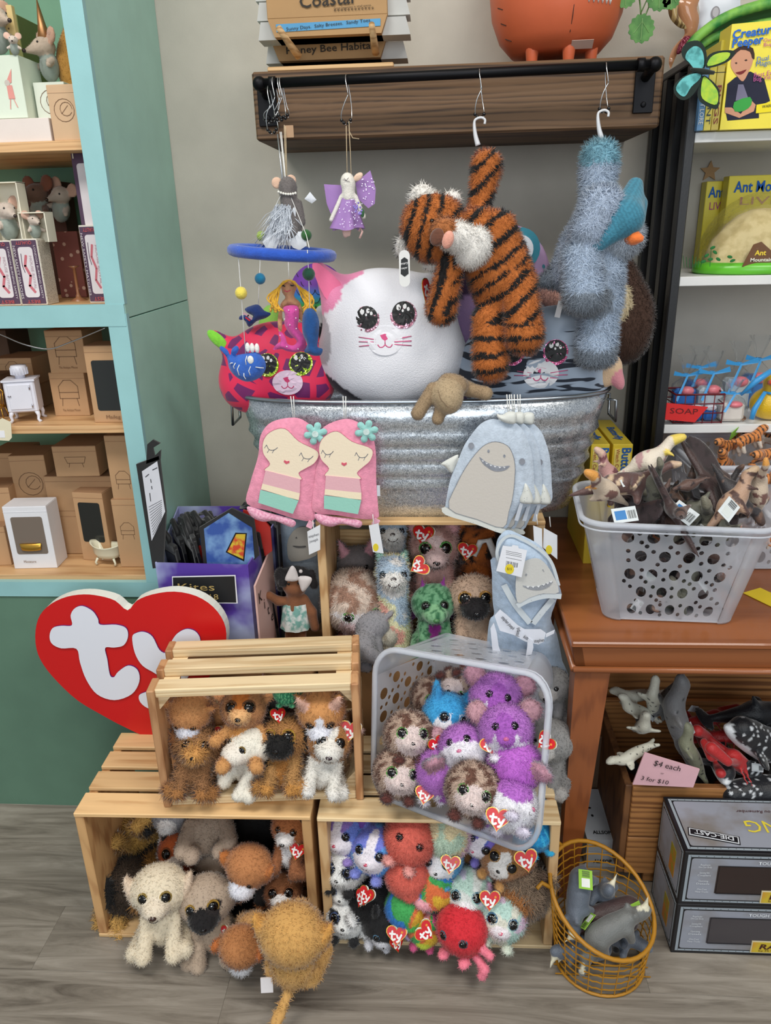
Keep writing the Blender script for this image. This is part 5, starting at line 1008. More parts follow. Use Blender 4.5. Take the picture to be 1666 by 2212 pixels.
mb = MB(); rs = np.random.RandomState(2)
for s_, xs_ in ((-1, (840, 760)), (1, (1060, 1200))):
    for i in range(26):
        a0 = 950+s_*rs.rand()*70; p = [(a0, 645+abs(a0-950)*.25), (950+s_*(105+rs.rand()*20), 720), (xs_[1]+rs.randn()*40-(0 if s_ > 0 else 20), 860+rs.rand()*60), (xs_[1]+rs.randn()*45, 1010+rs.rand()*70)]
        mb.tube([atY(*Z6([q])[0], y-.008-.008*rs.rand()) for q in spl(p, 4)], .0015, 5)
mb.build('hair', mat('felt', (232, 178, 48)), t)
mb = MB(); mb.stroke(o2(Z6([(865, 715), (890, 710), (910, 722)]), y), .0022, .0128, 0, FM(y)).stroke(o2(Z6([(985, 705), (1005, 712), (1030, 708)]), y), .0022, .0128, 0, FM(y)).stroke(o2(Z6([(905, 775), (940, 792), (985, 772)]), y), .0014, .0132, 1, FM(y)); mb.build('face', [BLACK(), mat('felt', (200, 50, 90))], t)
mb = MB(); [mb.ball(atY(*Z6([q])[0], y-.0215), .0012, n=6, m=4) for q in ((945, 1045), (1040, 1040), (890, 1165), (960, 1240), (1040, 1150), (1045, 1290), (830, 1380), (920, 1528), (1070, 1560))]; mb.build('bead', mat('plastic', (240, 236, 240)), t)
# ---- brown long-limbed rabbit on the rim
Q = PX(1.395); rb_ = thing('rabbit_toy', 'tan velvety toy with long ears lying over the tub rim', 'soft toy', atY(965, 905, 1.395)); o = np.array(rb_.location)
pr = [Q.E((966, 852), 34, 34, 0), Q.E((970, 862), 28, 32, 0, -.008), Q.E((980, 828), 32, 20, 1, .01, rot=.4), Q.K((935, 840), (903, 893), 14, 15, 1, .0, -.005), Q.K((955, 880), (946, 905), 13, 13, 1, 0, -.005), Q.K((1000, 838), (1050, 850), 15, 15, 1, .04, .01), Q.K((990, 830), (1008, 838), 18, 15, 1, .02, .03)]
soft('body', rel(pr, o), [(178, 156, 124), (158, 134, 104)], rb_, vox=.0035, k=.003, fur=9000, fl=.0025, fw=.0008)
MB().tube([Vector(Q.p(q, -.033)-o) for q in ((946, 842), (952, 862), (968, 880), (984, 884))], .0007, 4).build('seam', mat('felt', (120, 96, 70)), rb_, world=False)
# ============================================================ bath mitts on the rim
def cord(t, a, b, y, m=None): strings(t, [[atY(*a, y-.004), atY(*b, y-.004)], [atY(a[0]+6, a[1], y-.004), atY(b[0]+3, b[1], y-.004)]], .001, m or ST, 'hanging_loop')
Z27 = lambda p: zo(p, 440, 500, 2.687)
def mer_mitt(t, T, y):
    """T maps photo pixels of the upright mitt to their place"""
    f = lambda p, k=4, cl=True: o2([T(q) for q in (spl(p, k, cl) if k else p)], y)
    M = FM(y); mb = MB()
    puff(mb, f([(744, 905), (775, 913), (802, 938), (812, 975), (813, 1040), (817, 1095), (816, 1119), (780, 1121), (730, 1113), (678, 1105), (677, 1060), (684, 1000), (682, 955), (700, 922)], 4), .010, 0, M, step=.012); mb.build('mitt', mat('felt', (236, 150, 176)), t)
    mb = MB(); puff(mb, f([(680, 1110), (720, 1116), (778, 1124), (776, 1140), (740, 1132), (715, 1138), (690, 1130)], 4), .009, 0, M); mb.build('tail_fin', mat('mottle', (232, 176, 196), c2=(214, 140, 168), scale=220), t)
    face = f([(730, 928), (762, 950), (804, 966), (802, 990), (785, 1006), (773, 1018), (778, 1032), (706, 1026), (712, 1008), (695, 988), (691, 962), (702, 940)], 4)
    Mf = FM(y-.0098)
    mb = MB().prism(face, 0, .0012, 0, Mf); mb.build('face', mat('fabric', (238, 222, 196)), t)
    mb = MB()
    for ps, mi in (([(706, 1023), (778, 1030), (782, 1060), (704, 1052)], 0), ([(704, 1052), (782, 1060), (782, 1076), (703, 1064)], 1), ([(702, 1066), (782, 1075), (775, 1106), (702, 1094)], 2)): mb.prism(f(ps, 0), .0013, .0026, mi, Mf)
    mb.build('chest_bands', [mat('fabric', (226, 176, 184)), mat('fabric', (242, 226, 196)), mat('fabric', (150, 206, 190))], t)
    mb = MB(); LN = [(699, 969), (706, 978), (716, 977), (722, 971)], [(771, 974), (778, 984), (790, 984), (796, 977)]
    for l in LN:
        mb.stroke(f(l, 4, False), .0012, .0016, 0, Mf)
        for q in l[:3]: mb.stroke(f([q, (q[0]-3, q[1]+7)], 0), .001, .0016, 0, Mf)
    mb.prism(f([(740, 995), (745, 997), (750, 995), (751, 999), (745, 1003), (739, 999)], 0), .0012, .002, 1, Mf)
    for l in (face+face[:1],): mb.stroke(l, .0009, .0016, 2, Mf)
    mb.build('embroidery', [mat('felt', (120, 124, 136)), mat('felt', (214, 90, 110)), mat('felt', (206, 110, 140))], t)
    fc = T((792, 932)); c = atY(*fc, y-.012); mb = MB(); s_ = mpp(*fc, y)
    pet = [(c.x+s_*(13+13*abs(math.cos(3*a))**.6)*math.cos(a+.2), c.z+s_*(13+13*abs(math.cos(3*a))**.6)*math.sin(a+.2)) for a in np.linspace(0, 2*PI, 48, endpoint=False)]
    puff(mb, pet, .004, 0, FM(c.y)); mb.prism(circ(s_*7, 14, c.x, c.z), 0, .005, 1, FM(c.y)); mb.build('flower', [mat('felt', (150, 206, 200)), mat('felt', (206, 226, 222))], t)
    q = atY(*T((818, 1060)), y); MB().box(q, (.006, .001, .022)).build('side_label', mat('fabric', (200, 206, 214)), t)
    q = atY(*T((812, 1128)), y-.004); MB().box(q, (.012, .004, .014), rot=(0, .5, 0)).build('side_loop', mat('felt', (232, 170, 190)), t)
t = thing('bath_mitt', 'pink mermaid bath mitt hanging upright in the middle of the tub front', 'mitt', atY(745, 1135, 1.40), group=None)
mer_mitt(t, lambda q: q, 1.405); cord(t, (741, 856), (744, 910), 1.41)
t = thing('bath_mitt', 'pink mermaid bath mitt hanging tilted at the left of the tub front', 'mitt', atY(595, 1135, 1.40))
def T1(q):
    a = math.radians(9.5); x, yy = q[0]-744, q[1]-905; return (636+x*math.cos(a)*1.06-yy*math.sin(a), 902+x*math.sin(a)+yy*math.cos(a))
mer_mitt(t, T1, 1.41); cord(t, (628, 856), (634, 906), 1.415)
Z55 = lambda p: zo(p, 940, 840, 5.553)
def dino_mitt(t, dx, y, full=True, sc_=1):
    f = lambda p, k=4, cl=True: o2([(a+dx, b+dx*.04) for a, b in Z55(spl(p, k, cl) if k else p)], y); M = FM(y)
    BLm = mat('felt', (190, 202, 216)); PT = mat('dots', (214, 216, 210), c2=(150, 156, 160), scale=150, t=.10)
    mb = MB(); puff(mb, f([(700, 360), (830, 400), (950, 400), (1060, 500), (1120, 640), (1170, 830), (1190, 1150), (1180, 1350), (960, 1500), (830, 1700), (600, 1610), (130, 1480), (125, 1400), (180, 1100), (280, 850), (350, 680), (450, 530), (560, 410)], 3), .010, 0, M, step=.012); mb.build('mitt', BLm, t)
    mb = MB(); puff(mb, f([(760, 350), (740, 290), (800, 300), (880, 260), (970, 280), (960, 400), (860, 400)], 3), .008, 0, FM(y-.008)); mb.build('fin', PT, t); mb = MB(); puff(mb, f([(280, 790), (180, 830), (70, 900), (120, 930), (200, 1010), (250, 900)], 3), .006, 0, M); mb.build('fin', PT, t); mb = MB(); puff(mb, f([(1080, 1110), (1150, 1230), (1170, 1340), (1100, 1360), (1010, 1330), (1050, 1200)], 3), .008, 0, FM(y-.01)); mb.build('fin', PT, t)
    bel = f([(720, 615), (860, 660), (930, 780), (955, 950), (930, 1250), (880, 1450), (810, 1640), (500, 1540), (165, 1410), (260, 1120), (380, 900), (500, 740), (600, 650)], 3)
    MB().prism(bel, 0, .0012, 0, FM(y-.0097)).build('belly_patch', mat('fabric', (200, 194, 186)), t)
    mb = MB(); mb.stroke(bel+bel[:1], .001, .0015, 0, FM(y-.0097)); 
    mb.prism(f([(530, 795), (600, 850), (700, 895), (800, 910), (890, 900), (830, 955), (710, 965), (610, 910), (560, 860)], 3), .0013, .002, 1, FM(y-.0097))
    for (a, b) in ((570, 840), (615, 868), (665, 890), (715, 905), (770, 915), (825, 914)): mb.prism(f([(a-17, b-6), (a+17, b+2), (a-2, b+16)], 0), .0021, .0026, 2, FM(y-.0097))
    for (a, b) in ((637, 727), (826, 785)): mb.prism(f([(a+14*math.cos(q), b+20*math.sin(q)) for q in np.linspace(0, 6, 9)], 0), .0013, .002, 1, FM(y-.0097))
    for (a, b) in ((432, 668), (1040, 855)): mb.prism(f([(a+36*math.cos(q), b+38*math.sin(q)) for q in np.linspace(0, 2*PI, 16, endpoint=False)], 0), .0, .001, 1, FM(y-.0085))
    mb.build('embroidery', [mat('felt', (130, 134, 142)), mat('felt', (140, 144, 154)), mat('felt', (226, 228, 232))], t)
    mb = MB().prism(f([(120, 1410), (500, 1530), (840, 1670), (800, 1715), (480, 1600), (125, 1490)], 3), -.004, .0025, 0, FM(y-.0075)); mb.build('hem', PT, t)
    MB().prism(f([(1010, 1345), (1050, 1350), (990, 1560), (945, 1550)], 0), 0, .001, 0, FM(y-.011)).build('side_label', mat('fabric', (190, 196, 206)), t)
for dx, yy, lab in ((38, 1.425, 'pale grey dinosaur bath mitt rearmost of the three mitts'), (17, 1.412, 'pale blue dinosaur bath mitt in the middle of the three mitts'), (0, 1.392, 'pale blue dinosaur bath mitt with toothy smile, front of the three')):
    t = thing('bath_mitt', lab, 'mitt', atY(1050+dx, 1140, yy)); dino_mitt(t, dx, yy); cord(t, (1095+dx*.6, 852), (1098+dx*.6, 892), yy)
# swing tags under the mitts
for (ol, yy, lab, yel) in (([(664, 1148), (692, 1133), (692, 1187), (668, 1198)], 1.40, 'white swing tag hanging under the left pink mitt', 0), ([(797, 1135), (818, 1130), (829, 1195), (806, 1192)], 1.39, 'white swing tag with yellow dot under the middle pink mitt', (812, 1182, 6)), ([(1152, 1135), (1171, 1142), (1172, 1192), (1155, 1190)], 1.38, 'narrow grey swing tag beside the hooded robe', 0), ([(1175, 1140), (1204, 1156), (1204, 1208), (1173, 1182)], 1.385, 'white swing tag with yellow dot at the right of the robe', (1186, 1187, 7))):
    t = thing('swing_tag', lab, 'tag', atY(*ol[-1], yy)); MB().prism(o2(ol[::-1], yy), 0, .001, 0, FM(yy)).build('card', mat('paper', (222, 224, 228)), t)
    if yel: MB().prism([(p.x, p.z) for p in [atY(yel[0]+yel[2]*math.cos(a), yel[1]+yel[2]*1.4*math.sin(a), yy) for a in np.linspace(0, 2*PI, 14, endpoint=False)]][::-1], .001, .0015, 0, FM(yy)).build('price_dot', mat('paper', (222, 200, 50)), t)
    strings(t, [[atY((ol[0][0]+ol[1][0])/2, ol[0][1]-2, yy), atY((ol[0][0]+ol[1][0])/2-2, ol[0][1]-24, yy+.004)]], .0009, ST)
    if 'left pink' in lab: text('stephen', t, atY(678, 1157, yy-.0012), (1, 0, .3), (0, 0, 1), .006, mat('dark', (90, 90, 96)), wmax=.022); text('joseph', t, atY(678, 1168, yy-.0012), (1, 0, .3), (0, 0, 1), .006, mat('dark', (90, 90, 96)), wmax=.018)
# ============================================================ hooded robe
y = 1.375; Z69 = lambda p: zo(p, 1040, 1120, 6.91)
rb2 = thing('hooded_robe', 'pale blue hooded baby towel robe tied with printed ribbon, hanging right of the crate', 'robe', atY(1135, 1480, y))
BLm = mat('felt', (176, 194, 214)); PT = mat('dots', (206, 214, 218), c2=(150, 158, 166), scale=140, t=.1)
f = lambda p, k=4, yy=y, cl=True: o2(Z69(spl(p, k, cl) if k else p), yy)
puff(MB(), f([(190, 640), (170, 900), (180, 1300), (200, 1500), (130, 1600), (90, 2000), (90, 2500), (1250, 2500), (1230, 2200), (1150, 1800), (1060, 1560), (1140, 1300), (1150, 1080), (700, 900)], 3), .028, 0, FM(y+.02), step=.014).build('robe_body', BLm, rb2)
puff(MB(), f([(400, 170), (560, 230), (800, 350), (950, 480), (1060, 650), (1130, 900), (1200, 1130), (1130, 1150), (850, 1120), (560, 1280), (430, 1000), (250, 800), (210, 600), (230, 350), (300, 230)], 3), .022, 0, FM(y+.0), step=.013).build('hood', BLm, rb2)
MB().prism(f([(640, 560), (800, 525), (920, 590), (1040, 760), (1130, 1020), (900, 1040), (700, 1100), (520, 1170), (500, 800), (560, 640)], 3), 0, .002, 0, FM(y-.0215)).build('hood_patch', mat('fabric', (200, 200, 196)), rb2)
mb = MB(); mb.ribbon(f([(520, 1230), (700, 1140), (950, 1080), (1170, 1090)], 4, cl=False), .011, .0, 0, FM(y-.0222)); mb.ribbon(f([(260, 600), (225, 450), (300, 280), (450, 210), (700, 320), (930, 480), (1050, 650), (1140, 950)], 4, cl=False), .006, .0, 0, FM(y-.016)); mb.ribbon(f([(330, 950), (500, 1250), (720, 1520)], 4, cl=False), .012, 0, 0, FM(y-.012)); mb.ribbon(f([(1060, 1160), (900, 1350), (760, 1530)], 4, cl=False), .012, 0, 0, FM(y-.012)); mb.build('hem', PT, rb2)
mb = MB().prism(f([(600, 920), (720, 935), (860, 920), (1035, 850), (990, 930), (880, 980), (760, 985), (660, 960)], 3), .001, .002, 0, FM(y-.0225))
for a, b in ((675, 938), (750, 938), (830, 930), (905, 905), (965, 885), (1012, 862)): mb.prism(f([(a-24, b-6), (a+24, b-14), (a+2, b+18)], 0), .0021, .003, 1, FM(y-.0225))
mb.prism(f([(635, 760), (650, 740), (665, 755), (650, 785)], 0), .001, .002, 0, FM(y-.0225)).prism(f([(888, 685), (900, 680), (915, 712), (908, 718)], 0), .001, .002, 0, FM(y-.0225)); mb.build('embroidery', [mat('felt', (150, 154, 160)), mat('felt', (226, 228, 230))], rb2)
RW = mat('paper', (226, 230, 240)); yr = y-.018
mb = MB()
for _k, ol in enumerate(([(180, 1340), (260, 1250), (360, 1330), (520, 1480), (620, 1540), (560, 1680), (460, 1620), (260, 1560), (220, 1460)], [(620, 1540), (860, 1540), (930, 1590), (900, 1720), (820, 1760), (740, 1740), (640, 1720), (560, 1680)], [(120, 1520), (170, 1440), (215, 1600), (240, 1780), (290, 1930), (250, 1990), (160, 2010), (150, 1850)], [(660, 1640), (740, 1700), (750, 1800), (720, 1900), (640, 1920), (660, 1780)], [(930, 1600), (1060, 1540), (1050, 1590), (930, 1650)], [(640, 1920), (680, 1930), (730, 2130), (700, 2140)])): mb.prism(f(ol, 0)[::-1], 0, .0015, 0, FM(yr-.012-.0006*_k))
mb.build('ribbon', RW, rb2)
for s_, (a, b), ang, wd in (('stephen joseph', (370, 1430), -.85, .036), ('joseph', (520, 1560), 1.4, .02), ('kids', (640, 1640), -.6, .01), ('stephen', (830, 1690), .15, .02)):
    _p = atY(*Z69([(a, b)])[0], y); _p.y = yr-.0185; text(s_, rb2, _p, (math.cos(ang), 0, math.sin(ang)), (-math.sin(ang), 0, math.cos(ang)), .0075, mat('dark', (50, 52, 60)), wmax=wd, bold=.015)
tg2 = thing('price_tag', 'white barcode tag with yellow price dot on the robe hood', 'tag', atY(1100, 1245, 1.345))
MB().prism(o2(Z69([(320, 405), (450, 420), (470, 395), (550, 410), (560, 445), (683, 475), (600, 875), (222, 780)])[::-1], 1.345), 0, .001, 0, FM(1.345)).build('card', mat('paper', (232, 234, 240)), tg2)
MB().prism([(p.x, p.z) for p in [atY(*Z69([(420+66*math.cos(a), 752+74*math.sin(a))])[0], 1.345) for a in np.linspace(0, 2*PI, 18, endpoint=False)]][::-1], .001, .0018, 0, FM(1.345)).build('price_dot', mat('paper', (230, 208, 44)), tg2)
mb = MB()
for i in range(12): a = 372+i*15; mb.prism(o2(Z69([(a, 628+i*3), (a+5+(i % 3)*2, 629+i*3), (a-5+(i % 3)*2, 730), (a-10, 728)])[::-1], 1.345), .0005, .0012, 0, FM(1.3452))
for i, b in enumerate((480, 505, 530, 580)): mb.stroke(o2(Z69([(370, b), (600, b+45)]), 1.345), .0008, .0012, 0, FM(1.3452))
mb.build('print', mat('dark', (130, 134, 146)), tg2); text('$15', tg2, atY(*Z69([(420, 752)])[0], 1.3425), (1, 0, -.1), (0, 0, 1), .005, mat('dark', (90, 80, 30)), wmax=.009)
# grey robe behind doll
y = 1.60; gr = thing('hooded_robe', 'grey dinosaur hooded towel hanging in shade behind the doll', 'robe', atY(645, 1330, y)); f8 = lambda p, k=3: o2(zo(spl(p, k, True), 550, 1110, 8.506), y)
puff(MB(), f8([(300, 150), (1180, 150), (1250, 900), (1240, 1700), (1150, 2100), (450, 2100), (420, 1400), (400, 700)]), .02, 0, FM(y+.01), step=.018).build('robe_body', mat('felt', (150, 164, 178)), gr)
MB().prism(f8([(900, 200), (1100, 250), (1180, 450), (1150, 720), (700, 830), (620, 600), (650, 400), (760, 250)]), 0, .003, 0, FM(y-.011)).build('hood_patch', mat('fabric', (176, 170, 160)), gr)
mb = MB().prism(f8([(720, 540), (850, 545), (960, 540), (940, 570), (800, 575)]), 0, .001, 0, FM(y-.0145)).prism(f8([(770, 400), (790, 375), (800, 400)]), 0, .001, 0, FM(y-.0145)); mb.build('embroidery', mat('felt', (90, 88, 86)), gr)
# ============================================================ doll
y = 1.48; dl = thing('rag_doll', 'brown cloth doll with black hair, white bow and patterned skirt beside the kite box', 'doll', atY(640, 1400, y)); o = np.array(dl.location); Q = PX(y)
z8 = lambda a, b: zo([(a, b)], 550, 1110, 8.506)[0]
q8 = lambda a, b, rx, rz, c, dy=0, ry=None: Q.E(z8(a, b), rx/8.5, rz/8.5, c, dy, None if ry is None else ry/8.5)
pr = [q8(740, 1290, 235, 225, 0), Q.K(z8(740, 1480), z8(750, 1700), 17, 20, 0), Q.K(z8(560, 1600), z8(440, 1600), 9, 9, 0), Q.K(z8(440, 1600), z8(270, 1500), 9, 9.5, 0, -0.0, -.01), Q.K(z8(920, 1560), z8(1050, 1800), 9, 10, 0), Q.K(z8(1050, 1800), z8(1110, 2080), 10, 10, 0), Q.K(z8(660, 1800), z8(660, 2500), 12, 12, 0), Q.K(z8(850, 1800), z8(850, 2500), 12, 12, 0)]
soft('body', rel(pr, o), [(128, 80, 50)], dl, vox=.0035, k=.003, fur=0)
hp = [q8(740, 1120, 240, 150, 0, .012, 200), q8(560, 1180, 130, 140, 0, .0, 160), q8(900, 1150, 110, 160, 0, .0, 160), Q.K(z8(1050, 1080), z8(1100, 1290), 7, 7, 0), Q.E(z8(1090, 1310), 8, 8, 0), Q.E(z8(470, 1090), 10, 12, 0), Q.K(z8(450, 1150), z8(480, 1350), 9, 8, 0), Q.E(z8(520, 1270), 9, 8, 0, -.02)]
soft('hair', rel(hp, o), [(26, 22, 24)], dl, vox=.0035, k=.003, fur=5000, fl=.004, fw=.0008)
mb = MB(); puff(mb, [(p.x, p.z) for p in [atY(*z8(*q), y) for q in spl([(850, 1060), (820, 1120), (700, 1130), (605, 1100), (660, 950), (730, 845), (800, 900)], 3, True)]], .006, 0, FM(y-.03)); puff(mb, [(p.x, p.z) for p in [atY(*z8(*q), y) for q in spl([(850, 1050), (980, 1030), (1090, 1070), (1060, 1180), (930, 1320), (870, 1200)], 3, True)]], .006, 0, FM(y-.03)); mb.ball(atY(*z8(850, 1055), y-.034), .004); mb.build('hair_bow', mat('fabric', (206, 198, 196)), dl)
mb = MB(); mb.ball(atY(*z8(808, 1278), y-.0268), (.0028, .0015, .0028)); mb.ball(atY(*z8(625, 1290), y-.0255), (.0028, .0015, .0028)); mb.build('eye', BLACK(), dl)
mb = MB(); n = 30; vs = []
for k_, (cy, rr) in enumerate(((1620, 215), (1700, 232), (1900, 255), (2080, 280))):
    for j in range(n): a = 2*PI*j/n; c = atY(*z8(760, cy), y); r_ = rr/8.5*mpp(640, 1290, y)*(1+.06*math.sin(8*a)); vs.append((c.x+r_*math.cos(a), c.y+r_*.75*math.sin(a), c.z))
mb.add(vs, [(i*n+j, (i+1)*n+j, (i+1)*n+(j+1) % n, i*n+(j+1) % n) for i in range(3) for j in range(n)], 0, True); mb.build('skirt', mat('mottle', (220, 224, 220), c2=(120, 170, 160), scale=70), dl)
# ============================================================ PLASTIC BASKETS
def basket(label, rimc, basec, name='plastic_basket', seed=1, pl_=.14, floor=True):
    """rimc, basec: front-left, front-right, back-right, back-left"""
    R4 = [Vector(p) for p in rimc]; B4 = [Vector(p) for p in basec]; t = thing(name, label, 'basket', sum(B4, Vector())/4)
    def P(u, v, w):
        lo = (B4[0]*(1-u)+B4[1]*u)*(1-v)+(B4[3]*(1-u)+B4[2]*u)*v; hi = (R4[0]*(1-u)+R4[1]*u)*(1-v)+(R4[3]*(1-u)+R4[2]*u)*v; return lo*(1-w)+hi*w
    FR = mat('frost', (238, 242, 250), .32, alpha=.5); mb = MB(); rs = np.random.RandomState(seed); ru, rv = .13, .18
    def wall(a, L_, fn, rows, big):
        holes = []
        for r_ in range(rows):
            z = .12+r_*(.76/(rows-1)); nn = int(L_/.047)+(r_ % 2)
            for c_ in range(nn):
                u = .5+(c_-(nn-1)/2)*.047/L_; holes.append((u, z, big)) if .05 < u < .95 else None
                for q in ((.5, .05), (.5, -.05), (.25, .105)):
                    uu, zz = u+q[0]*.047/L_+rs.randn()*.006, z+q[1]+rs.randn()*.008
                    if .04 < uu < .96 and .05 < zz < .93: holes.append((uu, zz, .0048))
        H = .2; keep = []
        for h in sorted(holes, key=lambda h: -h[2]):
            if all(math.hypot((h[0]-k_[0])*L_, (h[1]-k_[1])*H) > h[2]+k_[2]+.003 for k_ in keep): keep.append(h)
        V2 = [(0, 0), (L_, 0), (L_, H), (0, H)]+[(L_*i/8, y_) for i in range(1, 8) for y_ in (0, H)]; cons = []
        for (u, z, r) in keep:
            n = 14 if r > .006 else 8; b = len(V2); V2 += [(u*L_+r*math.cos(2*PI*i/n), min(H*.985, max(H*.015, z*H+r*math.sin(2*PI*i/n)))) for i in range(n)]; cons += [(b+i, b+(i+1) % n) for i in range(n)]
        V, E_, Fc, *_ = delaunay_2d_cdt([Vector(p) for p in V2], cons, [], 0, 1e-7)
        fs = []
        for f in Fc:
            c = sum((V[i] for i in f), Vector((0, 0)))/len(f)
            if all(math.hypot(c.x-k_[0]*L_, c.y-k_[1]*H) > k_[2]*.96 for k_ in keep): fs.append(list(f))
        mb.add([fn(v.x/L_, v.y/H) for v in V], fs, 0)
    Lx = (R4[1]-R4[0]).length*(1-2*ru); Ly = (R4[3]-R4[0]).length*(1-2*rv)
    ins = .035
    wall(0, Lx, lambda a, w: P(ru+a*(1-2*ru), ins*(1-w), w), 5, .0118); wall(0, Lx, lambda a, w: P(ru+a*(1-2*ru), 1-ins*(1-w), w), 5, .0118)
    wall(0, Ly, lambda a, w: P(ins*(1-w), rv+a*(1-2*rv), w), 5, .0118); wall(0, Ly, lambda a, w: P(1-ins*(1-w), rv+a*(1-2*rv), w), 5, .0118)
    oc = []
    for (cu, cv, a0) in ((ru, rv, PI), (1-ru, rv, 1.5*PI), (1-ru, 1-rv, 0), (ru, 1-rv, .5*PI)):
        arc = [(cu+ru*math.cos(a0+i*PI/12), cv+rv*math.sin(a0+i*PI/12)) for i in range(7)]; oc += arc; vs = []
        for w in (0, .25, .5, .75, 1): vs += [P(a, b, w) for a, b in arc]
        mb.add(vs, [(i*7+j, i*7+j+1, (i+1)*7+j+1, (i+1)*7+j) for i in range(4) for j in range(6)], 0, True)
    if floor: mb.add([P(a, b, .02) for a, b in oc], [tuple(range(len(oc)))], 0)
    o = mb.build('basket_body', FR, t); md = o.modifiers.new('s', 'SOLIDIFY'); md.thickness = .0014
    RM_ = mat('frost', (240, 244, 252), .25, alpha=.85); pts = [P(a, b, 1) for a, b in oc]; nrm = (R4[1]-R4[0]).cross(R4[3]-R4[0]).normalized(); cen = sum(R4, Vector())/4
    pts = [p+(p-cen).normalized()*.004 for p in pts]; MB().tube(pts, .0055, 8, closed=True).build('rim', RM_, t)
    MB().tube([p-nrm*.012*(1 if nrm.z > 0 or True else -1)+(p-cen).normalized()*.002 for p in pts], .0018, 6, closed=True).build('rim_lip', RM_, t)
    return t, P
wbk, WP = basket('white perforated plastic basket tipped on its side on the right floor crate', [(-.120, 1.197, .327), (.170, 1.045, .333), (.193, 1.135, .628), (-.112, 1.265, .606)], [(-.015, 1.36, .335), (.225, 1.27, .335), (.236, 1.35, .545), (-.002, 1.43, .555)])
b1, BP = basket('white perforated basket heaped with plastic dinosaurs at the table front', [(.268, 1.300, .848), (.606, 1.285, .838), (.622, 1.505, .845), (.288, 1.52, .852)], [(.325, 1.335, .634), (.566, 1.318, .634), (.575, 1.475, .634), (.338, 1.49, .634)], seed=4)
b2, CP = basket('white perforated basket of tiger figures at the back of the table', [(.545, 1.545, .875), (.83, 1.545, .875), (.83, 1.76, .885), (.53, 1.76, .885)], [(.575, 1.565, .634), (.80, 1.565, .634), (.80, 1.74, .634), (.575, 1.74, .634)], seed=6)
# ============================================================ small plastic animals
def fig(key, prims, cols, vox=.0035, **k):
    def f():
        o = soft('body', prims, cols, None, vox=vox, k=k.get('k', .003), fur=0, cfun=k.get('cf'), material=mat('vplush', (250, 250, 250), .5)); me = o.data; bpy.data.objects.remove(o); return me
    return cmesh(('fig', key), f)
def dino_mesh(kind, cols, seed):
    if kind == 'rex': pr = [E((0, 0, .025), (.028, .014, .017), 0), K((.0, 0, .022), (.065, 0, .012), .014, .003, 0), K((-.02, 0, .03), (-.042, 0, .045), .011, .008, 0), E((-.052, 0, .046), (.016, .008, .008), 1), K((.0, .012, .02), (-.004, .016, .0), .008, .004, 0), K((.0, -.012, .02), (-.004, -.016, .0), .008, .004, 0), K((-.03, .01, .032), (-.04, .014, .022), .003, .002, 1), K((-.03, -.01, .032), (-.04, -.014, .022), .003, .002, 1)]
    elif kind == 'long': pr = [E((0, 0, .025), (.03, .016, .017), 0), K((.02, 0, .024), (.075, 0, .004), .012, .002, 0), K((-.022, 0, .03), (-.06, 0, .062), .01, .005, 0), E((-.068, 0, .063), (.01, .005, .005), 1)]+[K((x, s*.011, .02), (x, s*.014, 0), .007, .005, 0) for x in (-.018, .018) for s in (-1, 1)]
    elif kind == 'wing': pr = [E((0, 0, .01), (.03, .01, .009), 0), K((-.028, 0, .012), (-.055, 0, .016), .007, .005, 0), K((-.055, 0, .016), (-.08, 0, .014), .006, .002, 1), K((-.052, 0, .018), (-.03, 0, .034), .005, .002, 1)]+[E((.002, s*.035, .010), (.022, .036, .0035), 2, (0, 0, s*.25)) for s in (-1, 1)]+[K((-.015, s*.01, .011), (-.025, s*.07, .012), .004, .002, 0) for s in (-1, 1)]
    else: pr = [E((0, 0, .022), (.036, .019, .018), 0), K((.02, 0, .02), (.06, 0, .008), .013, .003, 0), E((-.042, 0, .024), (.018, .013, .012), 1), K((-.05, .006, .03), (-.066, .008, .042), .003, .001, 1), K((-.05, -.006, .03), (-.066, -.008, .042), .003, .001, 1), E((-.03, 0, .034), (.006, .02, .016), 0)]+[K((x, s*.013, .016), (x, s*.015, 0), .008, .006, 0) for x in (-.022, .022) for s in (-1, 1)]
    sp_ = np.array(lin(cols[3])) if len(cols) > 3 else None
    def cf(V, N_, C):
        C = C.copy(); n = nz3(V, 150, seed)
        if sp_ is not None: C[n > .35] = sp_
        return C
    return fig(('d', kind, tuple(cols), seed), pr, cols[:3], vox=.0032, cf=cf)
DK = [(66, 48, 46), (96, 72, 64), (52, 40, 42), (38, 28, 30)]; DK2 = [(48, 44, 46), (84, 66, 60), (34, 30, 34), (110, 84, 70)]; CR = [(206, 186, 164), (214, 150, 70), (196, 170, 150), (120, 84, 76)]; GR = [(96, 96, 84), (120, 116, 100), (80, 78, 70), (60, 60, 54)]; PK = [(196, 150, 146), (214, 180, 160), (176, 120, 120), (120, 70, 76)]; CY = [(226, 214, 196), (226, 200, 90), (214, 200, 180), (190, 150, 150)]
def wtag(t, M, w=.026, h=.016, c=(226, 228, 230), c2=None):
    def f():
        mb = MB().box((0, 0, 0), (w, h, .0008), mi=0)
        mb.prism([(-w*.4, -h*.3), (w*.05, -h*.3), (w*.05, h*.3), (-w*.4, h*.3)], .0005, .0009, 2)
        for i in range(7): mb.prism([(w*(.12+i*.05), -h*.3), (w*(.135+i*.05+(i % 2)*.012), -h*.3), (w*(.135+i*.05+(i % 2)*.012), h*.25), (w*(.12+i*.05), h*.25)], .0005, .0009, 1)
        return mb.mesh('tag', [mat('paper', c), mat('dark', (40, 42, 44)), mat('paper', c2 or (206, 212, 214))])
    return part('swing_tag', cmesh(('wtag', w, h, c, c2), f), t, M)
rs = np.random.RandomState(21)
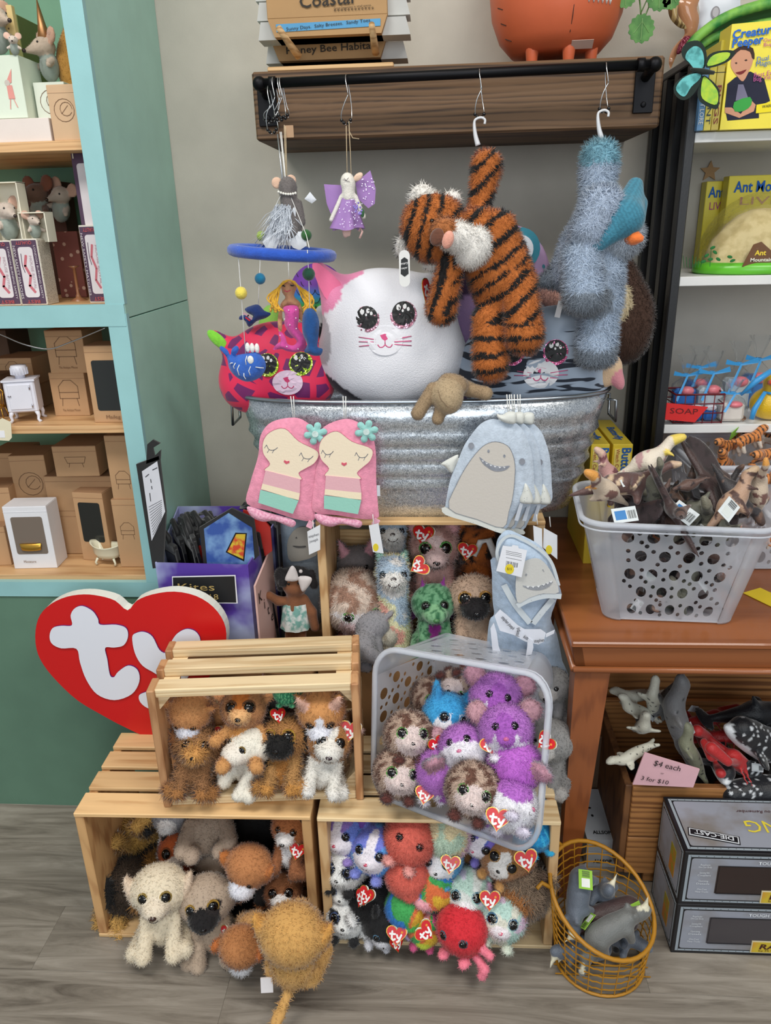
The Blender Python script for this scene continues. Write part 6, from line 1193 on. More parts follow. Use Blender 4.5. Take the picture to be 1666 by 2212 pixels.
def scatter(name, label, cat, me, p, rot, s=1, group=None, tagc=None, tagM=None):
    t = thing(name, label, cat, p, [math.radians(a) for a in rot], group); o = link('body', me, t); o.scale = (s, s, s)
    if tagc: wtag(t, tagM or (Matrix.Translation((.01, -.02, .04)) @ Euler((1.0, rs.rand()-.5, rs.rand()*2-1)).to_matrix().to_4x4()), **tagc)
    return t
Gd = 'plastic dinosaurs heaped in the table basket'
SPC = [('cream dinosaur with yellow belly lying with its tail up on top of the dinosaur heap', 'rex', CY, 1410, 1025, 1.42, (10, 20, 170), 1.15), ('orange headed cream dinosaur at the left rim of the dinosaur basket', 'rex', CR, 1285, 1062, 1.36, (60, 30, 20), 1.1),
       ('grey spotted long tailed dinosaur hanging curled in the middle of the heap', 'long', GR, 1400, 1050, 1.38, (80, 70, 10), 1.0), ('tan striped dinosaur with open jaws at the right of the heap', 'rex', [(176, 142, 118), (196, 170, 140), (150, 110, 90), (80, 56, 50)], 1600, 1112, 1.34, (20, 30, 200), 1.15),
       ('brown and cream dinosaur with long neck at the front left of the heap', 'long', [(96, 70, 66), (196, 166, 140), (80, 60, 60), (206, 180, 150)], 1345, 1068, 1.34, (70, 10, 160), 1.3), ('pink tailed dinosaur at the back left corner of the heap', 'rex', PK, 1300, 1040, 1.46, (0, 40, 10), .9),
       ('orange tipped cream tail figure at the right rim of the basket', 'long', CR, 1628, 1050, 1.40, (90, 80, 0), 1.0), ('brown dinosaur rearing up near the right rim of the heap', 'rex', DK2, 1560, 1085, 1.36, (40, -60, 150), 1.1), ('dark winged reptile figure with spread wings in the middle front of the heap', 'wing', DK, 1435, 1105, 1.33, (60, 10, 80), 1.3), ('dark winged reptile figure at the back right of the heap', 'wing', DK, 1530, 1045, 1.42, (50, 0, 30), 1.4)]
for i, (lab, k_, c_, a, b, y, r_, s_) in enumerate(SPC):
    scatter('plastic_dinosaur', lab, 'toy dinosaur', dino_mesh(k_, c_, i % 4), atY(a, b, y), r_, s_, Gd, dict() if i % 2 == 0 else None)
lay = [(.80, 12), (.84, 12), (.76, 9), (.70, 9), (.655, 8)]
for li, (z, n) in enumerate(lay):
    for i in range(n):
        u = .17+.66*((i+.5)/n if li > 1 else rs.rand()); v = (.30+.2*rs.rand()) if li > 1 else .2+.6*rs.rand(); w = (z-.634)/.214
        p = BP(u, v, w); r_ = rs.rand(3)*360 if li > 0 else (rs.rand()*60-30, rs.rand()*60-30, rs.rand()*360); k_ = ('rex', 'long', 'wing', 'horn')[rs.randint(4)]; c_ = (DK, DK, DK2, GR, DK2)[rs.randint(5)]
        lb = ('dark brown', 'charcoal', 'grey green')[[DK, DK2, GR].index(c_)]+dict(rex=' two legged', long=' long necked', wing=' winged', horn=' horned')[k_]+' dinosaur, '+('left', 'middle', 'right')[min(2, int(u*3))]+(' front' if v < .4 else ' back')+(' of the heap in the table basket', ' at the top of the table basket heap', ' seen through the upper basket holes', ' seen through the middle basket holes', ' seen through the lowest basket holes')[li]
        scatter('plastic_dinosaur', lb, 'toy dinosaur', dino_mesh(k_, c_, i % 3), p, r_, .82 if li > 1 else .95, Gd, dict(c=(200, 206, 208)) if i % 3 == 0 else None)
for i, (a, b, y, rz_, c2) in enumerate(((1350, 1112, 1.31, .1, (70, 130, 190)), (1478, 1108, 1.305, -.5, (60, 120, 180)), (1575, 1100, 1.305, .5, (210, 216, 214)), (1370, 1035, 1.36, .25, (200, 206, 206)), (1500, 1055, 1.37, 1.0, (40, 40, 44)))):
    t = thing('toy_tag', ('colourful picture tag at the left front rim of the dinosaur heap', 'tilted blue picture tag at the middle front of the dinosaur heap', 'white barcode tag at the right front of the dinosaur heap', 'long white barcode tag at the top left of the dinosaur heap', 'dark folded tag at the top right of the dinosaur heap')[i], 'tag', atY(a, b, y)); M = Euler((.9, 0, rz_)).to_matrix().to_4x4() @ Matrix.Rotation(rz_, 4, 'Z'); wtag(t, M, .045 if i != 3 else .055, .028 if i != 3 else .014, (214, 220, 222) if i != 4 else (44, 44, 48), c2)
TGc = [(206, 126, 60), (216, 140, 76), (200, 118, 56), (30, 24, 22)]
def tiger_fig():
    pr = [E((0, 0, .03), (.036, .015, .015), 0), K((-.03, 0, .034), (-.045, 0, .044), .012, .01, 0), E((-.054, 0, .045), (.012, .011, .01), 1), K((.034, 0, .032), (.075, 0, .045), .004, .003, 0)]+[K((x, s*.009, .026), (x-.004, s*.01, 0), .007, .005, 0) for x in (-.026, .026) for s in (-1, 1)]
    def cf(V, N_, C): C = C.copy(); C[(np.sin(V[:, 0]*560+nz3(V, 90, 2)*1.5) > .62)] = lin((34, 26, 22)); C[(V[:, 2] < .018) & (np.abs(V[:, 0]) < .03)] = lin((226, 214, 200)); return C
    return fig('tigerfig', pr, TGc[:3], vox=.003, cf=cf)
for i, (a, b, y, r_) in enumerate(((1620, 960, 1.60, (10, 10, 200)), (1648, 975, 1.57, (60, 0, 20)), (1600, 950, 1.66, (0, 60, 90)), (1655, 945, 1.66, (80, 0, 120)), (1580, 972, 1.63, (0, 0, 30)), (1640, 1015, 1.56, (90, 0, 0)), (1600, 1040, 1.60, (20, 100, 60)), (1650, 1080, 1.6, (0, 20, 10)), (1610, 1130, 1.6, (90, 30, 0)), (1560, 1010, 1.62, (10, 30, 40)), (1640, 1170, 1.59, (0, 0, 0)), (1690, 990, 1.6, (40, 0, 60)))):
    scatter('tiger_figure', 'small orange tiger figure '+('at the front right of the back basket', 'lying under the green tag at the right edge', 'in the middle of the back basket heap', 'at the far right back of the basket', 'leaning on the left rim of the back basket', 'seen through the top holes of the back basket', 'seen through the left holes of the back basket', 'seen through the middle holes of the back basket', 'lying low behind the dinosaur basket', 'in the back left corner of the rear basket', 'at the very bottom of the rear basket', 'beyond the right frame edge in the rear basket')[i], 'toy tiger', tiger_fig(), atY(a, b, y)-Vector((0, 0, .012)), r_, .8, 'tiger figures in the back basket', dict(c=(130, 190, 60), w=.04, h=.022) if i in (0, ) else None)
# ---- wire basket of rhinos
wk = thing('wire_basket', 'mustard yellow wire basket on the floor holding grey rhinos and a hippo', 'basket', (.335, 1.13, 0)); YW = mat('paint', (178, 124, 30), .45)
cx_, cy_ = .318, 1.120; mb = MB(); n = 36
def wr(z, k_=0): return .084+.016*(z/.16)
def wpt(a, z): return Vector((cx_+wr(z)*math.cos(a)*1.0, cy_+wr(z)*math.sin(a)*.98, z))
def rimz(a): return .100+.105*(.5+.5*math.sin(a-.72))**1.1
mb.tube([wpt(a, .004) for a in np.linspace(0, 2*PI, n, endpoint=False)], .0032, 6, closed=True); mb.tube([wpt(a, rimz(a)) for a in np.linspace(0, 2*PI, n, endpoint=False)], .0042, 8, closed=True); mb.build('rim', YW, wk)
for z in (.022, .04, .058, .076, .094, .112, .13, .148, .166, .184):
    seg = [wpt(a, z+.0012*math.sin(a*40)) for a in np.linspace(0, 2*PI, 73) if rimz(a) > z]
    idx = [a for a in np.linspace(0, 2*PI, 73) if rimz(a) > z]
    if len(seg) == 73: MB().tube(seg[:-1], .0013, 4, closed=True).build('wire', YW, wk)
    elif len(seg) > 3:
        jumps = [i for i in range(1, len(idx)) if idx[i]-idx[i-1] > .1]
        parts_ = [seg] if not jumps else [seg[jumps[0]:]+seg[:jumps[0]]]
        MB().tube(parts_[0], .0013, 4).build('wire', YW, wk)
for i in range(22):
    a = 2*PI*i/22; MB().tube([wpt(a, z) for z in np.linspace(.004, rimz(a), 5)], .0013, 4).build('wire', YW, wk)
mb = MB(); [mb.tube([(cx_-.09, cy_+d, .004), (cx_+.09, cy_+d, .004)], .0012, 4) for d in (-.04, -.02, 0, .02, .04)]; mb.build('base_wire', YW, wk)
for a in (3.2, 2.3): MB().tube([wpt(a, rimz(a)), wpt(a, rimz(a))+Vector((math.cos(a)*.018, 0, .012)), wpt(a, rimz(a))+Vector((math.cos(a)*.028, -.01, .008))], .004, 6).build('hanging_hook', YW, wk)
def rhino(cols, horn=True):
    pr = [E((0, 0, .032), (.042, .022, .022), 0), E((.026, 0, .032), (.022, .021, .02), 0), K((-.035, 0, .034), (-.058, 0, .028), .016, .012, 0), E((-.068, 0, .024), (.016, .010, .010), 0), K((.045, 0, .034), (.055, 0, .018), .003, .002, 0), E((-.048, .012, .045), (.004, .005, .007), 0), E((-.048, -.012, .045), (.004, .005, .007), 0)]+[K((x, s*.014, .026), (x, s*.015, 0), .010, .008, 0) for x in (-.026, .028) for s in (-1, 1)]
    if horn: pr += [K((-.074, 0, .032), (-.086, 0, .058), .006, .001, 1), K((-.062, 0, .036), (-.066, 0, .048), .004, .001, 1)]
    else: pr += [E((-.075, 0, .03), (.014, .015, .009), 0), E((-.074, 0, .014), (.013, .013, .005), 1)]
    return fig(('rhino', tuple(cols), horn), pr, cols, vox=.0035, cf=lambda V, N_, C: C*(1-.2*np.clip(nz3(V, 120, 4), 0, 1))[:, None])
RH = rhino([(98, 106, 118), (222, 216, 190)]); RH2 = rhino([(112, 114, 112), (222, 216, 190)]); HP = rhino([(74, 56, 56), (190, 110, 140)], False)
LBt = dict(c=(150, 200, 70), w=.034, h=.026, c2=(236, 238, 234))
for i, (lab, me, a, b, y, r_, s_) in enumerate((('slate blue rhino figure standing on its back end at the top of the wire basket', RH, 1268, 1905, 1.15, (-20, -50, 70), 1.0), ('slate rhino figure lying on its back in the middle of the wire basket', RH, 1275, 1990, 1.12, (160, 10, 20), 1.0), ('dark brown hippo figure with open pink mouth in the wire basket', HP, 1345, 1965, 1.14, (10, -10, 10), 1.05), ('grey rhino figure with cream horn pointing right in the wire basket', RH2, 1318, 2015, 1.10, (0, 20, 200), 1.05), ('grey rhino figure behind the front wires at the left', RH2, 1262, 2050, 1.10, (0, -20, 60), .75), ('black and white patched figure at the bottom of the wire basket', rhino([(30, 30, 32), (220, 220, 214)]), 1275, 2085, 1.10, (0, 0, 30), .9), ('grey rhino figure low at the right of the wire basket', RH, 1330, 2075, 1.12, (90, 0, 160), .9), ('slate rhino figure deep at the back of the wire basket', RH, 1300, 1975, 1.18, (40, 60, 100), 1.0))):
    p = atY(a, b, y); p.z = max(p.z-.03, .006)
    if i > 3: p = Vector(((.300, 1.10, .05), (.325, 1.13, .012), (.335, 1.105, .05), (.31, 1.15, .09))[i-4])
    if i == 3: p = Vector((.335, 1.09, .085))
    p.x = min(max(p.x, .285), .35); scatter('rhino_figure' if 'rhino' in lab else 'hippo_figure' if 'hippo' in lab else 'animal_figure', lab, 'toy animal', me, p, r_, s_, None, LBt if i in (0, 2, 3) else None, Matrix.Translation((.03, -.02, .055)) @ Euler((.7, .2, .3)).to_matrix().to_4x4())
# ---- marine crate under the table
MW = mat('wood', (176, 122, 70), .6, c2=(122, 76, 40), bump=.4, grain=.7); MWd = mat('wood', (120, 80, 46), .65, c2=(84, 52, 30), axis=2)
mc = thing('wooden_crate', 'brown knotty wooden crate of sea animals on the floor under the table', 'crate', (.62, 1.4, 0))
plank('front_board', mc, (.62-.62+.0, 1.308-1.4, .2), (.43, .016, .13), m=MW); plank('front_board', mc, (0, 1.308-1.4, .084), (.43, .016, .098), m=MW)
plank('foot_board', mc, (.01, -.06, .018), (.36, .06, .03), m=MW)
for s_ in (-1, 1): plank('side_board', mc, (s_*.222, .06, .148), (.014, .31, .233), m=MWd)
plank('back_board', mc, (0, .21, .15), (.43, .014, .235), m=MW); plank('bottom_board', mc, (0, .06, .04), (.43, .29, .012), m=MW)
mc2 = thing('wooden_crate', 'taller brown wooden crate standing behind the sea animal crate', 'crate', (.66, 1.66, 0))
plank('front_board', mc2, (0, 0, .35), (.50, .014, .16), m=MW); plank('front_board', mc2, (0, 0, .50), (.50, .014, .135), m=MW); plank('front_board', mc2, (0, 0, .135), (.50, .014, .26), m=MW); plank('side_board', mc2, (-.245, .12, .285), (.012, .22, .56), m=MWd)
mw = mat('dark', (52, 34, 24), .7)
for s_, b, h in (('MADE FROM', 1848, .008), ('CERTIFIED', 1800, .0085), ('100%', 1822, .0085)): pass
text('W', mc, atY(1438, 1798, 1.2985), (1, 0, 0), (0, 0, 1), .008, mw); text('CE', mc, atY(1433, 1814, 1.2985), (1, 0, 0), (0, 0, 1), .009, mw); text('100', mc, atY(1432, 1832, 1.2985), (1, 0, 0), (0, 0, 1), .009, mw)
pc = thing('price_card', 'pink handwritten price card leaning at the front of the sea animal crate', 'sign', atY(1440, 1700, 1.285))
q_ = [(1367, 1695), (1498, 1701), (1512, 1662), (1393, 1626)]; cw = [atY(*q, 1.284-.0) for q in q_]; nn_ = Vector((0, 1, 0))*.003
MB().hexa(cw, [p+nn_ for p in cw]).build('card', mat('paper', (222, 176, 184)), pc)
ux = (atY(1500, 1678, 1.28)-atY(1380, 1645, 1.28)); uz = Vector((.12, 0, 1)); bkm = mat('dark', (20, 18, 22))
text('$4 each', pc, atY(1442, 1655, 1.2815), (1, 0, -.26), (.26, 0, 1), .013, bkm, wmax=.055); text('or', pc, atY(1431, 1671, 1.2815), (1, 0, -.2), (.2, 0, 1), .005, bkm); text('3 for $10', pc, atY(1415, 1686, 1.2815), (1, 0, -.2), (.2, 0, 1), .010, bkm, wmax=.056)
def seal_fig(c): return fig(('seal', c), [E((0, 0, .014), (.042, .014, .013), 0), K((-.03, 0, .016), (-.052, 0, .03), .011, .009, 0), E((-.060, 0, .031), (.009, .007, .006), 0), K((.038, 0, .012), (.062, .010, .012), .006, .004, 0), K((.038, 0, .012), (.062, -.010, .012), .006, .004, 0), E((-.02, .02, .008), (.008, .014, .003), 0, (0, 0, .5)), E((-.02, -.02, .008), (.008, .014, .003), 0, (0, 0, -.5))], [c], vox=.003, cf=lambda V, N_, C: np.where((nz3(V, 420, 7) > .72)[:, None], np.array(lin((30, 30, 32)))[None], C))
def lob_fig(): return fig('lob', [K((-.02, 0, .014), (.035, 0, .012), .012, .008, 0), E((.048, 0, .01), (.012, .014, .004), 0), K((-.02, .008, .014), (-.05, .026, .012), .005, .004, 0), K((-.05, .026, .012), (-.075, .018, .012), .006, .008, 0), K((-.02, -.008, .014), (-.05, -.026, .012), .005, .004, 0), K((-.05, -.026, .012), (-.075, -.018, .012), .006, .008, 0)]+[K((x, s*.008, .012), (x+.006, s*.03, .004), .0022, .0015, 0) for x in (-.012, 0, .012) for s in (-1, 1)], [(176, 34, 36)], vox=.0026, k=.001)
def orca_fig(spots=False): return fig(('orca', spots), [K((-.05, 0, .02), (.0, 0, .022), .014, .019, 0), K((.0, 0, .022), (.07, 0, .02), .018, .005, 0), E((.08, 0, .02), (.01, .026, .003), 0), K((.0, 0, .036), (.012, 0, .058), .007, .002, 0), E((-.02, .026, .014), (.010, .018, .003), 0, (0, 0, .5)), E((-.02, -.026, .014), (.010, .018, .003), 0, (0, 0, -.5)), E((-.03, .008, .026), (.01, .009, .006), 1 if not spots else 0), E((-.02, 0, .010), (.05, .013, .011), 1)], [(18, 20, 26), (214, 218, 222)], vox=.003, k=.002, cf=(lambda V, N_, C: np.where(((nz3(V, 520, 3) > .55) & (V[:, 2] > .012))[:, None], np.array(lin((220, 224, 228)))[None], C)) if spots else None)
SW_, SG = (214, 212, 196), (112, 112, 114)
for i, (lab, me, a, b, y, r_, s_) in enumerate((('white seal figure with black spots, upper left of the crate', seal_fig(SW_), 1372, 1538, 1.40, (0, 30, 20), 1), ('white spotted seal figure standing up beside the other at the left', seal_fig(SW_), 1408, 1520, 1.40, (0, 70, 60), 1), ('white spotted seal figure lying at the far back left of the crate', seal_fig(SW_), 1380, 1505, 1.46, (0, 0, 10), 1), ('white spotted seal figure facing forward at the middle left', seal_fig(SW_), 1388, 1578, 1.37, (0, 40, 80), 1.1), ('white spotted seal figure peeking over the crate edge at the left', seal_fig(SW_), 1372, 1630, 1.34, (0, -20, 20), .9), ('large grey seal figure draped nose down in the middle of the crate', seal_fig(SG), 1442, 1560, 1.355, (10, 70, 20), 1.7), ('grey seal figure behind the large grey one', seal_fig(SG), 1450, 1510, 1.42, (0, -60, 0), 1.1), ('grey green seal figure low in front behind the price card', seal_fig((130, 132, 110)), 1480, 1630, 1.34, (0, 60, 10), 1.2),
        ('red lobster figure at the back of the crate', lob_fig(), 1525, 1565, 1.42, (20, 0, 200), 1.4), ('red lobster figure crossing the middle of the crate', lob_fig(), 1570, 1600, 1.40, (10, 10, 170), 1.4), ('bright red lobster figure head down at the front of the crate', lob_fig(), 1590, 1660, 1.34, (0, 40, 10), 1.6), ('red lobster figure half buried at the right of the seals', lob_fig(), 1500, 1585, 1.40, (60, 0, 90), 1.3),
        ('black and white orca figure with upright fin at the back right', orca_fig(), 1625, 1555, 1.42, (-10, 0, 190), 1.4), ('black whale shark figure with white dots at the right of the crate', orca_fig(True), 1625, 1620, 1.37, (20, 40, 20), 1.8), ('second spotted whale shark figure at the right edge of the crate', orca_fig(True), 1645, 1680, 1.35, (80, 0, 10), 1.6), ('dark whale figure at the bottom of the crate', orca_fig(), 1550, 1650, 1.38, (10, 10, 80), 1.3))):
    scatter('sea_animal_figure', lab, 'toy animal', me, atY(a, b, y)-Vector((0, 0, .01)), r_, s_, 'sea animal figures in the crate under the table', dict(c=(190, 194, 198)) if i in (3, 5, 8, 10, 13) else None)
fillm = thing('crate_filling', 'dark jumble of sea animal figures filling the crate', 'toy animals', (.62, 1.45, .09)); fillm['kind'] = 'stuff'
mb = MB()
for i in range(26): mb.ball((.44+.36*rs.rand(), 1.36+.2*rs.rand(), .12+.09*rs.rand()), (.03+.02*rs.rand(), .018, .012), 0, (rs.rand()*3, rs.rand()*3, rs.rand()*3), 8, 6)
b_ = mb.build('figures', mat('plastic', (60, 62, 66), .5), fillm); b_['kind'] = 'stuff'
# train boxes
def train_box(lab, z0, h, win):
    t = thing('train_box', lab, 'box', (.62, 1.21, z0)); x0, x1, y0, y1 = .462, .84, 1.138, 1.285; z1 = z0+h
    BKc = mat('card', (22, 23, 28), .4); GY = mat('mottle', (150, 154, 166), c2=(128, 122, 118), scale=9); RVT = mat('paper', (150, 160, 168))
    MB().box(((x0+x1)/2, (y0+y1)/2, (z0+z1)/2), (x1-x0, y1-y0, h), bev=.001).build('carton', BKc, t)
    def fr(M, w, hh, nm, inner=True):
        mb = MB(); e = .007; o_ = [(-w/2+e, -hh/2+e), (w/2-e, -hh/2+e), (w/2-e, hh/2-e), (-w/2+e, hh/2-e)]; k_ = .0055
        mb.prism(o_, 0, .0003, 0, M); mb.prism([(x*(1-2*k_/w), y_*(1-2*k_/hh)) for x, y_ in o_], .0003, .0006, 1, M); mb.prism(rrect(w-2*e-2*k_-.004, hh-2*e-2*k_-.004, .005), .0006, .0009, 2, M)
        for i in range(int(w/.014)): 
            for s_ in (-1, 1): mb.prism([(-w/2+e+.005+i*.014-.0006, s_*(hh/2-e-.0028)-.0006), (-w/2+e+.005+i*.014+.0006, s_*(hh/2-e-.0028)-.0006), (-w/2+e+.005+i*.014+.0006, s_*(hh/2-e-.0028)+.0006), (-w/2+e+.005+i*.014-.0006, s_*(hh/2-e-.0028)+.0006)], .0003, .0007, 1, M)
        mb.build(nm, [RVT, BKc, GY], t)
    fr(Matrix.Translation(((x0+x1)/2, y0, (z0+z1)/2)) @ Matrix.Rotation(PI/2, 4, 'X'), x1-x0, h, 'front_print'); fr(Matrix.Translation(((x0+x1)/2, (y0+y1)/2, z1)), x1-x0, y1-y0, 'top_print'); fr(Matrix.Translation((x0, (y0+y1)/2, (z0+z1)/2)) @ Matrix.Rotation(-PI/2, 4, 'Z') @ Matrix.Rotation(PI/2, 4, 'X'), y1-y0, h, 'side_print')
    MB().box((x0-.0012, 1.19, z0+h*.45), (.0006, .03, h*.5)).build('side_picture', mat('mottle', (190, 120, 40), c2=(150, 140, 40), scale=50), t)
    wx0 = x0+.066; mb = MB().box((wx0+.13, y0-.0008, z0+h*.5), (.265, .0012, h*.52)); mb.build('window', mat('glossy', (52, 40, 38) if win else (70, 66, 70), .12), t)
    MB().tube([(wx0, y0-.002, z0+h*.24), (wx0, y0-.002, z0+h*.76), (wx0+.26, y0-.002, z0+h*.76), (wx0+.26, y0-.002, z0+h*.24)], .0007, 4, closed=True).build('window_edge', BKc, t)
    lx = x0+.150; MB().box((lx+.075, y0-.002, z0+h*.20), (.15, .002, .030)).box((lx+.075, y0-.0028, z0+h*.20), (.146, .001, .026), mi=1).build('name_plate', [mat('paper', (206, 196, 160)), mat('mottle', (206, 130, 50), c2=(206, 180, 50), scale=10)], t)
    DR = mat('dark', (70, 24, 20)); GYt = mat('paper', (220, 224, 230))
    text('RAIL KING', t, (lx+.075, y0-.0036, z0+h*.22), (1, 0, 0), (0, 0, 1), .013, DR, wmax=.12, shear=.15, bold=.02); text('by M.T.H. ELECTRIC TRAINS', t, (lx+.075, y0-.0036, z0+h*.22-.011), (1, 0, 0), (0, 0, 1), .004, DR, wmax=.12)
    text('TOUGH AND RUGGED', t, (x0+.19, y0-.0016, z0+h*.835), (1, 0, 0), (0, 0, 1), .0075, GYt, wmax=.11, bold=.02)
    for i, (l1, l2) in enumerate((('Realistic', 'Die-Cast Body'), ('Operating With', 'Couplers'), ('Operating', 'Details'), ('Die-Cast', 'Metal Trucks'))):
        for j, l in enumerate((l1, l2)): text(l, t, (x0+.04, y0-.0016, z0+h*(.78-i*.155)-j*.006), (1, 0, 0), (0, 0, 1), .0045, GYt, wmax=.024 if j else .018)
    tz = z1+.0012; YE = mat('paper', (226, 206, 60))
    text('RAIL KING', t, ((x0+x1)/2+.05, 1.205, tz), (-1, 0, 0), (0, -1, 0), .032, YE, wmax=.21); text('The Tradition You Remember', t, (x0+.20, 1.245, tz), (-1, 0, 0), (0, -1, 0), .008, DR, wmax=.14, shear=.3)
    M = Matrix.Translation((x0+.065, 1.178, tz)) @ Matrix.Rotation(-.24, 4, 'Z'); MB().box((0, 0, 0), (.092, .022, .0008), mi=0).box((0, 0, .0005), (.088, .018, .0008), mi=1).box((0, 0, .001), (.084, .014, .0006), mi=0).build('die_cast_badge', [BKc, GYt], t, world=False).matrix_local = Matrix.Translation(-Vector(t.location)) @ M
    a = -.24; text('DIE-CAST', t, (x0+.065, 1.178, tz+.0016), (-math.cos(a), -math.sin(a), 0), (math.sin(a), -math.cos(a), 0), .010, GYt, wmax=.07, bold=.02)
train_box('grey and black train box with window, lower of the two stacked', 0.0, .127, 0); train_box('grey and black train box with yellow lettering, upper of the two stacked', .1275, .128, 1)
for i, (z, lab) in enumerate(((0, 'grey electronics box lying lower beside the crate under the table'), (.036, 'light grey electronics box on top, beside the crate under the table'))):
    t = thing('electronics_box', lab, 'box', (.37, 1.42, z)); x0, x1 = .335, .402; MB().hexa([(x0, 1.35+i*.006, z), (x1, 1.35+i*.006, z), (x1-.005, 1.52, z), (x0-.005, 1.52, z)], [(x0, 1.35+i*.006, z+.035), (x1, 1.35+i*.006, z+.035), (x1-.005, 1.52, z+.035), (x0-.005, 1.52, z+.035)]).build('carton', mat('card', (170, 174, 180)), t)
    text('ALLSOP', t, (x0+.036, 1.372+i*.006, z+.0352), (1, 0, 0), (0, 1, 0), .010, BLACK(), wmax=.040, bold=.03) if i else text('ALLSOP', t, (x0+.036, 1.3495, z+.017), (1, 0, 0), (0, 0, 1), .010, BLACK(), wmax=.040, bold=.03)
MB().ball((.356, 1.48, .0715), (.004, .004, .0006)).ball((.358, 1.455, .0715), (.004, .003, .0006)).ball((.360, 1.43, .0715), (.003, .004, .0006)).build('icons', BLACK(), t)
nk = thing('wooden_block', 'small orange brown wooden block lying in the dark under the table', 'block', (.385, 1.6, .20)); MB().box((.395, 1.56, .23), (.03, .05, .03), bev=.002).build('block', MWd, nk)
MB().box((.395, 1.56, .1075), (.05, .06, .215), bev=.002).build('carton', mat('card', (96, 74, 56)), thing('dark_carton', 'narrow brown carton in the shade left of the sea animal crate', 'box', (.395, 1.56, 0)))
# ============================================================ butterfly boxes on the table
for i, (xa, xb, yy, lab) in enumerate(((1278, 1318, 1.60, 'yellow butterfly kit box, left of two beside the tub'), (1325, 1368, 1.62, 'yellow butterfly kit box, right of two beside the tub'))):
    a = atY(xa, 960, yy); b = atY(xb, 962, yy); t = thing('kit_box', lab, 'box', ((a.x+b.x)/2, yy, .632)); zt = a.z; YB = mat('card', (228, 200, 60), .45)
    MB().box(((a.x+b.x)/2, yy+.11, (.632+zt)/2), (b.x-a.x, .22, zt-.632), bev=.001).build('carton', YB, t)
    MB().box(((a.x+b.x)/2, yy-.0006, zt-.06), (b.x-a.x-.008, .0012, .10)).build('front_panel', mat('card', (240, 222, 120), .45), t)
    BL = mat('paper', (30, 96, 176)); text('Butterfly', t, ((a.x+b.x)/2+.005, yy-.002, zt-.050), (0, 0, -1), (1, 0, 0), .020, BL, wmax=.085, bold=.02); text('Watch Caterpillars', t, ((a.x+b.x)/2-.011, yy-.002, zt-.052), (0, 0, -1), (1, 0, 0), .008, mat('paper', (170, 60, 60)), wmax=.085); text('Butterfly', t, ((a.x+b.x)/2, yy+.09, zt+.0004), (0, -1, 0), (1, 0, 0), .018, BL, wmax=.11, bold=.02)
# ============================================================ heart sign
Z3 = lambda p: zo(p, 0, 1220, 2.975)
y = 1.372; hs_ = thing('heart_sign', 'big red heart shaped sign with raised white letters behind the small crate', 'sign', atY(322, 1588, y))
ho = o2(Z3(spl([(820, 292), (740, 230), (640, 200), (540, 190), (430, 205), (330, 250), (260, 320), (230, 420), (236, 540), (280, 640), (370, 750), (500, 870), (650, 960), (800, 1040), (958, 1102), (1070, 1040), (1200, 900), (1330, 740), (1420, 600), (1455, 480), (1440, 370), (1370, 270), (1260, 200), (1120, 172), (980, 190), (880, 230)], 3, True)), y)
MB().prism(ho, -.026, 0, 1, FM(y)).prism(ho, 0, .001, 0, FM(y)).build('heart_board', [mat('plastic', (206, 22, 24), .35), mat('plastic', (236, 236, 226), .5)], hs_)
tl = [(535, 258), (600, 290), (635, 340), (650, 378), (750, 378), (815, 400), (828, 455), (800, 510), (740, 525), (682, 527), (695, 600), (712, 700), (738, 714), (765, 680), (830, 640), (890, 670), (900, 745), (850, 825), (740, 862), (630, 825), (560, 730), (520, 620), (497, 533), (400, 530), (340, 500), (325, 450), (345, 400), (400, 385), (468, 382), (460, 320), (485, 275)]
yl = [(855, 460), (880, 432), (930, 424), (985, 455), (1030, 540), (1078, 556), (1110, 480), (1150, 430), (1210, 405), (1270, 430), (1292, 500), (1250, 650), (1150, 800), (1050, 890), (970, 917), (910, 880), (900, 830), (960, 800), (1040, 730), (1000, 690), (920, 640), (872, 560)]
WP_ = [mat('plastic', (226, 230, 240), .3), mat('plastic', (90, 30, 110), .5)]
for l in (tl, yl): MB().prism(o2(Z3(spl(l, 4, True)), y), .001, .0045, 0, FM(y), 1).build('letter', WP_, hs_)
# ============================================================ kite box
fl_, fr_, br_, bl_ = Vector((-.597, 1.452, .452)), Vector((-.392, 1.435, .452)), Vector((-.345, 1.63, .452)), Vector((-.597, 1.63, .452))
kb = thing('kite_box', 'purple cardboard display box of packed kites beside the teal cabinet', 'box', (-.48, 1.53, .452)); KM = mat('mottle', (86, 56, 156), c2=(172, 182, 216), scale=6)
def zt(p, h): return Vector((p.x, p.y, p.z+h))
mb = MB(); th = .003
for a, b, ha, hb in ((fl_, fr_, .247, .250), (fr_, br_, .250, .31), (br_, bl_, .31, .31), (bl_, fl_, .31, .247)):
    n_ = (b-a).cross(Vector((0, 0, 1))).normalized()*-th; mb.hexa([a, b, b+n_, a+n_], [zt(a, ha), zt(b, hb), zt(b, hb)+n_, zt(a, ha)+n_])
mb.hexa([fl_, fr_, br_, bl_], [zt(p, .004) for p in (fl_, fr_, br_, bl_)]); mb.build('box_wall', KM, kb)
y = 1.425; MB().prism(o2([(372, 1245), (509, 1242), (514, 1303), (374, 1302)][::-1], y), 0, .0012, 1, FM(y)).prism(o2([(374, 1247), (507, 1244), (511, 1301), (376, 1300)][::-1], y), .0012, .0016, 0, FM(y)).build('chalk_sign', [mat('dark', (18, 18, 20), .6), mat('paper', (232, 232, 236))], kb)
CHK = mat('paper', (188, 160, 96)); text('Kites', kb, atY(424, 1268, y-.0015), (1, 0, 0), (0, 0, 1), .017, CHK, wmax=.078); text('$18', kb, atY(455, 1290, y-.0015), (1, 0, 0), (0, 0, 1), .013, CHK, wmax=.034)
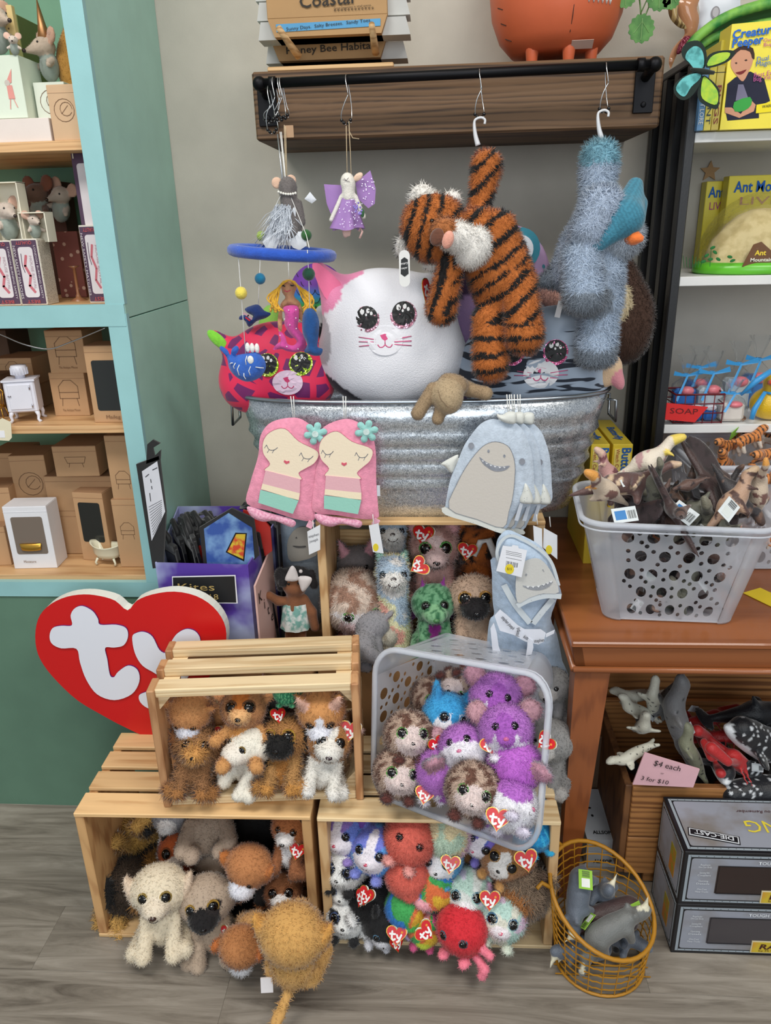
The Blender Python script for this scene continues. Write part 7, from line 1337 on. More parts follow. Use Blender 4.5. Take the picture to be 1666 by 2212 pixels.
pk_ = thing('pink_card', 'tall pink foam card with black lettering between kite box and doll', 'sign', (-.36, 1.47, .452)); p0, p1 = atY(562, 1372, 1.40), atY(601, 1340, 1.53)
p0.z = p1.z = .455; t0, t1 = Vector((p0.x, p0.y, atY(556, 1266, 1.40).z)), Vector((p1.x, p1.y, atY(601, 1180, 1.53).z)); e_ = Vector((-.004, 0, 0)); MB().hexa([p0, p1, p1+e_, p0+e_], [t0, t1, t1+e_, t0+e_]).build('card', mat('paper', (206, 168, 160)), pk_)
ux = (p1-p0).normalized()
for i, ch in enumerate('Kites'): text(ch, pk_, p0+(p1-p0)*(.16+.17*i)+Vector((.001, 0, (t0.z-.455)-.035-.028*i)), ux, (0, 0, 1), .026, mat('dark', (24, 20, 22)))
rs = np.random.RandomState(12); KC = [(20, 20, 22), (22, 22, 26), (30, 90, 190), (196, 50, 40), (24, 24, 26), (216, 200, 40), (26, 26, 30), (60, 100, 180), (20, 20, 22), (196, 60, 50), (22, 24, 40), (220, 206, 40), (24, 22, 24), (90, 70, 160), (20, 20, 24), (40, 90, 160), (20, 20, 22), (24, 24, 28)]
for i, c in enumerate(KC):
    f_ = i/len(KC); x = -.575+.205*f_; yy = 1.54+.02*f_+(.035 if i % 2 else 0); h = .262+.02*rs.rand()+.025*f_; t = thing('kite_pack', 'slim black sleeved kite pack, '+('leftmost', 'second from left', 'third from left', 'fourth from left', 'fifth from left', 'sixth from left', 'seventh from left', 'eighth from left', 'just left of the middle', 'just right of the middle', 'eighth from right', 'seventh from right', 'sixth from right', 'fifth from right', 'fourth from right', 'third from right', 'second from right', 'rightmost')[i]+' in the purple box', 'kite', (x, yy, .458), (0, rs.randn()*.05-.08, math.radians(38+rs.randn()*8)), 'kite packs in the purple box')
    MB().box((0, 0, h/2), (.007, .125, h), bev=.002).build('sleeve', mat('fabric', (22, 22, 24), .6), t, world=False); MB().box((-.0042, 0, h*.55), (.0015, .105, h*.78)).box((0, -.0635, h*.55), (.005, .001, h*.7)).build('window_print', mat('glossy', c, .2), t, world=False)
    MB().tube([(0, -.03, h-.002), (0, -.035, h+.018), (0, -.01, h+.03+.012*rs.rand()), (0, .02, h+.022)], [.006, .0075, .006, .003], 6).box((0, 0, h), (.010, .12, .018), bev=.003).build('hanger_top', mat('fabric', (14, 14, 16), .6), t, world=False)
y = 1.462; t = thing('kite_pack', 'blue kite pack with yellow and red diamond picture at the front of the box', 'kite', atY(480, 1218, y)); f = lambda p: o2(p[::-1], y)
MB().prism(f([(430, 1140), (500, 1098), (548, 1120), (560, 1200), (535, 1222), (440, 1222)]), -.006, 0, 0, FM(y)).build('sleeve', mat('fabric', (22, 22, 24), .6), t); MB().prism(f([(441, 1142), (494, 1108), (545, 1140), (550, 1205), (535, 1220), (448, 1220)]), 0, .0015, 0, FM(y)).build('blue_print', mat('mottle', (50, 84, 160), c2=(120, 160, 206), scale=18), t)
MB().prism(f([(509, 1150), (534, 1151), (528, 1212), (488, 1192)]), .0015, .002, 1, FM(y)).prism(f([(511, 1153), (531, 1153), (526, 1207), (492, 1191)]), .002, .0026, 0, FM(y)).build('diamond_picture', [mat('mottle', (216, 186, 50), c2=(206, 70, 40), scale=70), BLACK()], t)
y = 1.50; t = thing('kite_pack', 'red kite pack partly hidden by the pink mitt at the right of the box', 'kite', atY(545, 1205, y)); MB().prism(f([(525, 1102), (560, 1110), (584, 1140), (588, 1190), (545, 1222), (530, 1160)]), -.005, 0, 0, FM(y)).build('sleeve', mat('plastic', (190, 50, 44), .35), t)
y = 1.455; t = thing('kite_pack', 'tall kite pack with white instruction sheet at the left of the box', 'kite', atY(330, 1225, y)); f = lambda p: o2(p[::-1], y)
MB().prism(f([(294, 1003), (343, 985), (358, 1108), (352, 1226), (330, 1228)]), -.008, 0, 0, FM(y)).prism(f([(318, 960), (330, 950), (346, 958), (330, 968), (334, 985), (347, 972), (346, 992), (316, 1002)]), -.005, 0, 0, FM(y)).build('sleeve', mat('fabric', (20, 20, 22), .6), t)
MB().prism(f([(307, 1018), (340, 996), (357, 1105), (328, 1168)]), .0, .001, 0, FM(y)).build('instruction_sheet', mat('paper', (206, 208, 216)), t); mb = MB()
for i in range(12): mb.stroke(o2([(322+i*.9, 1095+i*6), (350, 1080+i*4.2)], y), .0009, .0013, 0, FM(y))
for a, b in (((326, 1035), (327, 1042)), ((328, 1050), (329, 1056)), ((324, 1065), (326, 1082)), ((315, 1030), (322, 1024)), ((330, 1015), (340, 1010))): mb.stroke(o2([a, b], y), .0018, .0013, 0, FM(y))
mb.build('print', mat('dark', (60, 60, 66)), t)
# ============================================================ left cabinet goods
KR = mat('card', (190, 150, 110)); KRd = mat('card', (166, 128, 94)); INK = mat('dark', (120, 88, 62), .8)
def carton(lab, xl, xr, yt, yb, y, z0, d, m=KR, rz=0, pic=1, name='kraft_box', lid=True, group=None, word=None):
    a, b = atY(xl, yb, y), atY(xr, yb, y); zt_ = atY(xl, yt, y).z; w = b.x-a.x; t = thing(name, lab, 'box', ((a.x+b.x)/2, y+d/2, z0), (0, 0, rz), group); h = zt_-z0
    MB().box((0, 0, h/2), (w, d, h), bev=.0008).build('carton', m, t, world=False)
    if lid: MB().box((0, 0, h+.0004), (w-.001, d-.001, .0012)).box((0, -d/2-.0003, h-.012), (w*.999, .0007, .0008)).build('lid', KRd if m is KR else m, t, world=False)
    if pic:
        s = min(w, h)*.34; mb = MB(); M = Matrix.Translation((0, -d/2-.0002, h*.55)) @ Matrix.Rotation(PI/2, 4, 'X'); q = s*.05
        if pic == 1: mb.stroke([(-s*.8, -s*.5), (-s*.8, s*.5), (-s*.3, s), (s*.3, s), (s*.8, s*.5), (s*.8, -s*.5), (-s*.8, -s*.5)], q, .0004, 0, M); mb.stroke([(-s*.8, 0), (s*.8, 0)], q, .0004, 0, M); mb.stroke([(-s*.6, -s*.5), (-s*.7, -s*1.1)], q, .0004, 0, M); mb.stroke([(s*.6, -s*.5), (s*.7, -s*1.1)], q, .0004, 0, M)
        elif pic == 2: mb.stroke([(-s, s*.3), (s, s*.3), (s*.8, -s*.3), (-s*.8, -s*.3), (-s, s*.3)], q, .0004, 0, M); mb.stroke([(-s*.6, -s*.3), (-s*.7, -s*.7)], q, .0004, 0, M); mb.stroke([(s*.6, -s*.3), (s*.7, -s*.7)], q, .0004, 0, M)
        elif pic == 3: mb.stroke(circ(s, 16)+[(s, 0)], q, .0004, 0, M); mb.stroke(circ(s*.6, 12, s*.2, s*.1), q, .0004, 0, M); mb.stroke([(-s*.3, -s*.3), (s*.4, s*.4)], q, .0004, 0, M)
        mb.build('line_drawing', INK, t, world=False)
        if word:
            o = Matrix.LocRotScale(t.location, t.rotation_euler, None); text(word, t, o @ Vector((0, -d/2-.001, h*.13)), o.to_3x3() @ Vector((1, 0, 0)), (0, 0, 1), .005, INK, wmax=w*.5)
    return t, w, h
def mouse(lab, px, py, y, s, rot=(0, 0, 0), c=(196, 176, 156), hat=None, cat='ornament'):
    r_ = Euler([math.radians(a) for a in rot]); t = thing('toy_mouse', lab, cat, atY(px, py, y), r_); pr = [E((0, 0, .3), (.22, .2, .3), 1), E((0, -.05, .68), (.22, .24, .2), 0), K((0, -.2, .64), (0, -.46, .56), .14, .05, 0), K((.15, 0, .4), (.3, -.15, .3), .07, .06, 0), K((-.15, 0, .4), (-.3, -.15, .3), .07, .06, 0)]+[E((q*.27, .02, .88), (.17, .05, .17), 2) for q in (-1, 1)]
    me = cmesh(('mouse', c), lambda: (lambda o: (o.data, bpy.data.objects.remove(o))[0])(soft('body', pr, [c, (150, 160, 150), (c[0]+10, c[1]-14, c[2]-20)], None, vox=.035, k=.02, fur=1200, fl=.03, fw=.012))); link('body', me, t).scale = (s, s, s)
    part('nose', ball_mesh((50, 36, 32)), t, Matrix.Translation((0, -.51*s, .555*s)) @ Matrix.Diagonal((s*.045,)*3+(1,)))
    for q in (-1, 1): part('eye', ball_mesh((14, 12, 12)), t, Matrix.Translation((q*.12*s, -.24*s, .74*s)) @ Matrix.Diagonal((s*.025,)*3+(1,)))
    if hat: MB().tube([(0, 0, .8*s), (-.05*s, 0, 1.1*s), (-.1*s, 0, 1.6*s)], [.16*s, .09*s, .01*s], 10).build('cone_hat', mat('gold', (190, 140, 96), .5), t, world=False)
    return t
Z1, Z2, Z3_, Z4 = 1.5205, 1.228, .9855, .642
# top shelf
t, w, h = carton('long low white box along the front of the top cabinet shelf', -120, 112, 262, 303, 1.52, Z1, .12, mat('card', (226, 214, 206)), pic=0, name='white_box', lid=False)
t, w, h = carton('tall pale mint box with pink elf mouse picture on the top shelf', -60, 62, 122, 262, 1.53, Z1+.041, .08, mat('card', (216, 226, 208)), pic=0, name='gift_box', lid=False)
mb = MB(); M = Matrix.Translation((w*.28, -.0405, h*.45)) @ Matrix.Rotation(PI/2, 4, 'X'); mb.prism([(-.008, .01), (.004, .012), (.008, .034)], 0, .0004, 0, M).prism([(-.006, .008), (.004, .008), (.006, -.014), (-.006, -.014)], 0, .0004, 0, M).prism(circ(.005, 10, -.004, .012), .0001, .0005, 1, M).stroke([(-.003, -.014), (-.006, -.03)], .0015, .0004, 0, M).stroke([(.003, -.014), (.008, -.028)], .0015, .0004, 0, M).build('picture', [mat('paper', (222, 150, 140)), mat('paper', (200, 190, 180))], t, world=False)
t, w, h = carton('open yellow box lid with dotted lining at the upper left of the top shelf', -60, 42, 14, 120, 1.56, Z1+.165, .012, mat('dots', (216, 190, 130), c2=(110, 90, 60), scale=60, t=.12), pic=0, name='box_tray', lid=False)
mouse('tan mouse with dark nose leaning out of the yellow lined box', 2, 118, 1.54, .085, (0, 0, 60)); mouse('small fox faced white and orange toy held by the tan mouse', 34, 120, 1.53, .035, (0, 0, 20), (226, 210, 196))
carton('narrow olive box standing behind the mint box on the top shelf', 46, 74, 30, 262, 1.66, Z1, .10, mat('card', (126, 128, 74)), pic=0, lid=False, name='olive_box')
t, w, h = carton('small mint and white open box holding the mouse with a gold hat', 84, 150, 178, 262, 1.56, Z1+.03, .06, mat('card', (220, 226, 212)), pic=3, name='gift_box', lid=False)
mouse('tan mouse wearing a gold cone hat above the small mint box', 112, 178, 1.60, .085, (0, 0, -40), hat=1)
carton('plain kraft box with round drawing at the right front of the top shelf', 117, 180, 184, 300, 1.52, Z1, .10, mat('card', (206, 172, 136)), pic=3)
t = thing('golden_toy', 'golden brown velvet toy behind the stile on the top shelf', 'soft toy', atY(158, 185, 1.62)); soft('body', [E((0, 0, .03), (.025, .02, .05), 0), E((.01, 0, .06), (.02, .02, .04), 0)], [(176, 128, 56)], t, vox=.004, k=.004, fur=1500, fl=.003)
# matchbox shelf
NV = mat('card', (84, 62, 84)); CRm = mat('card', (224, 218, 204))
def matchbox(lab, xl, xr, yt, yb, y, rz, d=.03, checker=False):
    t, w, h = carton(lab, xl, xr, yt, yb, y, Z2, d, CRm, rz, 0, 'matchbox', False); M = Matrix.Translation((0, -d/2-.0002, h/2)) @ Matrix.Rotation(PI/2, 4, 'X'); W_ = Matrix.LocRotScale(t.location, t.rotation_euler, None)
    MB().prism(rrect(w*.94, h*.96, .001), 0, .0004, 0, M).prism(rrect(w*.56, h*.76, .006), .0004, .0007, 1, M).stroke([(0, h*.25), (-w*.1, h*.1), (w*.05, -h*.05), (-w*.05, -h*.2), (w*.12, -h*.3)], w*.10, .0009, 2, M).stroke([(-w*.18, h*.28), (-w*.2, h*.1), (-w*.14, 0)], .0014, .0009, 0, M).build('printed_label', [NV, mat('paper', (222, 214, 216)), mat('paper', (200, 110, 120))], t, world=False)
    RD, WT = mat('paper', (206, 90, 90)), mat('paper', (216, 206, 210)); P = lambda a, b: W_ @ Vector((a*w, -d/2-.0015, b*h)); ux = W_.to_3x3() @ Vector((1, 0, 0))
    text('BEST', t, P(0, .055), -ux, (0, 0, -1), h*.05, RD, wmax=w*.5); text('QUALITY', t, P(0, .945), -ux, (0, 0, -1), h*.05, RD, wmax=w*.6); text('NEW SAFETY MATCHES', t, P(-.39, .5), (0, 0, -1), ux, w*.09, WT, wmax=h*.8); text('HOUSE ROYAL', t, P(.17, .5), (0, 0, -1), ux, w*.10, mat('paper', (190, 160, 170)), wmax=h*.5); text('LONDON BURNING SAFETY', t, P(.39, .5), (0, 0, -1), ux, w*.07, WT, wmax=h*.8)
    return t, w, h
matchbox('purple printed matchbox at the left of the matchbox shelf', -8, 48, 520, 664, 1.535, 0)
t, w, h = matchbox('purple printed matchbox with grey striker side, second on the shelf', 49, 104, 516, 664, 1.53, 0, .05)
MB().box((w/2+.0005, 0, h/2), (.001, .046, h*.94)).build('striker_side', mat('dots', (200, 190, 176), c2=(120, 108, 100), scale=420, t=.3), t, world=False)
matchbox('purple printed matchbox behind the stile, lower of the right stack', 196, 245, 486, 660, 1.55, -.1)
t, w, h = carton('purple printed matchbox standing on another at the right of the shelf', 176, 225, 330, 486, 1.565, Z2+.124, .03, NV, -.1, 0, 'matchbox', False); MB().prism(rrect(w*.6, h*.76, .006), 0, .0006, 0, Matrix.Translation((0, -.0152, h/2)) @ Matrix.Rotation(PI/2, 4, 'X')).build('printed_label', mat('paper', (222, 214, 216)), t, world=False)
for lab, xl, xr, yt, yb, y, z0 in (('cream matchbox tray with mouse, tall, left on the matchbox shelf', -12, 60, 395, 520, 1.545, 1.34), ('cream matchbox tray with mouse, shorter, in front of the tall one', 50, 108, 460, 516, 1.535, 1.34), ('cream matchbox tray with mouse high behind the stile', 158, 210, 278, 335, 1.57, 1.475)):
    a, b = atY(xl, yb, y), atY(xr, yb, y); zt_ = atY(xl, yt, y).z; zb = atY(xl, yb+8, y).z; cx, w, h = (a.x+b.x)/2, b.x-a.x, zt_-zb; t = thing('matchbox_tray', lab, 'box', (cx, y, zb)); CM = mat('card', (232, 226, 206)); mb = MB()
    mb.box((cx, y+.028, zb+h/2), (w, .002, h)); [mb.box((cx+s_*(w/2-.001), y+.012, zb+h/2), (.002, .034, h)) for s_ in (-1, 1)]; mb.box((cx, y+.012, zt_), (w, .034, .002)); mb.build('tray', CM, t)
    mouse('little mouse tucked in the '+lab.split(' with')[0]+lab.split('mouse,')[-1].split('mouse')[-1], (xl+xr)/2, yb, y+.01, .05+(.03 if 'tall' in lab and 'shorter' not in lab else 0), (0, 0, 50), (206, 190, 176))
for i, (a, b, s_, c) in enumerate(((95, 490, .10, (120, 92, 76)), (130, 480, .085, (190, 176, 160)))): mouse(('brown mouse sitting in shade at the back of the matchbox shelf', 'pale mouse in grey cloth lying at the back of the matchbox shelf')[i], a, b, 1.74, s_, (0, 20*i, -20), c)
t = thing('doll_house_lamp', 'tiny wooden pedestal piece with round base beside the matchboxes', 'miniature', atY(172, 655, 1.62)); MB().lathe([(.018, 0), (.018, .006), (.006, .012), (.003, .02), (.003, .07), (.012, .075)], 14, 0, Matrix.Translation(atY(172, 655, 1.62))).build('pedestal', mat('plastic', (160, 108, 74), .3), t)
t, w, h = carton('red brown patterned fabric box at the back of the matchbox shelf', 135, 190, 500, 655, 1.70, Z2, .08, mat('dots', (126, 66, 56), c2=(196, 160, 140), scale=70, t=.25), pic=0, name='fabric_box', lid=False); carton('dark wooden box filling the back of the matchbox shelf', 60, 170, 395, 650, 1.80, Z2, .06, mat('card', (88, 56, 44)), pic=0, name='dark_box')
# third shelf
carton('kraft box with stove drawing, upper of the tall stack on the third shelf', 110, 190, 715, 805, 1.60, atY(150, 807, 1.60).z+.001, .10, word='The Antique Mouse'); carton('kraft box with mirror drawing, lower of the tall stack on the third shelf', 120, 195, 806, 897, 1.60, Z3_, .10, word='The Antique Mouse')
carton('wide kraft box behind the white fridge on the third shelf', 0, 82, 775, 860, 1.66, atY(40, 834, 1.66).z, .10); carton('wide kraft box under another behind the white fridge', 12, 84, 835, 895, 1.66, Z3_, .10, pic=2); carton('dark brown box at the far left back of the third shelf', -20, 28, 715, 800, 1.72, Z3_+.06, .10, mat('card', (84, 62, 46)), pic=0, name='brown_box'); carton('brown shaded box at the far left of the third shelf', -30, 16, 812, 900, 1.60, Z3_, .08, mat('card', (110, 80, 58)), pic=0, name='brown_box')
def winbox(lab, xl, xr, yt, yb, y, z0, d, rz, frac, m=KR, content=None):
    t, w, h = carton(lab, xl, xr, yt, yb, y, z0, d, m, rz, 0, 'window_box'); f0, f1 = frac
    MB().prism(rrect(w*.72, h*(f1-f0), .005), 0, .0006, 0, Matrix.Translation((0, -d/2-.0002, h*(f0+f1)/2)) @ Matrix.Rotation(PI/2, 4, 'X')).build('window', mat('glossy', (40, 42, 40) if content is None else (120, 108, 98), .06), t, world=False); return t, w, h
t, w, h = winbox('tall kraft box with dark glossy window at the right of the third shelf', 205, 290, 748, 911, 1.535, Z3_, .07, 0, (.16, .82)); W_ = Matrix.LocRotScale(t.location, t.rotation_euler, None); text('Maileg', t, W_ @ Vector((0, -.0365, h*.07)), (1, 0, 0), (0, 0, 1), .008, INK, wmax=.03)
WHT = mat('paint', (226, 226, 236), .3); p = atZ(80, 898, Z3_); fg = thing('toy_fridge', 'white miniature metal refrigerator with round top on curved legs', 'miniature', (p.x, 1.565, Z3_), (0, 0, .25)); MB().box((0, 0, .055), (.062, .05, .066), bev=.003).box((0, 0, .089), (.066, .054, .004)).build('cabinet', WHT, fg, world=False)
MB().box((0, -.0255, .055), (.046, .003, .052), bev=.001).build('door', WHT, fg, world=False); _d = fg.children[-1]; MB().tube([(-.018, -.028, .058), (-.024, -.029, .058)], .0015, 6).build('handle', mat('metal', (190, 190, 200), .3), _d, world=False); [MB().tube([(.021, -.028, z-.004), (.021, -.028, z+.004)], .0016, 6).build('hinge', mat('metal', (190, 190, 200), .3), _d, world=False) for z in (.036, .074)]
for sx in (-1, 1):
    for sy in (-1, 1): MB().tube([(sx*.024, sy*.018, .026), (sx*.028, sy*.02, .014), (sx*.026, sy*.02, .005), (sx*.031, sy*.024, 0)], [.006, .004, .003, .004], 8).build('leg', WHT, fg, world=False)
mb = MB().lathe([(.010, .091), (.010, .097), (.017, .099), (.017, .114), (.015, .118), (.004, .119)], 18, 0); [mb.box((.0172*math.cos(a), .0172*math.sin(a), .106), (.001, .001, .014)) for a in np.linspace(0, 6.1, 18)]; mb.build('compressor_top', WHT, fg, world=False)
gc = thing('gold_chair', 'edge of a small gold wire chair at the left of the third shelf', 'miniature', atZ(2, 905, Z3_)); GD = mat('gold', (206, 160, 70), .35); q = gc.location; mb = MB(); [mb.tube([q+Vector((dx, 0, .028)), q+Vector((dx*1.1, .004, .060))], .001, 5) for dx in (-.014, -.007, 0, .007, .012)]; mb.tube([q+Vector((.015*math.cos(a), .004, .055+.012*math.sin(a))) for a in np.linspace(0, PI, 8)], .0016, 6); mb.tube([q+Vector((.014*math.cos(a), .014*math.sin(a), .028)) for a in np.linspace(0, 2*PI, 16, endpoint=False)], .0018, 6, closed=True); mb.build('seat_and_back', GD, gc); [MB().tube([q+Vector((sx*.010, sy*.008, .028)), q+Vector((sx*.014, sy*.012, 0))], .0014, 5).build('leg', GD, gc) for sx in (-1, 1) for sy in (-1, 1)]
y = 1.49; t = thing('swing_tag', 'cream price tag hanging over the shelf edge at the far left', 'tag', atY(10, 950, y)); MB().prism(o2([(-15, 915), (5, 903), (24, 912), (26, 945), (20, 952), (-15, 950)][::-1], y), 0, .001, 0, FM(y)).prism(o2([(-15, 930), (10, 930), (12, 945), (-15, 945)][::-1], y), .001, .0015, 1, FM(y)).build('card', [mat('paper', (226, 218, 190)), mat('paper', (236, 236, 240))], t)
# bottom shelf
for a in (('kraft box at the left back of the bottom shelf', -10, 62, 980, 1080, 1.68, Z4+.12, .1, KR, 0, 0), ('tall kraft box with faint drawing, second from left on the bottom shelf', 38, 110, 985, 1100, 1.64, Z4+.09, .09, KR, .1, 3), ('dark topped kraft box on the stack in the middle of the bottom shelf', 120, 212, 965, 1023, 1.60, atY(180, 1029, 1.60).z, .11, KR, .04, 2), ('wide kraft box in the middle of the bottom shelf stack', 108, 250, 1030, 1105, 1.63, atY(180, 1104, 1.63).z, .12, KR, 0, 0), ('wide kraft box at the base of the bottom shelf stack', 122, 255, 1105, 1185, 1.63, Z4, .12, KR, 0, 0), ('kraft box carrying the tall one at the left of the bottom shelf', 35, 120, 1090, 1185, 1.64, Z4, .1, KR, 0, 0), ('kraft box at the far left, upper, of the bottom shelf', -30, 30, 1055, 1140, 1.60, Z4+.055, .08, KR, .1, 0), ('kraft box at the far left, lower, of the bottom shelf', -40, 18, 1140, 1210, 1.56, Z4, .08, KR, .1, 0), ('tall kraft box with wardrobe drawing beside the stile, upper', 245, 300, 942, 1078, 1.56, Z4+.088, .07, KR, 0, 1), ('kraft box with drawing beside the stile, lower', 258, 310, 1080, 1200, 1.555, Z4, .07, KR, 0, 1)): carton(*a[:8], m=a[8], rz=a[9], pic=a[10])
winbox('kraft box with dark window behind the cream bathtub', 178, 245, 1065, 1190, 1.59, Z4, .06, -.12, (.28, .86))
WB_ = mat('card', (228, 228, 232), .4); t, w, h = winbox('white box with window showing a gold tub inside on the bottom shelf', 28, 118, 1095, 1210, 1.545, Z4, .06, .06, (.24, .84), WB_, 1); MB().lathe([(.010, .0), (.022, .002), (.025, .018), (.024, .018)], 18, 0, Matrix.Translation((0, -.034, h*.3)), 1.0, .12).build('gold_tub', GD, t, world=False); W_ = Matrix.LocRotScale(t.location, t.rotation_euler, None); text('Miniature', t, W_ @ Vector((-w*.1, -.0315, h*.12)), (1, .06, 0), (0, 0, 1), .006, INK, wmax=.028)
CRM = mat('plastic', (226, 222, 196), .2); p = atZ(232, 1222, Z4); bt = thing('toy_bathtub', 'small cream clawfoot bathtub on the front of the bottom cabinet shelf', 'miniature', (p.x, p.y+.012, Z4), (0, 0, -.15)); vs = []; n = 28; prf = [(.30, .014), (.72, .018), (.92, .028), (1.0, .042), (1.12, .045), (1.10, .047), (.93, .042), (.8, .028), (.3, .020)]
for (r_, z) in prf:
    for j in range(n): a = 2*PI*j/n; cx = math.cos(a); vs.append((.036*r_*cx, .02*r_*math.sin(a), z+(.010*max(0, -cx)**2 if z > .04 else 0)+(.006*max(0, cx)**2 if z > .04 else 0)))
MB().add(vs, [(i*n+j, i*n+(j+1) % n, (i+1)*n+(j+1) % n, (i+1)*n+j) for i in range(len(prf)-1) for j in range(n)]+[tuple(reversed(range(n))), tuple((len(prf)-1)*n+j for j in range(n))], 0, True).build('tub', CRM, bt, world=False)
for sx in (-1, 1):
    for sy in (-1, 1): MB().tube([(sx*.02, sy*.011, .018), (sx*.025, sy*.014, .008), (sx*.023, sy*.013, .003)], [.003, .0022, .0032], 8).build('claw_foot', CRM, bt, world=False)
# ============================================================ on the beam
ZB = 1.6375
y = 1.74; pt = thing('flower_pot', 'terracotta cat face pot on three feet standing on the beam shelf', 'pot', (atY(1198, 118, y).x, y, ZB)); TC = mat('paint', (206, 100, 62), .45); cx = pt.location.x
MB().lathe([(.06, .022), (.085, .026), (.108, .05), (.124, .09), (.130, .14), (.124, .2), (.11, .24), (.104, .24), (.115, .2)], 40, 0, Matrix.Translation((cx, y, ZB))).build('pot_body', TC, pt)
for a in (-2.3, -1.35, -.55, 1.6): MB().lathe([(.008, 0), (.010, .004), (.013, .03), (.015, .04)], 14, 0, Matrix.Translation((cx+.075*math.cos(a), y+.075*math.sin(a), ZB))).build('foot', TC, pt)
mb = MB(); 
def onpot(a, z): 
    r_ = np.interp(z, [.026, .05, .09, .14, .2], [.087, .1085, .1245, .1305, .1245]); return Vector((cx+r_*math.cos(a), y+r_*math.sin(a), ZB+z))
for z in (.05, .075, .10, .13): mb.tube([onpot(-2.75, z), onpot(-2.62, z-.006)], .0008, 4)
mb.tube([onpot(-1.45, z) for z in (.045, .07, .1, .14)], .0008, 4); mb.build('painted_line', mat('dark', (40, 26, 24)), pt)
mb = MB(); [mb.tube([onpot(a, .10), onpot(a+.02, .088)], [.005, .0008], 6) for a in (-1.25, -1.17, -1.09, -1.01, -.93, -.85)]; mb.build('painted_teeth', mat('plastic', (236, 232, 226)), pt); MB().box(onpot(-1.15, .034)+Vector((0, 0, -.006)), (.04, .018, .001), rot=(-.7, 0, 0)).build('price_sticker', mat('paper', (190, 160, 146)), pt)
hp = thing('hanging_plant', 'trailing green plant with scalloped leaves at the top right of the wall', 'plant', atY(1385, 90, 1.70)); LF = mat('mottle', (64, 116, 50), c2=(88, 140, 66), scale=40)
for i, (a, b, r_) in enumerate(((1386, 62, 27), (1352, -8, 22), (1425, -6, 26), (1372, -25, 20), (1450, 0, 18))):
    y = 1.68; c = atY(a, b, y); s_ = mpp(a, b, y)*r_; o = [(c.x+s_*(1+.07*math.cos(13*t_))*math.cos(t_), c.z+s_*(1+.07*math.cos(13*t_))*math.sin(t_)) for t_ in np.linspace(0, 2*PI, 52, endpoint=False)]; MB().prism(o, 0, .0012, 0, FM(y)).build('leaf', LF, hp); MB().tube([Vector((c.x, y-.002, c.z+s_*.7)), Vector((c.x, y-.0025, c.z)), Vector((c.x, y-.002, c.z-s_*.8))], .0006, 4).tube([Vector((c.x-s_*.6, y-.002, c.z-s_*.3)), Vector((c.x, y-.0025, c.z+s_*.5)), Vector((c.x+s_*.6, y-.002, c.z-s_*.3))], .0005, 4).build('leaf_vein', mat('paint', (130, 170, 100)), hp)
MB().tube([atY(1386, 50, 1.682), atY(1384, 20, 1.69), atY(1376, -60, 1.7)], .0016, 5).tube([atY(1390, 45, 1.682), atY(1402, 15, 1.69), atY(1395, -60, 1.7)], .0014, 5).tube([atY(1384, 30, 1.685), atY(1400, -5, 1.69), atY(1425, -8, 1.69)], .0012, 5).build('stem', mat('paint', (96, 130, 70)), hp)
y = 1.66; ds = thing('display_stand', 'light wooden display stand with two pegs on the beam shelf', 'stand', (atY(717, 140, y).x, y, ZB)); WS = mat('wood', (216, 178, 128), .6); x0, x1 = atY(584, 143, y).x, atY(852, 130, y).x
for i in range(3): plank('base_board', ds, (0, -.018+i*.024, .004+i*.002), (x1-x0-i*.012, .022, .008+i*.004), m=WS)
for a, b, c, d in ((645, 125, 602, 60), (812, 118, 803, 52)): MB().tube([atY(a, b-4, 1.66), atY((a+c)/2, (b+d)/2, 1.63), atY(c, d, 1.60)], [.0075, .0065, .0055], 10).build('peg', WS, ds)
KF = mat('card', (176, 138, 92), .7); PU = mat('card', (206, 206, 202), .8); bkt = mat('dark', (50, 44, 38), .8)
def kit(lab, y, xl, xr, yt, yb, cxl, cxr, txt):
    t = thing('garden_kit', lab, 'box', atY((xl+xr)/2, yb, y+.03)); a, b = atY(xl, yb, y), atY(xr, yb, y); zt_, zb = atY(xl, yt, y).z, atY((xl+xr)/2, yb, y).z; e0, e1 = atY(cxl, yb, y).x, atY(cxr, yb, y).x
    MB().hexa([(a.x+.012, y+.0, zb), (b.x-.012, y, zb), (b.x-.012, y+.07, zb), (a.x+.012, y+.07, zb)], [(a.x, y, zb+.03), (b.x, y, zb+.03), (b.x, y+.07, zb+.03), (a.x, y+.07, zb+.03)]).box(((a.x+b.x)/2, y+.035, (zb+.03+zt_)/2), (b.x-a.x, .07, zt_-zb-.03), bev=.001).build('sleeve', KF, t)
    mb = MB(); [mb.hexa([(e0, y+.02, z0_), (e1, y+.02, z0_), (e1, y+.075, z0_), (e0, y+.075, z0_)], [(e0+.008, y+.012, z0_+.028), (e1-.008, y+.012, z0_+.028), (e1-.008, y+.078, z0_+.028), (e0+.008, y+.078, z0_+.028)]) for z0_ in np.arange(zb, zt_-.02, .032)]; mb.build('egg_carton', PU, t)
    return t, (a.x+b.x)/2, zb, zt_
t, cx, zb, zt_ = kit('kraft sleeved egg carton garden kit standing upright at the back of the beam', 1.715, 590, 835, 88, 128, 570, 880, 0); text('Honey Bee Habitat', t, (atY(714, 106, 1.714).x, 1.7135, atY(714, 106, 1.714).z), (1, 0, .02), (0, 0, 1), .0125, bkt, wmax=.175, bold=.01)
t, cx, zb, zt_ = kit('kraft sleeved egg carton garden kit with blue strip, held by the stand pegs', 1.645, 580, 838, -60, 76, 553, 886, 0)
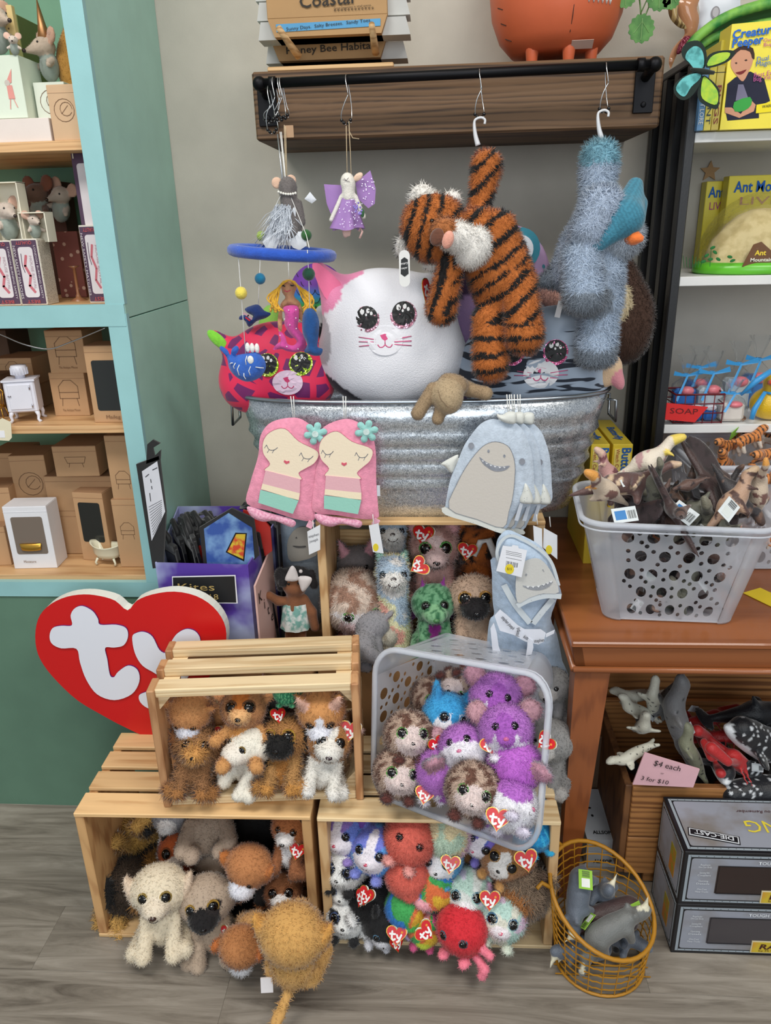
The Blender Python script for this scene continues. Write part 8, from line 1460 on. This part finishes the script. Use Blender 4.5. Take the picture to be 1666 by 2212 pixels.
MB().prism(o2([(596, 53), (822, 40), (822, 56), (598, 70)][::-1], 1.645), 0, .0008, 0, FM(1.6445)).build('blue_strip', mat('paper', (90, 156, 200)), t); text('Sunny Days.  Salty Breezes.  Sandy Toes.', t, atY(710, 54, 1.643), (1, 0, .055), (0, 0, 1), .0055, bkt, wmax=.16); text('Coastal', t, atY(705, -2, 1.643), (1, 0, .04), (0, 0, 1), .022, bkt, wmax=.10, bold=.01); text('Grow happiness in small spaces.', t, atY(762, 15, 1.643), (1, 0, .04), (0, 0, 1), .0035, bkt, wmax=.07)
mb = MB(); [mb.tube([(atY(724+i*7.4, 22-i*.45, 1.643).x+.0015*math.cos(q), 1.643, atY(724+i*7.4, 22-i*.45, 1.643).z+.0015*math.sin(q)) for q in np.linspace(0, 5.2, 6)], .0004, 4, closed=True) for i in range(12)]; mb.build('circle_row', bkt, t)
# ============================================================ right shelf goods
ZS1, ZS2, ZS3 = 1.5085, 1.2495, .9475
YL = mat('card', (240, 222, 70), .35); BLu = mat('paper', (40, 104, 196)); MG = mat('paper', (190, 90, 150))
y = 1.60; t = thing('toy_box', 'yellow toy box with laughing boy picture on the top white shelf', 'box', (atY(1640, 262, y).x, y, ZS1)); q = [atY(a, b, y) for a, b in ((1557, 264), (1800, 250), (1820, 30), (1582, 52))]; q[0].z = q[1].z = ZS1+.0005
MB().hexa([q[0], q[1], q[1]+Vector((0, .06, 0)), q[0]+Vector((0, .06, 0))], [q[3], q[2], q[2]+Vector((0, .06, 0)), q[3]+Vector((0, .06, 0))]).build('carton', YL, t)
Z7 = lambda p: zo(p, 1430, 0, 7.06); f = lambda p, k=0: o2(Z7(spl(p, k, True) if k else p)[::-1], y)
SKc, SHc = mat('paper', (206, 150, 120)), mat('paper', (34, 36, 56))
MB().prism(f([(960, 1640), (1000, 1280), (1120, 1180), (1350, 1090), (1560, 1200), (1650, 1540), (1430, 1640), (1480, 1740), (1480, 1800), (1000, 1840)]), 0, .0006, 1, FM(y)).prism(f([(1050, 950), (1110, 780), (1250, 720), (1390, 790), (1380, 960), (1330, 1080), (1240, 1240), (1160, 1180), (1070, 1060)], 3), .0006, .001, 0, FM(y)).prism(f([(1045, 900), (1090, 770), (1250, 700), (1390, 740), (1410, 900), (1370, 880), (1340, 790), (1200, 760), (1100, 850)], 2), .001, .0014, 2, FM(y)).prism(f([(1120, 1110), (1200, 1090), (1290, 1060), (1240, 1120), (1180, 1140)], 2), .001, .0014, 3, FM(y)).prism(f([(1110, 960), (1135, 950), (1150, 965), (1130, 980)]), .001, .0014, 2, FM(y)).prism(f([(1255, 920), (1285, 905), (1305, 920), (1280, 935)]), .001, .0014, 2, FM(y)).prism(f([(960, 1640), (1060, 1640), (1200, 1740), (1360, 1530), (1430, 1600), (1400, 1700), (1180, 1800), (960, 1720)]), .0007, .0012, 0, FM(y)).prism(f([(1100, 1560), (1340, 1480), (1360, 1600), (1250, 1690), (1110, 1700)], 2), .0013, .0018, 4, FM(y)).prism(f([(1160, 1290), (1240, 1290), (1310, 1490), (1120, 1540)]), .0012, .0016, 5, FM(y)).build('boy_picture', [SKc, SHc, mat('paper', (60, 40, 34)), mat('paper', (120, 40, 40)), mat('paper', (60, 160, 70)), mat('paper', (120, 116, 140))], t)
TX = lambda s_, a, b, h, m, w, **k: text(s_, t, atY(*Z7([(a, b)])[0], y-.002), (1, 0, .1), (-.1, 0, 1), h, m, wmax=w, **k)
TX('Creature', 1420, 480, .0135, BLu, .076, bold=.03, shear=.1); TX('Peeper', 1310, 650, .0135, BLu, .054, bold=.03, shear=.1); TX('Over & Under', 1800, 580, .006, MG, .055); TX('Bug Viewer', 1780, 660, .006, MG, .050); TX('Dual 3X', 1620, 880, .008, BLu, .038); TX('Magnifiers', 1650, 960, .008, BLu, .048); TX('Best Ever', 1590, 1120, .008, MG, .042); TX('Bug Viewer', 1600, 1190, .008, MG, .046)
MB().prism(f([(1440, 1600), (1900, 1520), (1900, 1680), (1430, 1730)]), .0014, .0018, 0, FM(y)).build('warning_panel', mat('paper', (240, 220, 40)), t); TX('WARNING', 1660, 1610, .005, BLACK(), .03)
for i, (xa, xb, c, s_, tc) in enumerate(((1507, 1521, (96, 140, 180), 'INSECT LORE', (230, 230, 220)), (1522, 1537, (206, 190, 70), 'GIANT', (40, 60, 80)), (1538, 1554, (190, 170, 70), 'BUGS', (130, 50, 60)), (1540, 1556, (216, 200, 80), 'ACTIVITY', (50, 90, 170)))):
    yy = 1.60+(.03 if i == 3 else 0)+i*.001; a, b = atY(xa, 262, yy), atY(xb, 262, yy); h = .105 if i < 3 else .15; t2 = thing('activity_book', ('blue spined box standing first behind the black post', 'yellow spined box with dark lettering behind the black post', 'dull yellow box with red lettering beside the boy box', 'tall yellow box with blue lettering behind the butterfly')[i], 'box', ((a.x+b.x)/2, yy, ZS1)); MB().box(((a.x+b.x)/2, yy+.05, ZS1+h/2+.0005), (b.x-a.x, .1, h), bev=.0005).build('carton', mat('card', c, .4), t2); text(s_, t2, ((a.x+b.x)/2, yy-.001, ZS1+h*.4), (0, 0, -1), (1, 0, 0), .008, mat('paper', tc), wmax=h*.6)
# butterfly
y = 1.555; bf = thing('fabric_butterfly', 'large teal and lime butterfly decoration on the black shelf corner', 'butterfly', atY(1520, 155, y)); f = lambda p: o2(Z7(spl(p, 3, True))[::-1], y); TEb, LMb = mat('mottle', (100, 190, 190), c2=(60, 140, 140), scale=60), mat('mottle', (176, 206, 50), c2=(140, 190, 60), scale=60)
for o_, i_, m_, yo in (([(660, 1040), (560, 1060), (440, 980), (330, 860), (320, 740), (400, 640), (560, 610), (660, 700), (700, 860)], [(640, 1020), (520, 1050), (430, 950), (370, 880), (400, 780), (500, 700), (600, 730), (650, 850)], TEb, .004), ([(680, 1030), (700, 860), (850, 780), (1110, 775), (1060, 900), (900, 990)], [(700, 1010), (740, 880), (870, 810), (1040, 810), (960, 930)], LMb, .0), ([(600, 1110), (450, 1110), (280, 1200), (180, 1320), (210, 1460), (330, 1530), (470, 1450), (590, 1250)], [(590, 1130), (460, 1130), (310, 1200), (210, 1340), (260, 1440), (350, 1470), (440, 1330), (560, 1220)], TEb, -.002), ([(620, 1160), (720, 1190), (830, 1290), (885, 1400), (870, 1620), (800, 1660), (600, 1560), (550, 1400)], [(630, 1180), (710, 1210), (800, 1310), (860, 1420), (840, 1590), (700, 1560), (600, 1450)], LMb, .001)):
    MB().prism(f(o_), -.0012, 0, 0, FM(y+yo)).prism(f(i_), 0, .0008, 1, FM(y+yo)).build('wing', [mat('fabric', (22, 40, 34)), m_], bf)
MB().tube([atY(*Z7([p_])[0], y-.004) for p_ in ((440, 1050), (620, 1090), (800, 1110))], [.002, .005, .003], 8).tube([atY(*Z7([p_])[0], y-.004) for p_ in ((780, 1110), (980, 1100))], .0008, 4).build('butterfly_body', mat('fabric', (20, 30, 22)), bf)
# bug tent, balloon doll, white item
y = 1.75; t = thing('bug_tent', 'green rimmed mesh bug tent leaning behind the boy box', 'net', atY(1600, 200, y)); MB().tube([atY(a, b, y) for a, b in spl([(1490, 100), (1510, 78), (1560, 42), (1620, 18), (1700, 0), (1780, -6)], 5)], .0095, 10).tube([atY(a, b, y+.02) for a, b in spl([(1500, 110), (1540, 82), (1600, 60), (1700, 40)], 5)], .008, 8).build('rim', mat('mottle', (40, 130, 60), c2=(130, 190, 80), scale=22), t); MB().prism(o2([(1500, 90), (1560, 45), (1700, 5), (1700, 200), (1510, 200)][::-1], y+.025), 0, .003, 0, FM(y+.025)).build('mesh', mat('fabric', (50, 90, 44)), t)
y = 1.83; t = thing('white_pouch', 'white plastic pouch with grey round emblem at the top right', 'pouch', atY(1550, 60, y)); puff(MB(), o2([(1506, -20), (1600, -20), (1600, 40), (1540, 70), (1516, 110), (1504, 60), (1512, 30)][::-1], y), .01, 0, FM(y)).build('pouch', mat('plastic', (220, 224, 232), .35), t); c = atY(1546, 27, y-.011); MB().prism(circ(.0085, 18, c.x, c.z, .011), 0, .0006, 0, FM(c.y)).prism(circ(.006, 16, c.x, c.z, .0085), .0006, .001, 1, FM(c.y)).build('emblem', [mat('paper', (150, 146, 150)), mat('paper', (190, 186, 190))], t)
y = 1.80; t = thing('foil_balloon', 'flat tan and blond doll shaped foil balloon behind the black shelf side', 'balloon', atY(1460, 200, y)); f = lambda p: o2(Z7(spl(p, 3, True))[::-1], y)
puff(MB(), f([(230, -60), (560, -60), (540, 120), (570, 280), (540, 460), (480, 600), (330, 640), (200, 900), (130, 1050), (110, 900), (180, 720), (340, 540), (330, 420), (240, 220)]), .014, 0, FM(y)).build('figure', mat('plastic', (180, 128, 92), .12), t); puff(MB(), f([(100, 40), (180, -20), (220, 100), (230, 260), (330, 400), (340, 460), (230, 440), (110, 320), (70, 180)]), .012, 0, FM(y-.012)).build('hair', mat('stripe', (176, 150, 100), .15, c2=(110, 84, 50), sc=(120, 10, 20)), t); puff(MB(), f([(330, 570), (440, 600), (330, 780), (200, 850), (230, 700)]), .008, 0, FM(y-.012)).build('top', mat('glitter', (140, 24, 60)), t)
# ant dome
y = 1.71; c0 = atY(1630, 598, 1.62); ad = thing('ant_farm', 'clear dome ant habitat with sand mountain on a lime green base', 'toy', (.72, y, ZS2)); cx = atY(1632, 590, y-.0).x; rs = np.random.RandomState(1)
MB().lathe([(.125, 0), (.128, .003), (.126, .016), (.118, .022)], 48, 0, Matrix.Translation((cx, y, ZS2+.0005)), 1, .72).build('base', mat('plastic', (100, 190, 50), .3), ad)
vs = []; n = 40; prf = [(.112, .02), (.106, .04), (.092, .065), (.070, .092), (.046, .112), (.022, .122), (.002, .124)]
for (r_, z) in prf:
    for j in range(n): a = 2*PI*j/n; k_ = 1+.05*math.sin(5*a+z*60)+.03*math.sin(11*a-z*40); vs.append((cx+r_*k_*math.cos(a), y+r_*k_*.66*math.sin(a), ZS2+z))
MB().add(vs, [(i*n+j, i*n+(j+1) % n, (i+1)*n+(j+1) % n, (i+1)*n+j) for i in range(6) for j in range(n)], 0, True).build('sand_mountain', mat('mottle', (206, 188, 136), c2=(186, 166, 112), scale=50), ad)
MB().lathe([(.124*math.cos(q), .02+.135*math.sin(q)) for q in np.linspace(0, PI/2-.01, 12)], 48, 0, Matrix.Translation((cx, y, ZS2)), 1, .72, cap0=False).build('dome', mat('clear', (250, 252, 255), .02, alpha=.3), ad)
BLf = mat('paper', (30, 110, 50)); mb = MB(); yd = y-.0725
for (a, b, r_) in ((1535, 560, 0), (1545, 545, .6), (1527, 552, -.6), (1540, 535, -.4), (1552, 560, .5), (1520, 565, -.3), (1577, 555, .2), (1583, 563, -.3)): p = atY(a, b, yd-.004); mb.ball(p, (.0055, .0006, .003), 0, (0, r_, 0), 8, 4)
for i in range(7): mb.tube([atY(1478+i*6, 578, yd), atY(1476+i*7, 552+3*(i % 3), yd)], .0006, 4)
mb.tube([atY(1534, 576, yd-.002), atY(1537, 535, yd-.004)], .0007, 4); mb.build('printed_plants', BLf, ad)
q = [atY(a, b, yd-.008) for a, b in ((1603, 576), (1690, 576), (1665, 540), (1645, 522), (1628, 528))]; MB().prism([(p.x, p.z) for p in q], 0, .001, 0, FM(yd-.008)).build('name_sign', mat('paper', (110, 74, 46)), ad); text('Ant', ad, atY(1643, 546, yd-.0095), (1, 0, 0), (0, 0, 1), .0095, mat('paper', (236, 206, 60)), wmax=.022, bold=.03); text('Mountain', ad, atY(1645, 561, yd-.0095), (1, 0, 0), (0, 0, 1), .007, mat('paper', (240, 236, 220)), wmax=.042, bold=.02)
for i, (a, b, c, d, yy, s_) in enumerate(((1575, 1720, 380, 600, 1.80, 'Milky Way'), (1528, 1582, 392, 600, 1.845, 'LIVE'))):
    p0, p1 = atY(a, 400, yy), atY(b, 400, yy); zt_ = atY(a, c, yy).z; t = thing('kit_box', ('yellow kit box with blue lettering behind the ant dome', 'narrower yellow kit box at the left behind the ant dome')[i], 'box', ((p0.x+p1.x)/2, yy, ZS2)); MB().box(((p0.x+p1.x)/2, yy+.02, (ZS2+zt_)/2), (p1.x-p0.x, .035, zt_-ZS2), bev=.001).build('carton', YL, t); text('Ant Mountain' if i == 0 else 'Ants', t, ((p0.x+p1.x)/2+(.012 if i == 0 else 0), yy+.0015, zt_-.022), (1, 0, 0), (0, 0, 1), .022, BLu, wmax=(p1.x-p0.x)*(1.0 if i == 0 else .8), bold=.02); text('LIVE', t, ((p0.x+p1.x)/2, yy+.0015, zt_-.05), (1, 0, 0), (0, 0, 1), .016, MG, wmax=(p1.x-p0.x)*.6)
t = thing('star_decoration', 'dull orange star on the back panel above the ant dome', 'decoration', atY(1535, 370, 1.88)); c = atY(1535, 370, 1.882); MB().prism([(c.x+(.022 if i % 2 == 0 else .010)*math.sin(i*PI/5), c.z+(.022 if i % 2 == 0 else .010)*math.cos(i*PI/5)) for i in range(10)], 0, .003, 0, FM(1.886)).build('star', mat('paint', (170, 130, 80)), t)
# soaps
CL = mat('clear', (235, 240, 245), .08, alpha=.34); RBB = mat('fabric', (50, 150, 214), .4)
def soapbag(lab, a, b, y, w, h, c, name='soap_bag', bow=True, blob=None):
    p = atY(a, b, y); p.z = ZS3+.0005 if not blob else p.z; t = thing(name, lab, 'soap', p); n = 20; w = w*1.2; h = h*.9; vs = []; rr = [(.9, 0), (1, .05), (1, .35), (.8, .52), (.3, .62), (.12, .68), (.35, .85), (.6, 1.0)]
    for k_, (r_, z) in enumerate(rr):
        for j in range(n): q = 2*PI*j/n; g = 1+.08*math.sin(q*5+k_*2)+(.25*math.sin(q*7+k_) if k_ > 4 else 0); vs.append((w*r_*g*math.cos(q), w*.7*r_*g*math.sin(q), h*z))
    MB().add(vs, [(i*n+j, i*n+(j+1) % n, (i+1)*n+(j+1) % n, (i+1)*n+j) for i in range(len(rr)-1) for j in range(n)], 0, True).build('clear_bag', CL, t, world=False)
    MB().box((0, 0, h*.24), (w*1.5, w*1.0, h*.44), bev=w*.2).build('soap_bar', mat('plastic', c, .3), t, world=False); MB().ball((w*.1, -w*.35, h*.42), (w*.5, w*.35, h*.08)).build('soap_fish', mat('plastic', (220, 120, 130), .3), t, world=False)
    if bow: MB().tube([(w*.16*math.cos(q), w*.16*math.sin(q), h*.68) for q in np.linspace(0, 6, 8)], .002, 6, closed=True).add([(0, -w*.3, h*.68), (w*.9, -w*.5, h*.78), (w*1.0, -w*.5, h*.70), (0, -w*.32, h*.65)], [(0, 1, 2, 3)]).add([(0, -w*.3, h*.68), (-w*.8, -w*.9, h*.3), (-w*.65, -w*.95, h*.28), (w*.1, -w*.32, h*.66)], [(0, 1, 2, 3)]).add([(0, -w*.3, h*.68), (-w*.9, -w*.4, h*.75), (-w*.95, -w*.4, h*.68), (0, -w*.3, h*.65)], [(0, 1, 2, 3)]).build('ribbon_bow', RBB, t, world=False)
for i, (a, b, y, w, h, c) in enumerate(((1475, 870, 1.70, .026, .15, (40, 110, 190)), (1530, 870, 1.69, .028, .16, (200, 210, 216)), (1500, 870, 1.76, .028, .16, (40, 100, 180)), (1585, 870, 1.76, .030, .17, (190, 200, 206)), (1625, 870, 1.78, .03, .18, (60, 120, 190)))): soapbag('clear bagged soap with blue ribbon, '+('behind the left of the red tray', 'behind the right of the red tray', 'rear one above the red tray', 'behind the small front bag', 'farthest right at the back')[i], a, b, y, w, h, c)
for o_ in [o for o in COL.objects if o.get('category') == 'soap']: o_['group'] = 'bagged soaps at the back'
soapbag('small clear bag of cream soap with blue bow at the front of the soap shelf', 1577, 898, 1.648, .027, .10, (226, 216, 206))
rb3 = thing('wire_tray', 'small dark red wire basket holding blue soap bars', 'basket', (atY(1500, 880, 1.66).x, 1.66, ZS3)); cx = rb3.location.x; RW_ = mat('paint', (110, 26, 34), .45); mb = MB()
for z in (.002, .022, .042, .062): mb.tube([(cx-.05+.1*0, 1.63, ZS3+z), (cx+.05, 1.63, ZS3+z), (cx+.055, 1.70, ZS3+z), (cx-.055, 1.70, ZS3+z)], .0014 if z < .06 else .0022, 5, closed=True)
for i in range(6): mb.tube([(cx-.05+i*.02, 1.63, ZS3), (cx-.05+i*.02, 1.63, ZS3+.062)], .0012, 5)
mb.build('wires', RW_, rb3)
for i in range(3): t = thing('soap_bar', 'wavy blue and white soap bar inside the red wire basket', 'soap', (cx-.03+i*.03, 1.655, ZS3+.002), group='soap bars in the red wire basket'); MB().box((0, 0, .012), (.028, .03, .022), bev=.005).build('bar', mat('plastic', (40, 96, 170), .3), t, world=False); MB().ball((0, -.008, .028), (.013, .01, .007)).build('foam_top', mat('plastic', (226, 226, 236), .3), t, world=False)
dk = thing('duck_soap', 'yellow duck soap in clear wrap with blue ribbon at the right edge', 'soap', (atY(1660, 895, 1.66).x, 1.66, ZS3)); o = Vector(dk.location)
soft('body', [E((0, 0, .035), (.042, .034, .035), 0), E((0, -.01, .082), (.024, .022, .024), 0), E((-.012, -.035, .086), (.012, .012, .005), 1)], [(228, 186, 40), (224, 80, 40)], dk, vox=.004, k=.004, fur=0, material=mat('vplush', (255, 255, 254), .25)); MB().tube([(-.026, -.03, .066), (-.045, -.035, .03), (-.05, -.04, .01)], [.004, .006, .005], 6).tube([(.02*math.cos(q), -.012+.02*math.sin(q), .062) for q in np.linspace(0, 5.9, 12)], .003, 6, closed=True).tube([(-.02, -.03, .11), (-.05, -.035, .09), (-.075, -.03, .06)], [.006, .007, .003], 6).build('ribbon', RBB, dk, world=False)
y = 1.618; t = thing('soap_sign', 'bright red card with handwritten word leaning on the soap shelf edge', 'sign', atY(1480, 910, y)); q = [atY(a, b, y) for a, b in ((1434, 906), (1501, 912), (1530, 879), (1440, 870))]; MB().prism([(p.x, p.z) for p in q], 0, .0012, 0, FM(y)).build('card', mat('paper', (214, 44, 44)), t); text('SOAP', t, atY(1478, 888, y-.0015), (1, 0, -.05), (0, 0, 1), .012, mat('dark', (100, 16, 20)), wmax=.058)
t = thing('yellow_card', 'yellow printed card lying on the table at the right edge', 'card', atZ(1655, 1290, .6325)); p = atZ(1655, 1290, .6335); MB().box(p, (.05, .07, .001), rot=(0, 0, .5)).build('card', mat('paper', (226, 196, 40)), t)
